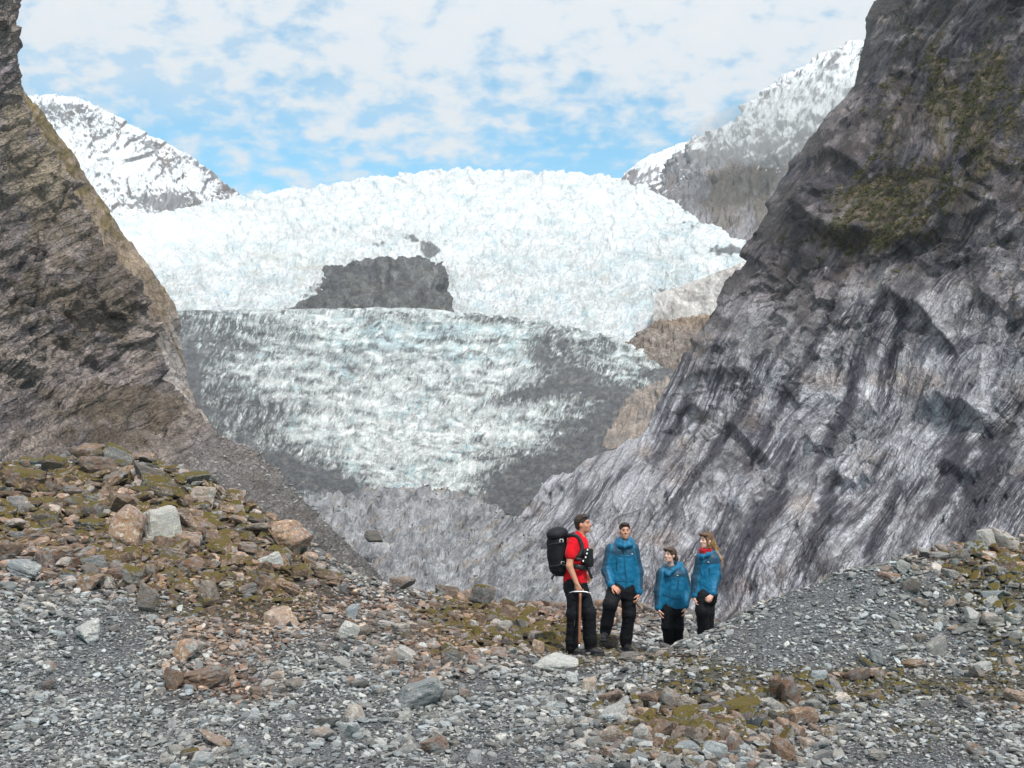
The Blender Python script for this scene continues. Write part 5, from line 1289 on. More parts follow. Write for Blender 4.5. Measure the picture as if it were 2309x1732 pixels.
 (604, 645, 24, 15, .3, 1, .5, .5, .05, 'mossy ledge stone under the raised boot of the second man'),
 (636, 657, 28, 6, .2, .7, .35, .4, -.12, 'dark flat mossy slab right of the standing boot of the second man'),
 (679, 636, 15, 10, .1, .2, .85, .8, -.2, 'pale stone in front of the dark-haired woman'),
 (705, 622, 18, 7, 1, .1, .6, .6, -.15, 'orange stone on the crest in front of the blonde woman'),
 (598, 596, 12, 11, .8, .1, .7, .8, .1, 'rounded pinkish rock beyond the men, on the far crest'),
 (644, 606, 14, 8, .6, .2, .7, .7, .1, 'brownish rock on the far crest between the second man and the women'),
 (584, 600, 9, 6, 0, 0, 1, .6, .1, 'small white stone on the far crest behind the guide'),
 (1015, 700, 18, 12, .6, .4, .6, .7, .1, 'pinkish rock at the far right, lower slope'),
 (950, 575, 15, 8, .2, .6, .6, .6, .2, 'mossy grey stone on the upper right slope'),
]
for (u, v, w, h, ru, mo, li, hu, ti, lab) in HERO:
    place_rock('rock', u, v, w, h, (ru, mo, li), hu, lab, 'rock', None, ti)
# boulders further off, beyond the heap
place_rock('rock', 373, 537, 17, 9, (.3, .0, .12), .5, 'dark lone boulder on the pale rock floor beyond the left heap', 'rock', None, .1, depth=72)
place_rock('rock', 455, 570, 30, 11, (.1, .0, .35), .3, 'dark undercut ledge rock on the rock floor beyond the crest', 'rock', None, .2, depth=70)
# the other rocks that show largest: alike within each place, so they share the place's label
PLACES = [
 ('rocks of the left boulder heap', 'rust and moss coloured rock filling the left boulder heap', 80, (0, 330, 455, 600), (12, 30), 0.9, 0.85),
 ('rocks on the slope under the left heap', 'broken brownish stone on the gravel slope under the left heap', 30, (20, 480, 590, 700), (9, 17), 0.5, 0.4),
 ('rocks of the lower right heap', 'moss-spotted grey-brown stone packed in the lower right heap', 44, (590, 830, 692, 768), (12, 21), 0.55, 0.75),
 ('rocks of the right ridge', 'mossy pale stone among the rocks of the right ridge', 18, (900, 1024, 540, 640), (9, 17), 0.45, 0.7),
 ('stones along the bottom edge', 'grey schist stone lying along the bottom edge, left of the lower heap', 22, (150, 560, 715, 766), (9, 15), 0.15, 0.25)]
USED = set()
def say_which(u, v, w, h, tint, fallback):
    """Name the rock by its look and by the picked-out rock it lies beside."""
    size = 'small' if w < 12 else ('mid-sized' if w < 18 else 'large')
    look = 'dark' if tint[2] < 0.36 else ('mossy' if tint[1] > 0.68 else ('rusty' if tint[0] > 0.62 else ('pale' if tint[2] > 0.68 else 'grey-brown')))
    shape = 'block' if h > 0.62 * w else 'slab'
    near = sorted(HERO, key=lambda a: (a[0] - u) ** 2 + (a[1] - v) ** 2)
    for a in near[:8]:
        if len(a[9].split()) > 11: continue
        du, dv = u - a[0], v - a[1]
        rel = ('right of' if du > 0 else 'left of') if abs(du) > abs(dv) else ('below' if dv > 0 else 'above')
        t = '%s %s %s %s the %s' % (size, look, shape, rel, a[9])
        if len(t.split()) <= 16 and t not in USED:
            USED.add(t); return t
    return fallback
taken = [(a[0], a[1], max(a[2], a[3])) for a in HERO]
for grp, lab, cnt, (u0, u1, v0, v1), (w0, w1), ru, mo in PLACES:
    made = 0
    for _ in range(4000):
        if made >= cnt: break
        u, v = RK.uniform(u0, u1), RK.uniform(v0, v1)
        w = w0 + (w1 - w0) * RK.random() ** 1.6
        if grp.startswith('rocks of the left'):
            top = np.interp(u, [0, 50, 95, 140, 195, 240, 290, 330], [464, 459, 452, 457, 470, 498, 531, 556])
            if v < top or v > np.interp(u, [0, 60, 150, 250, 330], [572, 588, 606, 592, 590]): continue
        if any((u - a) ** 2 + (v - b) ** 2 < (0.36 * (w + c)) ** 2 for a, b, c in taken): continue
        x, y, d = hit(u, v)
        if d > 25: continue
        taken.append((u, v, w)); made += 1
        h = w * RK.uniform(0.42, 0.8)
        tint = (min(1, ru * RK.uniform(0.2, 1.3)), min(1, mo * RK.uniform(0.3, 1.25)), float(np.clip(RK.normal(0.55, 0.18), 0.15, 1)))
        o = place_rock('rock', u, v, w, h, tint, RK.random(), lab, 'rock', grp, RK.uniform(-0.45, 0.45))
        o['label'] = say_which(u, v, w, h, tint, lab)
# ================================================================== people
def surface_nets(vol, org, h):
    """Smooth closed surface of vol < 0: one vertex per crossed cell, quads across crossed edges."""
    ins = vol < 0
    nx, ny, nz = vol.shape
    cnt = np.zeros((nx - 1, ny - 1, nz - 1), np.int8)
    for a in (0, 1):
        for b in (0, 1):
            for c in (0, 1): cnt += ins[a:nx - 1 + a, b:ny - 1 + b, c:nz - 1 + c]
    act = (cnt > 0) & (cnt < 8)
    I = np.argwhere(act)
    vid = np.full(act.shape, -1, np.int64); vid[act] = np.arange(len(I))
    acc = np.zeros((len(I), 3)); num = np.zeros(len(I))
    cor = [(a, b, c) for a in (0, 1) for b in (0, 1) for c in (0, 1)]
    val = {k: vol[I[:, 0] + k[0], I[:, 1] + k[1], I[:, 2] + k[2]] for k in cor}
    for k in cor:
        for ax in range(3):
            if k[ax] == 0:
                k2 = list(k); k2[ax] = 1; k2 = tuple(k2)
                a, b = val[k], val[k2]
                cr = (a < 0) != (b < 0)
                t = np.where(cr, a / np.where(cr, a - b, 1), 0)
                p = np.tile(np.array(k, float), (len(I), 1)); p[:, ax] = t
                acc[cr] += p[cr]; num[cr] += 1
    V = (I + acc / np.maximum(num, 1)[:, None]) * h + org
    F = []
    for ax in range(3):
        o1, o2 = (ax + 1) % 3, (ax + 2) % 3
        sl = [slice(None)] * 3; sh = [slice(None)] * 3
        sl[ax] = slice(0, -1); sh[ax] = slice(1, None)
        ch = ins[tuple(sl)] != ins[tuple(sh)]
        E = np.argwhere(ch)
        E = E[(E[:, o1] > 0) & (E[:, o2] > 0) & (E[:, o1] < vol.shape[o1] - 1) & (E[:, o2] < vol.shape[o2] - 1)]
        def cell(d1, d2):
            q = E.copy(); q[:, o1] -= d1; q[:, o2] -= d2
            return vid[q[:, 0], q[:, 1], q[:, 2]]
        q = np.stack([cell(1, 1), cell(0, 1), cell(0, 0), cell(1, 0)], -1)
        flip = ~ins[E[:, 0], E[:, 1], E[:, 2]]
        q[flip] = q[flip][:, ::-1]
        F.append(q)
    F = np.concatenate(F)
    return V, F[(F >= 0).all(1)]
class Sculpt:
    """Clay: rounded pieces blended into one body."""
    def __init__(self): self.p = []
    def cap(self, a, b, ra, rb=None, k=0.02, sub=False, tag=0):
        self.p.append(('cap', np.array(a, float), np.array(b, float), ra, ra if rb is None else rb, k, sub, tag)); return self
    def chain(self, pts, rad, k=0.02, tag=0):
        for i in range(len(pts) - 1): self.cap(pts[i], pts[i + 1], rad[i], rad[i + 1], k, tag=tag)
        return self
    def ell(self, c, r, R=None, k=0.02, sub=False, tag=0):
        self.p.append(('ell', np.array(c, float), np.array(r, float), np.eye(3) if R is None else np.array(R), None, k, sub, tag)); return self
    def box(self, c, r, R=None, rnd=0.01, k=0.01, sub=False, tag=0):
        self.p.append(('box', np.array(c, float), np.array(r, float), np.eye(3) if R is None else np.array(R), rnd, k, sub, tag)); return self
    def loft(self, sec, yaw=0.0, k=0.03, tag=0, power=2.4):
        """Stack of oval sections (x, y, z, rx, ry) with flat ends."""
        self.p.append(('loft', np.array(sorted(sec, key=lambda s: s[2]), float), yaw, power, None, k, False, tag)); return self
    def bounds(self, q):
        t = q[0]
        if t == 'cap':
            r = max(q[3], q[4]); return np.minimum(q[1], q[2]) - r, np.maximum(q[1], q[2]) + r
        if t in ('ell', 'box'):
            e = np.abs(q[3]) @ (q[2] + (q[4] or 0)); return q[1] - e, q[1] + e
        s = q[1]; m = np.maximum(s[:, 3], s[:, 4]).max()
        return np.array([s[:, 0].min() - m, s[:, 1].min() - m, s[:, 2].min()]), np.array([s[:, 0].max() + m, s[:, 1].max() + m, s[:, 2].max()])
    def dist(self, q, X, Y, Z):
        t = q[0]
        if t == 'cap':
            a, b = q[1], q[2]; ab = b - a; L = max((ab ** 2).sum(), 1e-12)
            px, py, pz = X - a[0], Y - a[1], Z - a[2]
            h = np.clip((px * ab[0] + py * ab[1] + pz * ab[2]) / L, 0, 1)
            return np.sqrt((px - ab[0] * h) ** 2 + (py - ab[1] * h) ** 2 + (pz - ab[2] * h) ** 2) - (q[3] + (q[4] - q[3]) * h)
        if t in ('ell', 'box'):
            c, r, R = q[1], q[2], q[3]
            px, py, pz = X - c[0], Y - c[1], Z - c[2]
            l = [px * R[0, i] + py * R[1, i] + pz * R[2, i] for i in range(3)]
            if t == 'ell':
                k0 = np.sqrt(sum((l[i] / r[i]) ** 2 for i in range(3))); k1 = np.sqrt(sum((l[i] / r[i] ** 2) ** 2 for i in range(3)))
                return k0 * (k0 - 1) / np.maximum(k1, 1e-6)
            g = [np.abs(l[i]) - r[i] for i in range(3)]
            return np.sqrt(sum(np.maximum(x, 0) ** 2 for x in g)) + np.minimum(np.maximum(np.maximum(g[0], g[1]), g[2]), 0) - q[4]
        s, yaw, pw = q[1], q[2], q[3]
        zz = np.clip(Z, s[0, 2], s[-1, 2])
        f = [np.interp(zz, s[:, 2], s[:, i]) for i in (0, 1, 3, 4)]
        cx, sx = math.cos(yaw), math.sin(yaw)
        px, py = X - f[0], Y - f[1]
        lx, ly = px * cx + py * sx, -px * sx + py * cx
        e = (np.abs(lx / f[2]) ** pw + np.abs(ly / f[3]) ** pw) ** (1 / pw)
        return np.maximum((e - 1) * np.minimum(f[2], f[3]), np.maximum(s[0, 2] - Z, Z - s[-1, 2]))
    def make(self, h):
        lo = np.min([self.bounds(q)[0] for q in self.p if not q[6]], 0) - 3 * h
        hi = np.max([self.bounds(q)[1] for q in self.p if not q[6]], 0) + 3 * h
        n = np.ceil((hi - lo) / h).astype(int) + 1
        vol = np.full(n, 0.5, np.float32)
        ax = [lo[i] + h * np.arange(n[i]) for i in range(3)]
        for q in self.p:
            b0, b1 = self.bounds(q); m = 2 * q[5] + 4 * h
            i0 = np.clip(((b0 - m - lo) / h).astype(int), 0, n - 1); i1 = np.clip(((b1 + m - lo) / h).astype(int) + 2, 1, n)
            sl = tuple(slice(a, b) for a, b in zip(i0, i1))
            X, Y, Z = np.meshgrid(*[ax[i][sl[i]] for i in range(3)], indexing='ij', sparse=True)
            d = np.broadcast_to(self.dist(q, X, Y, Z), vol[sl].shape)
            k = q[5]; v = vol[sl]
            if q[6]:
                g = np.maximum(k - np.abs(v + d), 0) / k
                vol[sl] = np.maximum(v, -d) + g * g * k * 0.25
            else:
                g = np.maximum(k - np.abs(v - d), 0) / k
                vol[sl] = np.minimum(v, d) - g * g * k * 0.25
        return surface_nets(vol, lo, h)
    def tags(self, V):
        best = np.full(len(V), 9.0); tg = np.zeros(len(V), int)
        for q in self.p:
            if q[6]: continue
            d = self.dist(q, V[:, 0], V[:, 1], V[:, 2])
            m = d < best; best[m] = np.broadcast_to(d, best.shape)[m]; tg[m] = q[7]
        return tg
def vnormals(V, F):
    n = np.zeros_like(V)
    fn = np.cross(V[F[:, 2]] - V[F[:, 0]], V[F[:, 3]] - V[F[:, 1]])
    for i in range(4): np.add.at(n, F[:, i], fn)
    return n / (np.linalg.norm(n, axis=1, keepdims=True) + 1e-12)
def noise3(V, sc, seed, oc=3, ani=(1, 1, 1)):
    q = V * np.array(ani) * sc
    return (fbm(q[:, 0] + 0.37 * q[:, 2], q[:, 2] + 0.41 * q[:, 1], oc, seed) + fbm(q[:, 1] - 0.3 * q[:, 2], q[:, 2] - 0.35 * q[:, 0], oc, seed + 50)) * 0.6
def folds(V, F, amp, sc, seed, ani=(1, 1, 1)):
    n = vnormals(V, F)
    r = ridged(V[:, 0] * sc * ani[0] + 0.6 * V[:, 1] * sc + 2 * noise3(V, 3, seed), V[:, 2] * sc * ani[2] + 0.4 * V[:, 1] * sc, 3, seed)
    return V + n * ((r * 0.7 + 0.3 * noise3(V, sc * 0.6, seed + 9)) * amp)[:, None]
def cloth_mat(name, rough, spec=0.3, weave=900.0, bump=0.15, sheen=0.0):
    m, nt, b = new_mat(name); q = NB(nt)
    at = q.n('ShaderNodeAttribute'); at.attribute_name = 'col'
    tc = q.n('ShaderNodeTexCoord')
    n1 = q.noise(tc.outputs['Object'], 14.0, 4.0, 0.6); n2 = q.noise(tc.outputs['Object'], weave, 2.0, 0.5)
    k = q.ramp(n1, 0.3, 0.7, 0.86, 1.14)
    mul = q.n('ShaderNodeVectorMath'); mul.operation = 'SCALE'; q.link(at.outputs['Color'], mul.inputs[0]); q.link(k, mul.inputs['Scale'])
    q.link(mul.outputs[0], b.inputs['Base Color'])
    b.inputs['Roughness'].default_value = rough; b.inputs['Specular IOR Level'].default_value = spec
    b.inputs['Sheen Weight'].default_value = sheen
    q.link(q.bump(q.math('ADD', n1, q.math('MULTIPLY', n2, 0.3)), bump, 0.01), b.inputs['Normal'])
    return m
M_SHELL = cloth_mat('rain_shell', 0.55, 0.35)
M_KNIT = cloth_mat('cotton_knit', 0.9, 0.15, 1200.0, 0.1, 0.1)
M_TROUS = cloth_mat('black_softshell', 0.75, 0.25, 1000.0, 0.15)
M_LEATHER = cloth_mat('boot_leather', 0.6, 0.4, 300.0, 0.3)
M_HAIR = cloth_mat('hair', 0.5, 0.4, 500.0, 0.5)
M_NYLON = cloth_mat('black_nylon', 0.7, 0.3, 700.0, 0.2)
def skin_mat():
    m, nt, b = new_mat('skin'); q = NB(nt)
    at = q.n('ShaderNodeAttribute'); at.attribute_name = 'col'
    q.link(at.outputs['Color'], b.inputs['Base Color'])
    b.inputs['Roughness'].default_value = 0.5; b.inputs['Specular IOR Level'].default_value = 0.35
    b.inputs['Subsurface Weight'].default_value = 0.08; b.inputs['Subsurface Radius'].default_value = (0.01, 0.004, 0.002)
    tc = q.n('ShaderNodeTexCoord'); q.link(q.bump(q.noise(tc.outputs['Object'], 250.0, 3.0), 0.15, 0.002), b.inputs['Normal'])
    return m
M_SKIN = skin_mat()
M_WHITE = plain_mat('white_print', (0.8, 0.8, 0.8), 0.5)
M_METAL = plain_mat('brushed_steel', (0.5, 0.51, 0.52), 0.35, 0.9)
M_WOOD = plain_mat('ash_shaft', lin(150, 96, 70), 0.5, 0.0, 0.4, 0.25, 60.0)
M_BLACKP = plain_mat('black_plastic', (0.02, 0.02, 0.022), 0.4)
M_LENS = plain_mat('sunglass_lens', (0.03, 0.045, 0.07), 0.08, 0.0, 0.8, 0.02)

def frame(fwd, up=(0, 0, 1)):
    """Columns: person's own right, forward, up."""
    f = np.array(fwd, float); f /= np.linalg.norm(f); u = np.array(up, float)
    r = np.cross(f, u); r /= np.linalg.norm(r); u = np.cross(r, f)
    return np.stack([r, f, u], 1)
def head_parts(S, c, R, neck_to, k=1.0, female=False, tag=1):
    """Skull, face, nose, ears, lips and neck in the head's own frame."""
    g = lambda x, y, z: c + R @ (np.array([x, y, z]) * k)
    jw = 0.9 if female else 1.0
    S.ell(g(0, -0.014, 0.032), np.array([.072, .092, .084]) * k, R, .02, tag=tag)
    S.ell(g(0, .022, -.028), np.array([.060 * jw, .066, .080]) * k, R, .02, tag=tag)
    S.ell(g(0, .038, -.074), np.array([.044 * jw, .042, .034]) * k, R, .02, tag=tag)
    S.ell(g(0, .066, -.096), np.array([.019, .016, .014]) * k, R, .015, tag=tag)
    S.cap(g(-.032, .076, .030), g(.032, .076, .030), .013 * k, None, .012, tag=tag)
    for s in (-1, 1):
        S.ell(g(s * .041 * jw, .058, -.022), np.array([.02, .02, .024]) * k, R, .015, tag=tag)
        S.ell(g(s * .031, .096, .010), np.array([.016, .014, .010]) * k, R, .008, sub=True)
        S.ell(g(s * .031, .077, .010), np.array([.014, .012, .011]) * k, R, .004, tag=tag)
        S.ell(g(s * .073, -.004, -.006), np.array([.010, .020, .031]) * k, R, .008, tag=tag)
    S.cap(g(0, .084, .014), g(0, .106, -.020), .008 * k, .012 * k, .010, tag=tag)
    S.cap(g(-.012, .090, -.024), g(.012, .090, -.024), .009 * k, None, .008, tag=tag)
    S.cap(g(-.019, .079, -.056), g(.019, .079, -.056), .0075 * k, None, .006, tag=tag)
    S.cap(g(-.015, .078, -.066), g(.015, .078, -.066), .0085 * k, None, .006, tag=tag)
    S.cap(g(0, -.012, -.07), neck_to, (.045 if female else .053) * k, (.05 if female else .06) * k, .025, tag=tag)
def head_colour(V, c, R, k, base, hair, female, stubble=0.0, smile=False):
    L = (V - c) @ R / k
    col = np.broadcast_to(np.asarray(base, np.float32), V.shape).copy()
    col *= (1 + 0.05 * noise3(V, 25, 5))[:, None]
    sp = lambda x, y, z, a, b, d: np.exp(-(((L[:, 0] - x) / a) ** 2 + ((L[:, 1] - y) / b) ** 2 + ((L[:, 2] - z) / d) ** 2))
    rosy = base * np.array([1.0, 0.78, 0.74])
    for s in (-1, 1): col = mixc(col, rosy, 0.5 * sp(s * .042, .07, -.024, .02, .03, .02))
    col = mixc(col, rosy, 0.5 * sp(0, .11, -.02, .015, .02, .015))
    if stubble:
        m = sstep(-L[:, 2], .035, .06) * sstep(L[:, 1], -.01, .03)
        col = mixc(col, base * 0.62, stubble * m * (1 - sp(0, .085, -.061, .024, .03, .009)))
    lips = np.clip(sp(0, .085, -.060, .024, .03, .0105) * 1.3, 0, 1)
    col = mixc(col, base * (np.array([.92, .52, .5]) if female else np.array([.85, .58, .55])), 0.85 * lips)
    if smile: col = mixc(col, [.6, .56, .52], 0.6 * np.clip(sp(0, .09, -.059, .018, .03, .005) * 1.4, 0, 1))
    else: col = mixc(col, base * 0.3, 0.6 * np.clip(sp(0, .09, -.0615, .02, .03, .0028) * 1.2, 0, 1))
    for s in (-1, 1):
        col = mixc(col, base * 0.45, 0.7 * np.clip(sp(s * .031, .088, .013, .021, .03, .012), 0, 1))
        e = np.clip(2.2 * sp(s * .031, .086, .009, .013, .03, .0055), 0, 1)
        col = mixc(col, [.42, .4, .38], 0.6 * e)
        col = mixc(col, [.03, .03, .035], np.clip(2.0 * sp(s * .031, .088, .009, .0058, .03, .006), 0, 1))
        col = mixc(col, base * 0.22, 0.8 * np.clip(1.6 * sp(s * .031, .088, .0155, .017, .03, .0028), 0, 1))
        col = mixc(col, np.asarray(hair) * 0.9, 0.85 * np.clip(1.5 * sp(s * .032, .088, .032, .021, .03, .0055), 0, 1))
    return col
def hand_parts(S, wrist, fdir, pnorm, k=1.0, curl=0.5, thumb_side=1, tag=2, spread=0.06):
    """Palm, four unequal bending fingers, thumb from the palm's side. fdir: wrist to knuckles; pnorm: out of the palm."""
    f = np.array(fdir, float); f /= np.linalg.norm(f); p = np.array(pnorm, float); p -= f * (p @ f); p /= np.linalg.norm(p)
    s = np.cross(f, p) * thumb_side                # towards the thumb
    w = np.array(wrist, float)
    for i, (o, L, r) in enumerate([(.030, .078, .0088), (.010, .086, .0092), (-.011, .080, .0088), (-.031, .062, .0078)]):
        root = w + f * .088 * k + s * o * k
        S.cap(w + f * .018 * k + s * o * 0.55 * k, root, .0135 * k, .0115 * k, .012, tag=tag)
        a = root; ang = curl * 0.45; side = s * (spread * (o / .03))
        for j, fr in enumerate((.46, .31, .23)):
            d = f * math.cos(ang) + p * math.sin(ang) + side; d /= np.linalg.norm(d)
            b = a + d * L * fr * k
            S.cap(a, b, r * (1 - .08 * j) * k, r * (.92 - .08 * j) * k, .004, tag=tag); a = b; ang += curl * (0.9 - 0.1 * j)
    t0 = w + f * .028 * k + s * .026 * k
    d1 = f * .62 + s * .62 + p * .35; d1 /= np.linalg.norm(d1); t1 = t0 + d1 * .042 * k
    d2 = f * .85 + s * .2 + p * (.25 + .5 * curl); d2 /= np.linalg.norm(d2); t2 = t1 + d2 * .032 * k
    d3 = f * .8 - s * .1 + p * (.3 + .5 * curl); d3 /= np.linalg.norm(d3); t3 = t2 + d3 * .026 * k
    S.cap(w + f * .012 * k + s * .012 * k, t0, .016 * k, .015 * k, .012, tag=tag)
    S.chain([t0, t1, t2, t3], [.0125 * k, .0108 * k, .0098 * k, .008 * k], .008, tag=tag)
def add(name, V, F, mat, col, parent, org, **props):
    col = np.broadcast_to(np.asarray(col, np.float32), V.shape) if np.ndim(col) == 1 else col
    me = mesh_np(name, np.asarray(V) - org, F, mat, np.clip(col, 0.0, 1.0))
    return obj(name, me, parent, **props)
def tube(pts, rad, n=8, flat=1.0):
    """A closed tube along pts."""
    pts = np.asarray(pts, float); k = len(pts); rad = np.broadcast_to(np.asarray(rad, float), (k,))
    t = np.gradient(pts, axis=0); t /= np.linalg.norm(t, axis=1, keepdims=True) + 1e-12
    ref = np.array([0.0, 1.0, 0.0]) if abs(t[0, 1]) < 0.9 else np.array([1.0, 0, 0])
    V = []
    for i in range(k):
        a = np.cross(t[i], ref); a /= np.linalg.norm(a); b = np.cross(t[i], a)
        for j in range(n):
            q = 2 * math.pi * j / n; V.append(pts[i] + rad[i] * (a * math.cos(q) + flat * b * math.sin(q)))
    F = [[i * n + j, i * n + (j + 1) % n, (i + 1) * n + (j + 1) % n, (i + 1) * n + j] for i in range(k - 1) for j in range(n)]
    V = V + [pts[0], pts[-1]]; c0, c1 = k * n, k * n + 1
    F += [[c0, (j + 1) % n, j, c0] for j in range(n)] + [[c1, (k - 1) * n + j, (k - 1) * n + (j + 1) % n, c1] for j in range(n)]
    return np.array(V), F
def poly_obj(name, V, F, mat, parent, org, **props):
    me = bpy.data.meshes.new(name)
    fs = [[i for n_, i in enumerate(f) if i not in f[:n_]] for f in F]
    me.from_pydata([tuple(v - org) for v in np.asarray(V)], [], fs); me.update()
    me.materials.append(mat); me.polygons.foreach_set('use_smooth', np.ones(len(me.polygons), bool))
    return obj(name, me, parent, **props)
def person_root(org, label):
    e = obj('person', None, None, label=label, category='person', group='hikers on the scree')
    e.location = org; e.empty_display_size = 0.3
    return e
BLUE, SLATE, INK = lin(18, 104, 142), lin(38, 72, 94), lin(18, 19, 24)
SKIN1, SKIN2, SKIN3 = lin(198, 142, 116), lin(206, 152, 128), lin(226, 182, 164)

def boots(S, ankle, toe_dir, k=1.0, ground=None):
    """Hiking boot: shaft, heel, instep, toe cap."""
    f = np.array([toe_dir[0], toe_dir[1], toe_dir[2] if len(toe_dir) > 2 else 0.0], float); f /= np.linalg.norm(f)
    a = np.array(ankle, float); dn = np.array([0, 0, -1.0])
    S.cap(a + np.array([0, 0, .06]), a + dn * .03, .056 * k, .058 * k, .02, tag=1)
    S.cap(a + dn * .045 - f * .045, a + dn * .048 + f * .06, .044 * k, .046 * k, .02, tag=1)
    S.cap(a + dn * .05 + f * .06, a + dn * .058 + f * .155, .046 * k, .038 * k, .025, tag=1)
    R = frame(np.array([f[0], f[1], f[2]]))
    S.box(a + dn * .094 + f * .055, np.array([.043, .135, .010]) * k, R, .008, .006, tag=2)
def boot_obj(ankle, toe_dir, parent, org, seed, k=1.0, body=lin(34, 34, 38), sole=lin(22, 22, 24)):
    S = Sculpt(); boots(S, ankle, toe_dir, k); V, F = S.make(.009)
    tg = S.tags(V)
    c = np.where((tg == 2)[:, None], sole, body) * (1 + 0.3 * noise3(V, 40, seed))[:, None]
    b = add('boot', V, F, M_LEATHER, c, parent, org)
    f = np.array(list(toe_dir) + [0.0] * (3 - len(toe_dir)), float); f /= np.linalg.norm(f); r = np.cross(f, [0, 0, 1]); a = np.array(ankle, float)
    for i in range(4):
        q = a + np.array([0, 0, .022 - .016 * i]) + f * (.054 + .020 * i)
        V, F = tube([q - r * .03, q + np.array([0, 0, .007]), q + r * .03], .0035, 5)
        poly_obj('lace', V, F, M_BLACKP, b, org)
    return b
def trousers(S, hips, legs, waist, tagbase=0):
    S.loft(waist, hips, .04)
    for leg in legs: S.chain([l[0] for l in leg], [l[1] for l in leg], .04)
def shell_colour(V, S, org_c, yaw, z_yoke, arms, dark=SLATE, bright=BLUE):
    """Two-tone rain jacket: slate yoke and outer sleeves, bright body."""
    tg = S.tags(V)
    col = np.broadcast_to(bright, V.shape).copy()
    lz = V[:, 2] + 0.004 * noise3(V, 30, 3)
    d = V[:, :2] - org_c[:2]
    side = d @ np.array([math.cos(yaw), math.sin(yaw)])
    col[(tg == 1) & (lz > z_yoke)] = dark
    for i, (p0, p1, p2, out) in enumerate(arms):
        mm = tg == 3 + i
        t = V[mm]
        ax = p1 - p0; h = np.clip(((t - p0) @ ax) / (ax @ ax), 0, 1)
        q = t - (p0 + h[:, None] * ax)
        bx = p2 - p1; hb = np.clip(((t - p1) @ bx) / (bx @ bx), 0, 1); qb = t - (p1 + hb[:, None] * bx)
        q = np.where((np.linalg.norm(q, axis=1) < np.linalg.norm(qb, axis=1))[:, None], q, qb)
        o = q @ out / (np.linalg.norm(q, axis=1) + 1e-6)
        cc = np.where((o > -0.12)[:, None], dark, bright)
        cc = np.where((hb > 0.9)[:, None], bright, cc)
        col[mm] = cc
    col[tg == 5] = bright * 0.95
    return col * (1 + 0.06 * noise3(V, 12, 8))[:, None], tg
def on_front(V, n, x, z, tol=.02):
    """Front-most point of a garment near world x, z, pushed just off the cloth."""
    m = (np.abs(V[:, 0] - x) < tol) & (np.abs(V[:, 2] - z) < tol)
    if not m.any(): return None
    i = np.nonzero(m)[0][np.argmin(V[m, 1])]
    return V[i] + np.array([0, -0.004, 0])
def seam(name, V, n, pts, rad, mat, parent, org, **props):
    q = [on_front(V, n, x, z) for x, z in pts]; q = [a for a in q if a is not None]
    if len(q) < 2: return None
    q = np.array(q)
    if len(q) > 4:
        for _ in range(2): q[1:-1] = (q[:-2] + 2 * q[1:-1] + q[2:]) / 4
    T, F = tube(q, rad, 6)
    return poly_obj(name, T, F, mat, parent, org, **props)
def chest_mark(V, n, x, z, parent, org, s=0.012):
    """Small white peak-and-line mark printed on the chest."""
    a = on_front(V, n, x, z, .015)
    if a is None: return
    z0 = a[2]
    pts = [(-1, -.1), (-.45, .75), (-.15, .25), (.15, .55), (.6, -.1), (1.6, -.25), (1.6, -.4), (-1, -.25)]
    P3 = [np.array([a[0] + px * s, a[1] - .002, z0 + pz * s]) for px, pz in pts]
    for p in P3:
        b = on_front(V, n, p[0], p[2], .012)
        if b is not None: p[1] = b[1] - .002
    Q = P3 + [p + np.array([0, .003, 0]) for p in P3]; k = len(pts)
    F = [list(range(k)), list(range(2 * k - 1, k - 1, -1))] + [[i, k + i, k + (i + 1) % k, (i + 1) % k] for i in range(k)]
    poly_obj('chest_logo', Q, F, M_WHITE, parent, org)

def JJ(depth):
    """Joint placed by its position in the enlarged view of the group, at the person's depth."""
    def f(zx, zy, dy=0.0):
        u = (1200 + zx / 4.739) * 1024 / 2309; v = (1130 + zy / 4.739) * 1024 / 2309
        return P(u, v, depth + dy)
    return f

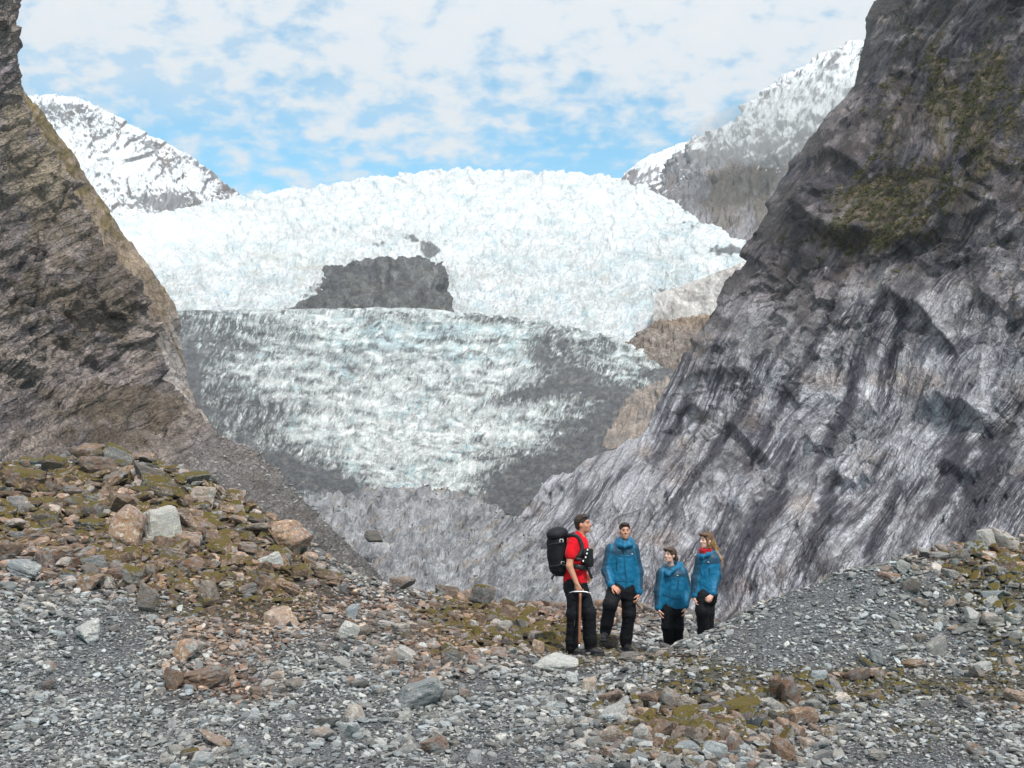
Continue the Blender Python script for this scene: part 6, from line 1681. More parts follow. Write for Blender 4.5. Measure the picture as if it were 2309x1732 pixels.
# ------------------------------------------------------------------ the guide: red shirt, black trousers, axe in hand
def guide():
    J = JJ(14.2)
    foot = J(500, 1615); org = np.array([foot[0], foot[1], float(ground_z(np.array([foot[0]]), np.array([foot[1]]))[0])])
    root = person_root(org, 'man in red T-shirt and black trousers holding an axe, looking up and right')
    hc = J(545, 248); R = frame((0.86, -0.42, 0.12), (-.08, 0, 1))
    neck = J(508, 372, .02)
    sh_r, sh_l = J(428, 440, -.13), J(505, 432, .20)
    el, wr = J(398, 690, -.20), J(476, 880, -.24)
    S = Sculpt()
    head_parts(S, hc, R, neck + np.array([0, 0, -.03]), 1.0)
    S.loft([(*J(470, 860), .12, .10), (*J(455, 650), .12, .10), (*J(462, 450), .16, .09), (*J(490, 395), .07, .06)], -0.75, .05)
    S.chain([sh_r, el], [.052, .043], .03, tag=2); S.chain([el, wr], [.043, .029], .02, tag=2)
    hand_parts(S, wr, J(508, 960, -.26) - wr, np.array([.55, .8, -.25]), 1.0, 1.25, -1, tag=2)
    el2, wr2 = J(560, 640, .28), J(585, 770, .12)
    S.chain([sh_l, el2, wr2], [.05, .042, .03], .03, tag=2)
    hand_parts(S, wr2, np.array([.3, -.5, -.6]), np.array([-.6, -.5, 0]), 1.0, .6, 1, tag=2)
    for a, b, c in (((452, 890, -.08), (452, 1200, -.10), (428, 1530, -.04)), ((505, 890, .10), (600, 1190, .06), (622, 1510, .10))):
        S.chain([J(*a), J(*b), J(*c)], [.07, .05, .035], .03)
    V, F = S.make(.0078)
    col = np.broadcast_to(SKIN1, V.shape).copy() * (1 + 0.06 * noise3(V, 18, 31))[:, None]
    tg = S.tags(V); hm = tg == 1
    hair_c = lin(58, 42, 34)
    col[hm] = head_colour(V[hm], hc, R, 1.0, SKIN1, hair_c, False, 0.35)
    add('body', V, F, M_SKIN, col, root, org)
    # hair: short and tousled
    g = lambda x, y, z: hc + R @ np.array([x, y, z])
    H = Sculpt(); H.ell(g(0, -.022, .050), (.078, .094, .080), R, .01); H.ell(g(0, .03, .098), (.06, .052, .030), R, .02); H.ell(g(0, -.06, 0.0), (.066, .05, .07), R, .02)
    H.ell(g(0, .105, -.02), (.09, .075, .09), R, .01, sub=True)
    for s in (-1, 1): H.ell(g(s * .085, .01, -.02), (.03, .03, .045), R, .01, sub=True)
    V, F = H.make(.006); n = vnormals(V, F); V = V + n * (0.007 * noise3(V, 45, 41) + .003)[:, None]
    add('hair', V, F, M_HAIR, hair_c * (1 + 0.6 * noise3(V, 60, 42))[:, None], root, org)
    # T-shirt
    T = Sculpt()
    T.loft([(*J(460, 868), .158, .128), (*J(462, 760), .150, .125), (*J(462, 620), .158, .122), (*J(465, 500), .185, .118), (*J(475, 425), .16, .10), (*J(492, 385), .10, .08)], -0.75, .03, tag=1)
    T.cap(sh_r + np.array([0.02, .03, 0.01]), lerp(sh_r, el, .52), .078, .073, .04, tag=2)
    T.cap(sh_l, lerp(sh_l, el2, .5), .074, .07, .04, tag=2)
    T.cap(J(500, 392, .0), J(496, 378, .0), .075, .068, .02, tag=1)
    V, F = T.make(.0095); V = folds(V, F, .009, 7, 51, (1, 1, 1.6))
    shirt = add('t_shirt', V, F, M_KNIT, lin(206, 20, 34) * (1 + 0.1 * noise3(V, 9, 52))[:, None], root, org)
    # trousers
    B = Sculpt(); B.loft([(*J(470, 1010), .135, .12), (*J(462, 930), .155, .13), (*J(462, 840), .145, .12)], -0.7, .04)
    B.chain([J(452, 900, -.07), J(448, 1200, -.10), J(430, 1480, -.04), J(428, 1560, -.03)], [.105, .088, .078, .076], .04)
    B.chain([J(500, 900, .10), J(602, 1190, .06), J(618, 1470, .09), J(622, 1545, .10)], [.105, .088, .080, .078], .04)
    V, F = B.make(.0105); V = folds(V, F, .010, 9, 61, (1, 1, 1.4)); V = folds(V, F, .006, 20, 63)
    tr = add('trousers', V, F, M_TROUS, INK * (1 + 0.15 * noise3(V, 10, 62))[:, None], root, org)
    zp = np.array([J(462, 1200, -.19), J(455, 1290, -.185), J(445, 1380, -.14), J(436, 1450, -.13)])
    TV, TF = tube(zp, .0028, 5); poly_obj('zip', TV, TF, M_METAL, tr, org)
    boot_obj(J(425, 1555, -.03), (.9, -.45), root, org, 71); boot_obj(J(618, 1560, .08), (.95, -.35), root, org, 72)
    # ---------- backpack, a thing of its own
    pk = obj('backpack', None, None, label='black mountaineering backpack with white buckles on the man in red', category='backpack'); pk.location = J(280, 560, .1)
    po = np.array(pk.location)
    Rk = frame((0.74, -0.66, 0.0), (-.06, 0.0, 1))
    K = Sculpt(); K.loft([(*J(300, 795, .06), .085, .075), (*J(296, 740, .06), .135, .115), (*J(280, 600, .06), .145, .125), (*J(270, 450, .06), .140, .120), (*J(268, 385, .06), .125, .105)], -0.75, .03)
    V, F = K.make(.010); V = folds(V, F, .006, 9, 81)
    bag = add('bag', V, F, M_NYLON, lin(24, 24, 28) * (1 + 0.2 * noise3(V, 14, 82))[:, None], pk, po)
    K = Sculpt(); K.ell(J(268, 350, .05), (.145, .125, .085), Rk, .03); K.ell(J(300, 330, .05), (.10, .09, .06), Rk, .03); K.ell(J(235, 372, .05), (.09, .09, .055), Rk, .03)
    V, F = K.make(.010); V = folds(V, F, .008, 11, 83)
    add('lid', V, F, M_NYLON, lin(28, 29, 36) * (1 + 0.2 * noise3(V, 14, 84))[:, None], pk, po)
    def strap(name, pts, wid=.024, th=.35, mat=M_NYLON, c=lin(22, 22, 25)):
        q = spline(np.array(pts), 18); TV, TF = tube(q, wid, 8, th)
        return poly_obj(name, TV, TF, M_BLACKP, pk, po)
    strap('shoulder_strap', [J(345, 395, .0), J(400, 362, -.14), J(470, 368, -.16), J(520, 430, -.17), J(535, 520, -.18), J(500, 590, -.19), J(440, 610, -.13)])
    strap('shoulder_strap', [J(380, 375, .12), J(450, 350, .17), J(540, 395, .13), J(570, 470, .02), J(560, 580, -.08)])
    strap('hip_belt', [J(400, 690, -.06), J(470, 700, -.20), J(540, 712, -.19), J(590, 715, -.05)], .034, .4)
    strap('chest_strap', [J(470, 615, -.20), J(530, 628, -.19), J(580, 640, -.08)], .018, .4)
    strap('loose_strap', [J(585, 705, -.10), J(610, 760, -.11), J(640, 830, -.10)], .018, .3)
    strap('loose_strap', [J(240, 780, -.02), J(222, 805, -.02), J(208, 835, -.02)], .014, .4)
    strap('compression_strap', [J(175, 470, -.02), J(240, 455, -.09), J(330, 440, -.1)], .010, .4)
    strap('compression_strap', [J(190, 700, -.02), J(260, 690, -.09), J(350, 665, -.1)], .010, .4)
    K = Sculpt(); K.box(J(592, 590, -.16), (.035, .045, .085), frame((.8, -.6, 0)), .015, .01); K.box(J(598, 655, -.16), (.035, .045, .04), frame((.8, -.6, 0)), .015, .01)
    K.ell(J(560, 560, -.19), (.03, .03, .05), None, .02); K.ell(J(545, 640, -.2), (.025, .025, .03), None, .02)
    V, F = K.make(.009); add('chest_pouch', V, F, M_NYLON, lin(26, 26, 28) * (1 + 0.3 * noise3(V, 30, 86))[:, None], pk, po)
    for (zx, zy) in ((592, 520), (585, 560), (545, 640), (572, 600)):
        K = Sculpt(); K.box(J(zx, zy, -.235), (.007, .003, .009), frame((.5, -.8, 0), (.5, 0, 1)), .003, .003); V, F = K.make(.004)
        add('buckle', V, F, M_WHITE, np.array([.8, .8, .8]), pk, po)
    for (zx, zy) in ((313, 425), (328, 663)):
        c0 = J(zx, zy, -.085)
        for s in (-1, 1):
            ang = np.linspace(.25 * math.pi, 1.75 * math.pi, 12) + (math.pi if s > 0 else 0)
            q = [c0 + np.array([s * .011 + .011 * math.cos(a), .002 * s, .022 * math.sin(a)]) for a in ang]
            TV, TF = tube(q, .0045, 6); poly_obj('buckle', TV, TF, M_WHITE, pk, po)
    # ---------- ice axe
    ax = obj('ice_axe', None, None, label='long wooden-shafted ice axe in the hand of the man in red', category='ice axe'); tip = J(501, 1612, -.27); ax.location = tip
    top = J(514, 985, -.27)
    TV, TF = tube(np.array([lerp(tip, top, t) for t in np.linspace(.12, 1, 12)]), .015, 10, .7); poly_obj('shaft', TV, TF, M_WOOD, ax, tip)
    TV, TF = tube(np.array([tip, lerp(tip, top, .05), lerp(tip, top, .13)]), [.002, .011, .015], 8); poly_obj('spike', TV, TF, M_METAL, ax, tip)
    q = spline(np.array([J(392, 982, -.27), J(430, 970, -.27), J(470, 968, -.27), J(520, 968, -.27), J(560, 970, -.27), J(602, 978, -.27)]), 20)
    TV, TF = tube(q, np.interp(np.linspace(0, 1, 20), [0, .3, .7, 1], [.003, .011, .011, .009]), 8, .55); hd = poly_obj('axe_head', TV, TF, M_METAL, ax, tip)
    K = Sculpt(); K.box(J(606, 978, -.27), (.012, .032, .003), np.eye(3), .003, .003); V, F = K.make(.005); add('adze', V, F, M_METAL, np.array([.5, .5, .5]), hd, tip)
    # ---------- sunglasses pushed up on the head
    sg = obj('sunglasses', None, None, label='dark sunglasses pushed up on the hair of the man in red', category='sunglasses'); so = hc + R @ np.array([0, .07, .10]); sg.location = so
    for s in (-1, 1):
        K = Sculpt(); K.ell(g(s * .032, .078, .100), (.030, .012, .022), R, .004); V, F = K.make(.005); add('lens', V, F, M_LENS, np.array([.03, .04, .06]), sg, so)
        TV, TF = tube(spline(np.array([g(s * .062, .07, .098), g(s * .084, .01, .07), g(s * .082, -.03, .035)]), 10), .004, 6); poly_obj('temple', TV, TF, M_BLACKP, sg, so)
    TV, TF = tube(np.array([g(-.012, .086, .104), g(0, .088, .106), g(.012, .086, .104)]), .004, 6); poly_obj('bridge', TV, TF, M_BLACKP, sg, so)
guide()

# ------------------------------------------------------------------ the three in blue jackets
def hiker(depth, label, head, fwd, hup, neck, hip_yaw, torso, z_yoke, shoulders, elbows, wrists, cuffs, hands, legs, waist, feet, female, skin, hair_c, hair_fn, marks, seed, extra=None, smile=False, stubble=0.0, hk=1.0, collar=None, hoodpos=None, arm_r=(.07, .06, .054)):
    J = JJ(depth)
    mid = (J(*feet[0][:3]) + J(*feet[1][:3])) / 2
    org = np.array([mid[0], mid[1], mid[2]])
    root = person_root(org, label)
    hc = J(*head); R = frame(fwd, hup); nk = J(*neck)
    sh = [J(*s) for s in shoulders]; el = [J(*e) for e in elbows]; wr = [J(*w) for w in wrists]; cf = [J(*c) for c in cuffs]
    S = Sculpt()
    head_parts(S, hc, R, nk + np.array([0, 0, -.04]), hk, female)
    S.loft([(*J(*t[:3]), t[3] - .045, t[4] - .04) for t in torso], hip_yaw, .04)
    for i in (0, 1):
        S.chain([sh[i], el[i], cf[i], wr[i]], [.045, .04, .03, .027], .02, tag=2)
        tgt, pn, ts, cu = hands[i]
        hand_parts(S, wr[i], J(*tgt) - wr[i], np.array(pn, float), 0.86 if female else .95, cu, ts, tag=2)
    for leg in legs: S.chain([J(*q[:3]) for q in leg], [.06, .05, .04, .035], .03)
    V, F = S.make(.0078)
    col = np.broadcast_to(skin, V.shape).copy() * (1 + 0.06 * noise3(V, 18, seed))[:, None]
    hm = S.tags(V) == 1
    col[hm] = head_colour(V[hm], hc, R, hk, skin, hair_c, female, stubble, smile)
    col[S.tags(V) == 2] *= np.array([1.0, .9, .88])
    add('body', V, F, M_SKIN, col, root, org)
    # jacket
    T = Sculpt()
    T.loft([(*J(*t[:3]), t[3] * .95, t[4] * .95) for t in torso], hip_yaw, .035, tag=1)
    arms = []
    c0 = (sh[0] + sh[1]) / 2
    for i in (0, 1):
        T.chain([sh[i], el[i], cf[i]], list(arm_r), .05, tag=3 + i)
        T.cap(lerp(el[i], cf[i], .86), cf[i], arm_r[2] + .002, arm_r[2] - .002, .012, tag=3 + i)
        o = sh[i] - c0; o[2] = 0; o = o / np.linalg.norm(o) + np.array([0, .25, 0]); arms.append((sh[i], el[i], cf[i], o / np.linalg.norm(o)))
    for ring, rr in collar or []:
        T.chain([J(*q) for q in ring], [rr * .74] * len(ring), .035, tag=5)
    for (q, r_) in hoodpos or []: T.ell(J(*q), r_, None, .03, tag=5)
    T.ell(hc + R @ (np.array([0, .03, -.05]) * hk), np.array([.066, .085, .10]) * hk, R, .01, sub=True)
    V, F = T.make(.0098)
    V = folds(V, F, .010, 8, seed + 1, (1.3, 1, .8)); V = folds(V, F, .006, 14, seed + 2, (1.5, 1, .55))
    yaw = hip_yaw
    zy = J(*z_yoke)[2]
    col, tg = shell_colour(V, T, c0, yaw, zy, arms)
    jk = add('jacket', V, F, M_SHELL, col, root, org)
    n = None
    for kind, pts in marks:
        w = [J(*p) for p in pts]
        if kind == 'logo': chest_mark(V, n, w[0][0], w[0][2], jk, org)
        elif kind == 'flap':
            seam('storm_flap', V, n, [(a[0], a[2]) for a in spline(np.array(w), 24)], .0065, M_FLAP, jk, org)
        elif kind == 'seam':
            seam('seam', V, n, [(a[0], a[2]) for a in spline(np.array(w), 16)], .0035, M_FLAP_D, jk, org)
        else: seam('pocket_zip', V, n, [(a[0], a[2]) for a in spline(np.array(w), 12)], .004, M_BLACKP, jk, org)
    # trousers
    B = Sculpt(); B.loft([(*J(*t[:3]), t[3], t[4]) for t in waist], hip_yaw, .04)
    for leg in legs: B.chain([J(*q[:3]) for q in leg], [q[3] for q in leg], .04)
    V, F = B.make(.0105); V = folds(V, F, .009, 9, seed + 4, (1, 1, 1.4)); V = folds(V, F, .006, 20, seed + 7)
    add('trousers', V, F, M_TROUS, INK * (1 + 0.15 * noise3(V, 10, seed + 5))[:, None], root, org)
    for a, t in zip([J(*leg[-1][:3]) for leg in legs], feet): boot_obj(a, t[3], root, org, seed + 6)
    hair_fn(hc, R, hk, root, org, hair_c, seed)
    if extra: extra(J, root, org, jk, hc, R)
M_FLAP = plain_mat('jacket_storm_flap', BLUE * 0.92, 0.6); M_FLAP_D = plain_mat('jacket_seam_tape', BLUE * 0.55, 0.6)
M_SCARF = cloth_mat('red_fleece', 0.95, 0.1, 600.0, 0.3, 0.2)
def hair_short(hc, R, k, root, org, c, seed):
    g = lambda x, y, z: hc + R @ (np.array([x, y, z]) * k)
    H = Sculpt(); H.ell(g(0, -.020, .046), (.077, .094, .078), R, .01); H.ell(g(0, .035, .094), (.060, .048, .026), R, .02); H.ell(g(0, -.06, 0.0), (.065, .05, .07), R, .02)
    H.ell(g(0, .105, -.022), (.085, .072, .090), R, .01, sub=True)
    for s in (-1, 1): H.ell(g(s * .085, .012, -.03), (.03, .03, .048), R, .01, sub=True)
    V, F = H.make(.006); n = vnormals(V, F); V = V + n * (0.004 * noise3(V, 50, seed) + .002)[:, None]
    add('hair', V, F, M_HAIR, c * (1 + 0.5 * noise3(V, 60, seed))[:, None], root, org)
def hair_tied(hc, R, k, root, org, c, seed):
    g = lambda x, y, z: hc + R @ (np.array([x, y, z]) * k)
    H = Sculpt(); H.ell(g(0, -.020, .042), (.080, .097, .084), R, .01); H.ell(g(0, -.06, -.01), (.066, .05, .07), R, .02)
    H.ell(g(.03, .06, .085), (.045, .045, .024), R, .02); H.ell(g(-.035, .055, .08), (.04, .045, .026), R, .02)
    H.ell(g(0, .112, -.018), (.072, .075, .088), R, .008, sub=True)
    H.chain([g(-.02, -.095, -.01), g(-.04, -.115, -.05), g(-.05, -.105, -.10)], [.032, .030, .016], .02)
    for s in (-1, 1): H.ell(g(s * .09, .02, -.03), (.03, .022, .04), R, .01, sub=True)
    V, F = H.make(.006); n = vnormals(V, F); V = V + n * (0.004 * noise3(V, 40, seed, 3, (1, 1, .3)))[:, None]
    L = (V - hc) @ R / k
    cc = c * (1 + 0.55 * noise3(V, 60, seed, 3, (1, 1, .25)))[:, None]
    add('hair', V, F, M_HAIR, cc, root, org)
def hair_long(hc, R, k, root, org, c, seed):
    g = lambda x, y, z: hc + R @ (np.array([x, y, z]) * k)
    H = Sculpt(); H.ell(g(0, -.022, .040), (.082, .098, .086), R, .01); H.ell(g(0, -.06, -.02), (.072, .055, .085), R, .02)
    H.ell(g(.028, .062, .082), (.045, .042, .026), R, .02); H.ell(g(-.03, .062, .082), (.045, .042, .026), R, .02)
    H.ell(g(0, .115, -.02), (.070, .075, .092), R, .008, sub=True)
    # long strands blown back over the shoulder
    rr = np.random.default_rng(5)
    for i in range(15):
        ox, oz, ln = rr.uniform(-.055, .05), rr.uniform(-.05, .02), rr.uniform(.7, 1.15)
        p0 = g(ox, -.07, -.01 + oz); sw = rr.normal(0, .018, 3)
        q = [p0, p0 + np.array([.045, .02, -.06]) * ln, p0 + np.array([.095, .03, -.12]) * ln + sw, p0 + np.array([.14, .03, -.19]) * ln + 1.5 * sw, p0 + np.array([.165, .03, -.25]) * ln + 2.2 * sw]
        H.chain(q, [.024, .018, .013, .009, .004], .008)
    H.chain([g(-.066, .035, .02), g(-.076, .02, -.05), g(-.07, -.02, -.10)], [.016, .018, .012], .012)
    H.chain([g(.066, .03, .03), g(.078, .01, -.04), g(.07, -.03, -.10)], [.016, .020, .016], .012)
    V, F = H.make(.006); n = vnormals(V, F); V = V + n * (0.005 * noise3(V, 40, seed, 3, (1, 1, .35)))[:, None]
    L = (V - hc) @ R / k
    cc = mixc(np.broadcast_to(lin(98, 72, 52), V.shape).astype(np.float32).copy(), lin(168, 128, 86), sstep(-(V[:, 2] - hc[2]) + .5 * (V[:, 0] - hc[0]), -.04, .12))
    add('hair', V, F, M_HAIR, cc * (1 + 0.45 * noise3(V, 60, seed, 3, (1, 1, .25)))[:, None], root, org)

hiker(15.8, 'smiling short-haired man in a blue jacket, one foot raised on a rock', (990, 318, -.04), (0.06, -1, 0.02), (0, 0, 1), (990, 420, .02), 0.05,
      [(965, 935, 0, .188, .13), (965, 880, 0, .185, .132), (970, 760, 0, .188, .132), (968, 620, 0, .195, .128), (962, 525, 0, .192, .112), (972, 462, .01, .15, .10), (982, 425, .02, .085, .08)],
      (970, 568), [(838, 508, 0), (1085, 506, 0)], [(790, 745, -.03), (1136, 755, .02)], [(858, 905, -.20), (1138, 1000, -.06)], [(838, 885, -.17), (1138, 965, -.05)],
      [((905, 945, -.26), (.25, .6, -.7), -1, .5), ((1128, 1045, -.10), (-.8, .1, 0), -1, .7)],
      [[(892, 940, -.05, .112), (835, 1100, -.24, .095), (800, 1290, -.16, .082), (782, 1385, -.12, .078)], [(1022, 950, .0, .115), (1035, 1200, -.02, .092), (1005, 1440, .02, .08), (1000, 1515, .02, .076)]],
      [(960, 1030, 0, .15, .12), (960, 950, 0, .175, .13), (965, 880, 0, .17, .12)],
      [(780, 1455, -.12, (-.25, -1, -.08)), (1000, 1570, .02, (.35, -1, -.05))], False, SKIN2, lin(52, 38, 30), hair_short,
      [('flap', [(985, 480), (988, 700), (1005, 930)]), ('zip', [(885, 585), (880, 730)]), ('zip', [(1098, 590), (1100, 640)]), ('seam', [(845, 570), (980, 570), (1110, 575)]), ('seam', [(850, 820), (980, 850), (1100, 850)]), ('logo', [(1070, 545)])],
      200, None, True, .12, 1.0,
      [([(905, 440, .02), (940, 470, -.09), (990, 480, -.13), (1040, 465, -.09), (1062, 435, .02), (1030, 415, .11), (940, 415, .11), (905, 440, .02)], .035), ([(920, 405, .04), (945, 425, -.06), (990, 440, -.10), (1035, 425, -.06), (1052, 405, .04)], .028)],
      [((985, 420, .13), (.11, .07, .07))], (.070, .060, .052))
hiker(16.0, 'dark-haired woman in an open-collared blue jacket, lowest of the four, looking left', (1472, 578, -.03), (-0.72, -0.68, 0.10), (0, 0, 1), (1482, 685, .02), -0.25,
      [(1500, 1140, 0, .185, .13), (1500, 1060, 0, .19, .135), (1497, 950, 0, .178, .13), (1492, 840, 0, .182, .122), (1490, 770, 0, .182, .108), (1488, 715, .02, .12, .09), (1490, 690, .03, .075, .07)],
      (1490, 800), [(1378, 762, -.02), (1608, 752, .03)], [(1352, 965, -.04), (1672, 960, .05)], [(1352, 1160, -.10), (1630, 1140, -.06)], [(1348, 1135, -.08), (1634, 1110, -.04)],
      [((1368, 1225, -.12), (.8, .2, 0), 1, .6), ((1628, 1195, -.10), (-.8, .1, 0), -1, .6)],
      [[(1448, 1150, -.03, .098), (1448, 1340, -.06, .082), (1465, 1570, -.02, .066), (1468, 1640, -.02, .062)], [(1552, 1150, .02, .098), (1552, 1350, .0, .082), (1560, 1570, .04, .066), (1560, 1640, .04, .062)]],
      [(1500, 1210, 0, .15, .12), (1500, 1140, 0, .165, .125), (1500, 1070, 0, .15, .11)],
      [(1468, 1700, -.02, (-.6, -1)), (1560, 1700, .04, (-.5, -1))], True, SKIN3, lin(76, 58, 46), hair_tied,
      [('flap', [(1462, 770), (1455, 950), (1448, 1140)]), ('zip', [(1555, 815), (1550, 940)]), ('seam', [(1400, 800), (1490, 800), (1580, 795)]), ('seam', [(1400, 1000), (1500, 1040), (1600, 1030)]), ('logo', [(1530, 775)])],
      300, None, False, 0, .93,
      [([(1405, 735, .0), (1440, 765, -.10), (1448, 780, -.13)], .030), ([(1455, 785, -.13), (1500, 740, -.10), (1560, 700, .0), (1555, 690, .10), (1480, 680, .13), (1420, 700, .08), (1405, 735, .0)], .032)],
      [((1530, 690, .12), (.12, .08, .07))], (.066, .058, .050))
def scarf(J, root, org, jk, hc, R):
    S = Sculpt(); q = [J(1800, 522, -.05), J(1835, 530, -.09), J(1890, 522, -.06), J(1915, 505, .02), J(1880, 498, .09), J(1820, 505, .04), J(1800, 522, -.05)]
    S.chain(q, [.022] * 7, .012); q2 = [p + np.array([.004, 0, -.03]) for p in q]; S.chain(q2, [.022] * 7, .012)
    V, F = S.make(.008); V = folds(V, F, .006, 16, 401)
    add('neck_scarf', V, F, M_SCARF, lin(160, 24, 36), root, org)
hiker(15.2, 'blonde long-haired woman in a blue jacket and red scarf, behind the gravel crest', (1862, 420, -.02), (-0.88, -0.46, 0.04), (0, 0, 1), (1872, 535, .02), -0.55,
      [(1850, 1010, 0, .155, .125), (1858, 930, 0, .15, .125), (1870, 800, 0, .150, .122), (1876, 680, 0, .160, .118), (1878, 600, 0, .160, .105), (1878, 560, .01, .11, .09), (1876, 535, .02, .075, .07)],
      (1870, 660), [(1800, 618, -.04), (1950, 612, .02)], [(1752, 830, -.02), (1972, 800, -.06)], [(1738, 1025, -.06), (1922, 1005, -.18)], [(1742, 1000, -.05), (1930, 975, -.16)],
      [((1752, 1075, -.09), (.6, -.5, 0), 1, .6), ((1892, 1035, -.22), (-.3, .8, -.2), 1, .9)],
      [[(1830, 1010, -.06, .10), (1815, 1170, -.10, .085), (1830, 1400, -.02, .07), (1832, 1560, .0, .064)], [(1885, 1000, .05, .10), (1875, 1180, .0, .085), (1885, 1400, .05, .07), (1888, 1560, .06, .064)]],
      [(1855, 1080, 0, .14, .12), (1855, 1010, 0, .155, .125), (1858, 940, 0, .14, .11)],
      [(1832, 1630, .0, (-.9, -.5)), (1888, 1630, .06, (-.9, -.4))], True, SKIN3, lin(120, 90, 60), hair_long,
      [('flap', [(1800, 600), (1790, 800), (1775, 980)]), ('zip', [(1868, 680), (1862, 770)]), ('seam', [(1770, 660), (1830, 660), (1900, 655)]), ('logo', [(1858, 632)])],
      400, scarf, False, 0, .95,
      [([(1790, 585, -.06), (1820, 590, -.11), (1875, 570, -.10), (1925, 545, .0), (1915, 535, .10), (1850, 535, .12)], .030)],
      [((1930, 560, .08), (.10, .09, .07))], (.064, .057, .052))
# ================================================================== plants on the wall, dry grass, haze
def leaf_clump(name, seed, mat, n=70):
    """A low mountain bush: many small leaf faces spread through an uneven dome."""
    r = np.random.default_rng(seed)
    V, F = [], []
    for i in range(n):
        p = r.normal(size=3) * np.array([.42, .42, .28]); p[2] = abs(p[2]) + 0.05
        a = r.normal(size=3); a /= np.linalg.norm(a); b = np.cross(a, r.normal(size=3)); b /= np.linalg.norm(b)
        s = r.uniform(.09, .17); k = len(V)
        V += [p - a * s - b * s * .5, p + a * s - b * s * .5, p + a * s * .7 + b * s * .6, p - a * s * .7 + b * s * .6]
        F.append((k, k + 1, k + 2, k + 3))
    return mesh_np(name, np.array(V), np.array(F), mat, None, False)
def leaf_mat():
    m, nt, b = new_mat('scrub_leaves'); q = NB(nt)
    at = q.n('ShaderNodeAttribute'); at.attribute_type = 'INSTANCER'; at.attribute_name = 'hue'
    geo = q.n('ShaderNodeNewGeometry')
    n = q.noise(geo.outputs['Position'], 1.5, 3.0)
    c = q.mix(at.outputs['Fac'], lin(78, 82, 48), lin(122, 110, 72))
    c = q.mix(q.ramp(n, .35, .65), c, lin(70, 74, 46))
    q.link(c, b.inputs['Base Color']); b.inputs['Roughness'].default_value = 0.7; b.inputs['Specular IOR Level'].default_value = 0.2
    return m
def scrub():
    r = np.random.default_rng(71)
    m = leaf_mat(); pro = [leaf_clump('bush_%d' % i, 700 + i, m) for i in range(5)]
    X, n, vm, ok, d = SHRUB_SITES
    I = np.argwhere(ok); w = np.clip(vm[ok] - 0.36, 0, 0.7); w /= w.sum()
    k = 1700; J = I[r.choice(len(I), k, p=w)]
    p = X[J[:, 0], J[:, 1]]; nn = n[J[:, 0], J[:, 1]]; dd = d[J[:, 0], J[:, 1]]
    s = r.uniform(0.35, 1.0, k) ** 1.5 * 5.0 * dd / FPX
    rot = np.stack([r.normal(0, .25, k), r.normal(0, .25, k), r.uniform(0, 6.28, k)], -1)
    tint = np.zeros((k, 4)); tint[:, 3] = r.random(k)
    scatter('scrub', pro, p + nn * (s * 0.1)[:, None], rot, np.stack([s, s, s * .9], -1), r.integers(0, 5, k), tint, 'low dark green scrub clinging to ledges of the right cliff')
scrub()
def dry_grass():
    """Single bleached stalks in loose tufts between the stones."""
    r = np.random.default_rng(81); V, F = [], []
    for (u, v, cnt, hpx) in [(566, 655, 9, 11), (700, 618, 7, 10), (672, 640, 6, 9), (530, 625, 10, 8), (820, 570, 8, 6), (775, 596, 6, 6), (860, 690, 8, 8), (905, 655, 6, 8), (500, 640, 6, 7), (762, 602, 8, 5), (640, 655, 6, 7), (935, 668, 8, 8)]:
        x, y, d = hit(u, v)
        for i in range(cnt):
            q = np.array([x + r.normal(0, .07), y + r.normal(0, .07), 0]); q[2] = ground_z(q[:1], q[1:2])[0]
            h = hpx * d / FPX * r.uniform(.5, 1.2); lean = r.normal(0, .45, 2) * h
            pts = [q + np.array([lean[0] * t * t, lean[1] * t * t, h * t]) for t in (0, .35, .7, 1)]
            for w_ in ((1, 0), (0, 1)):
                k = len(V)
                for j, p in enumerate(pts):
                    e = np.array([w_[0], w_[1], 0]) * .0022 * (1.2 - j * .3); V += [p - e, p + e]
                F += [(k + 2 * j, k + 2 * j + 1, k + 2 * j + 3, k + 2 * j + 2) for j in range(3)]
    obj('grass', mesh_np('grass', np.array(V), np.array(F), plain_mat('dry_stalk', lin(176, 150, 100), 0.8)), kind='stuff', label='thin dry grass stalks between the stones')
dry_grass()
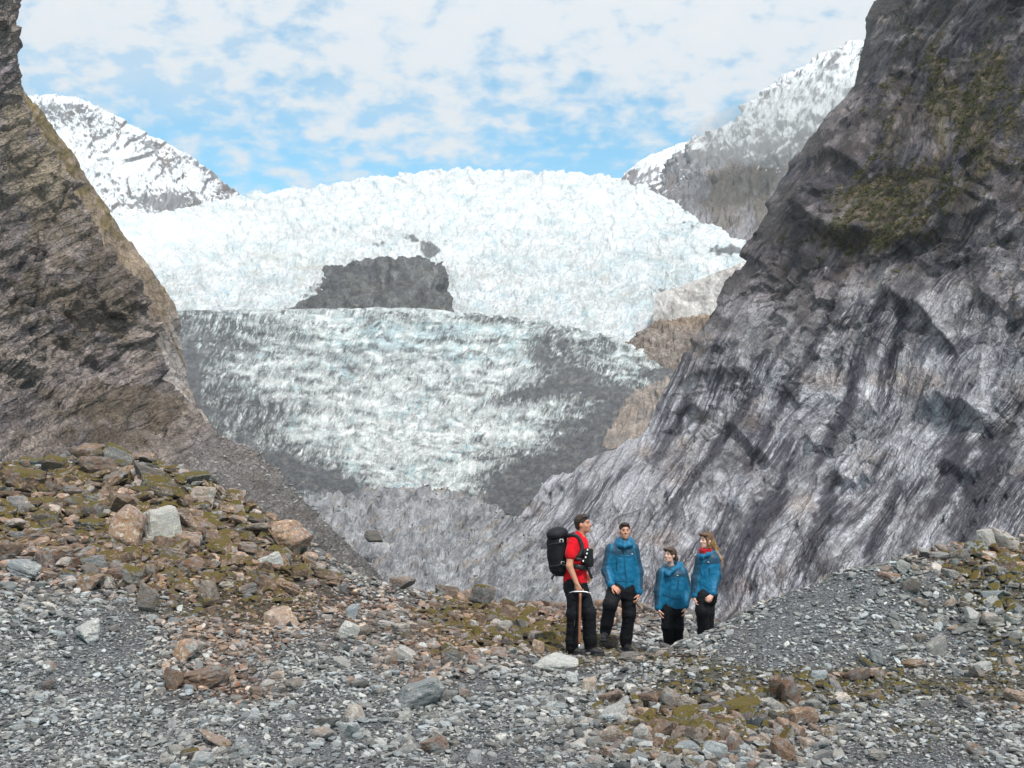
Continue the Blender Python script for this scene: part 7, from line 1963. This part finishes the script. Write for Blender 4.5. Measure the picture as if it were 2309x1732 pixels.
def talus():
    """Fallen blocks over the talus and the rock floor in the middle distance."""
    r = np.random.default_rng(61)
    pts, siz = [], []
    for X, wgt, k in TALUS_SITES:
        p = wgt.ravel() / wgt.sum(); I = r.choice(p.size, k, p=p); q = X.reshape(-1, 3)[I] + r.normal(0, .15, (k, 3)) * np.array([1, 1, 0])
        dd = np.linalg.norm(q - np.array([0, 0, CAM_H]), axis=1); s = (1.3 + 4.5 * r.random(k) ** 4) * dd / FPX
        q[:, 2] += s * .1; pts.append(q); siz.append(s)
    pts = np.concatenate(pts); siz = np.concatenate(siz)
    n = len(pts); siz = np.array(siz)
    rot = np.stack([r.normal(0, .4, n), r.normal(0, .4, n), r.uniform(0, 6.28, n)], -1)
    tint = np.stack([r.random(n) * .35, np.zeros(n), np.clip(r.normal(.5, .25, n), .05, 1.1), r.random(n)], -1)
    scatter('talus_blocks', PEBBLE, pts, rot, siz[:, None] * r.uniform(.7, 1.2, (n, 3)), r.integers(0, len(PEBBLE), n), tint, 'small fallen blocks on the talus below the left wall')
talus()
def air():
    def vol_mat(name, dens, colr=(0.86, 0.92, 1.0)):
        m = bpy.data.materials.new(name); m.use_nodes = True; nt = m.node_tree; nt.nodes.clear()
        o = nt.nodes.new('ShaderNodeOutputMaterial'); p = nt.nodes.new('ShaderNodeVolumePrincipled')
        p.inputs['Density'].default_value = dens; p.inputs['Color'].default_value = (*colr, 1); p.inputs['Anisotropy'].default_value = 0.1
        nt.links.new(p.outputs[0], o.inputs['Volume'])
        return m
    x0, x1, y0, y1, z0, z1 = -2600, 2600, -600, 3700, -45, 1250
    V = np.array([(x, y, z) for z in (z0, z1) for y in (y0, y1) for x in (x0, x1)], float)
    F = np.array([(0, 2, 3, 1), (4, 5, 7, 6), (0, 1, 5, 4), (2, 6, 7, 3), (0, 4, 6, 2), (1, 3, 7, 5)])
    obj('haze', mesh_np('haze', V, F, vol_mat('haze_air', 0.00010), None, False), kind='stuff', label='thin pale haze in the valley air')
    r = np.random.default_rng(91); S = Sculpt()
    for (u, v, d, ru, rv) in [(738, 138, 1820, 30, 11), (762, 128, 1780, 34, 13), (790, 118, 1740, 34, 13), (815, 108, 1700, 30, 12), (770, 142, 1750, 30, 10), (800, 132, 1720, 26, 9), (720, 146, 1850, 20, 7), (835, 92, 1700, 26, 10)]:
        k = d / FPX; S.ell(P(u, v, d), (ru * k, ru * k * .7, rv * k), None, 30.0)
    V, F = S.make(9.0); n = vnormals(V, F); V = V + n * (9 * noise3(V, .012, 92))[:, None]
    obj('mist', mesh_np('mist', V, F, vol_mat('mist_cloud', 0.0055, (1, 1, 1))), kind='stuff', label='wisp of mist drifting across the rocky mountainside')
air()
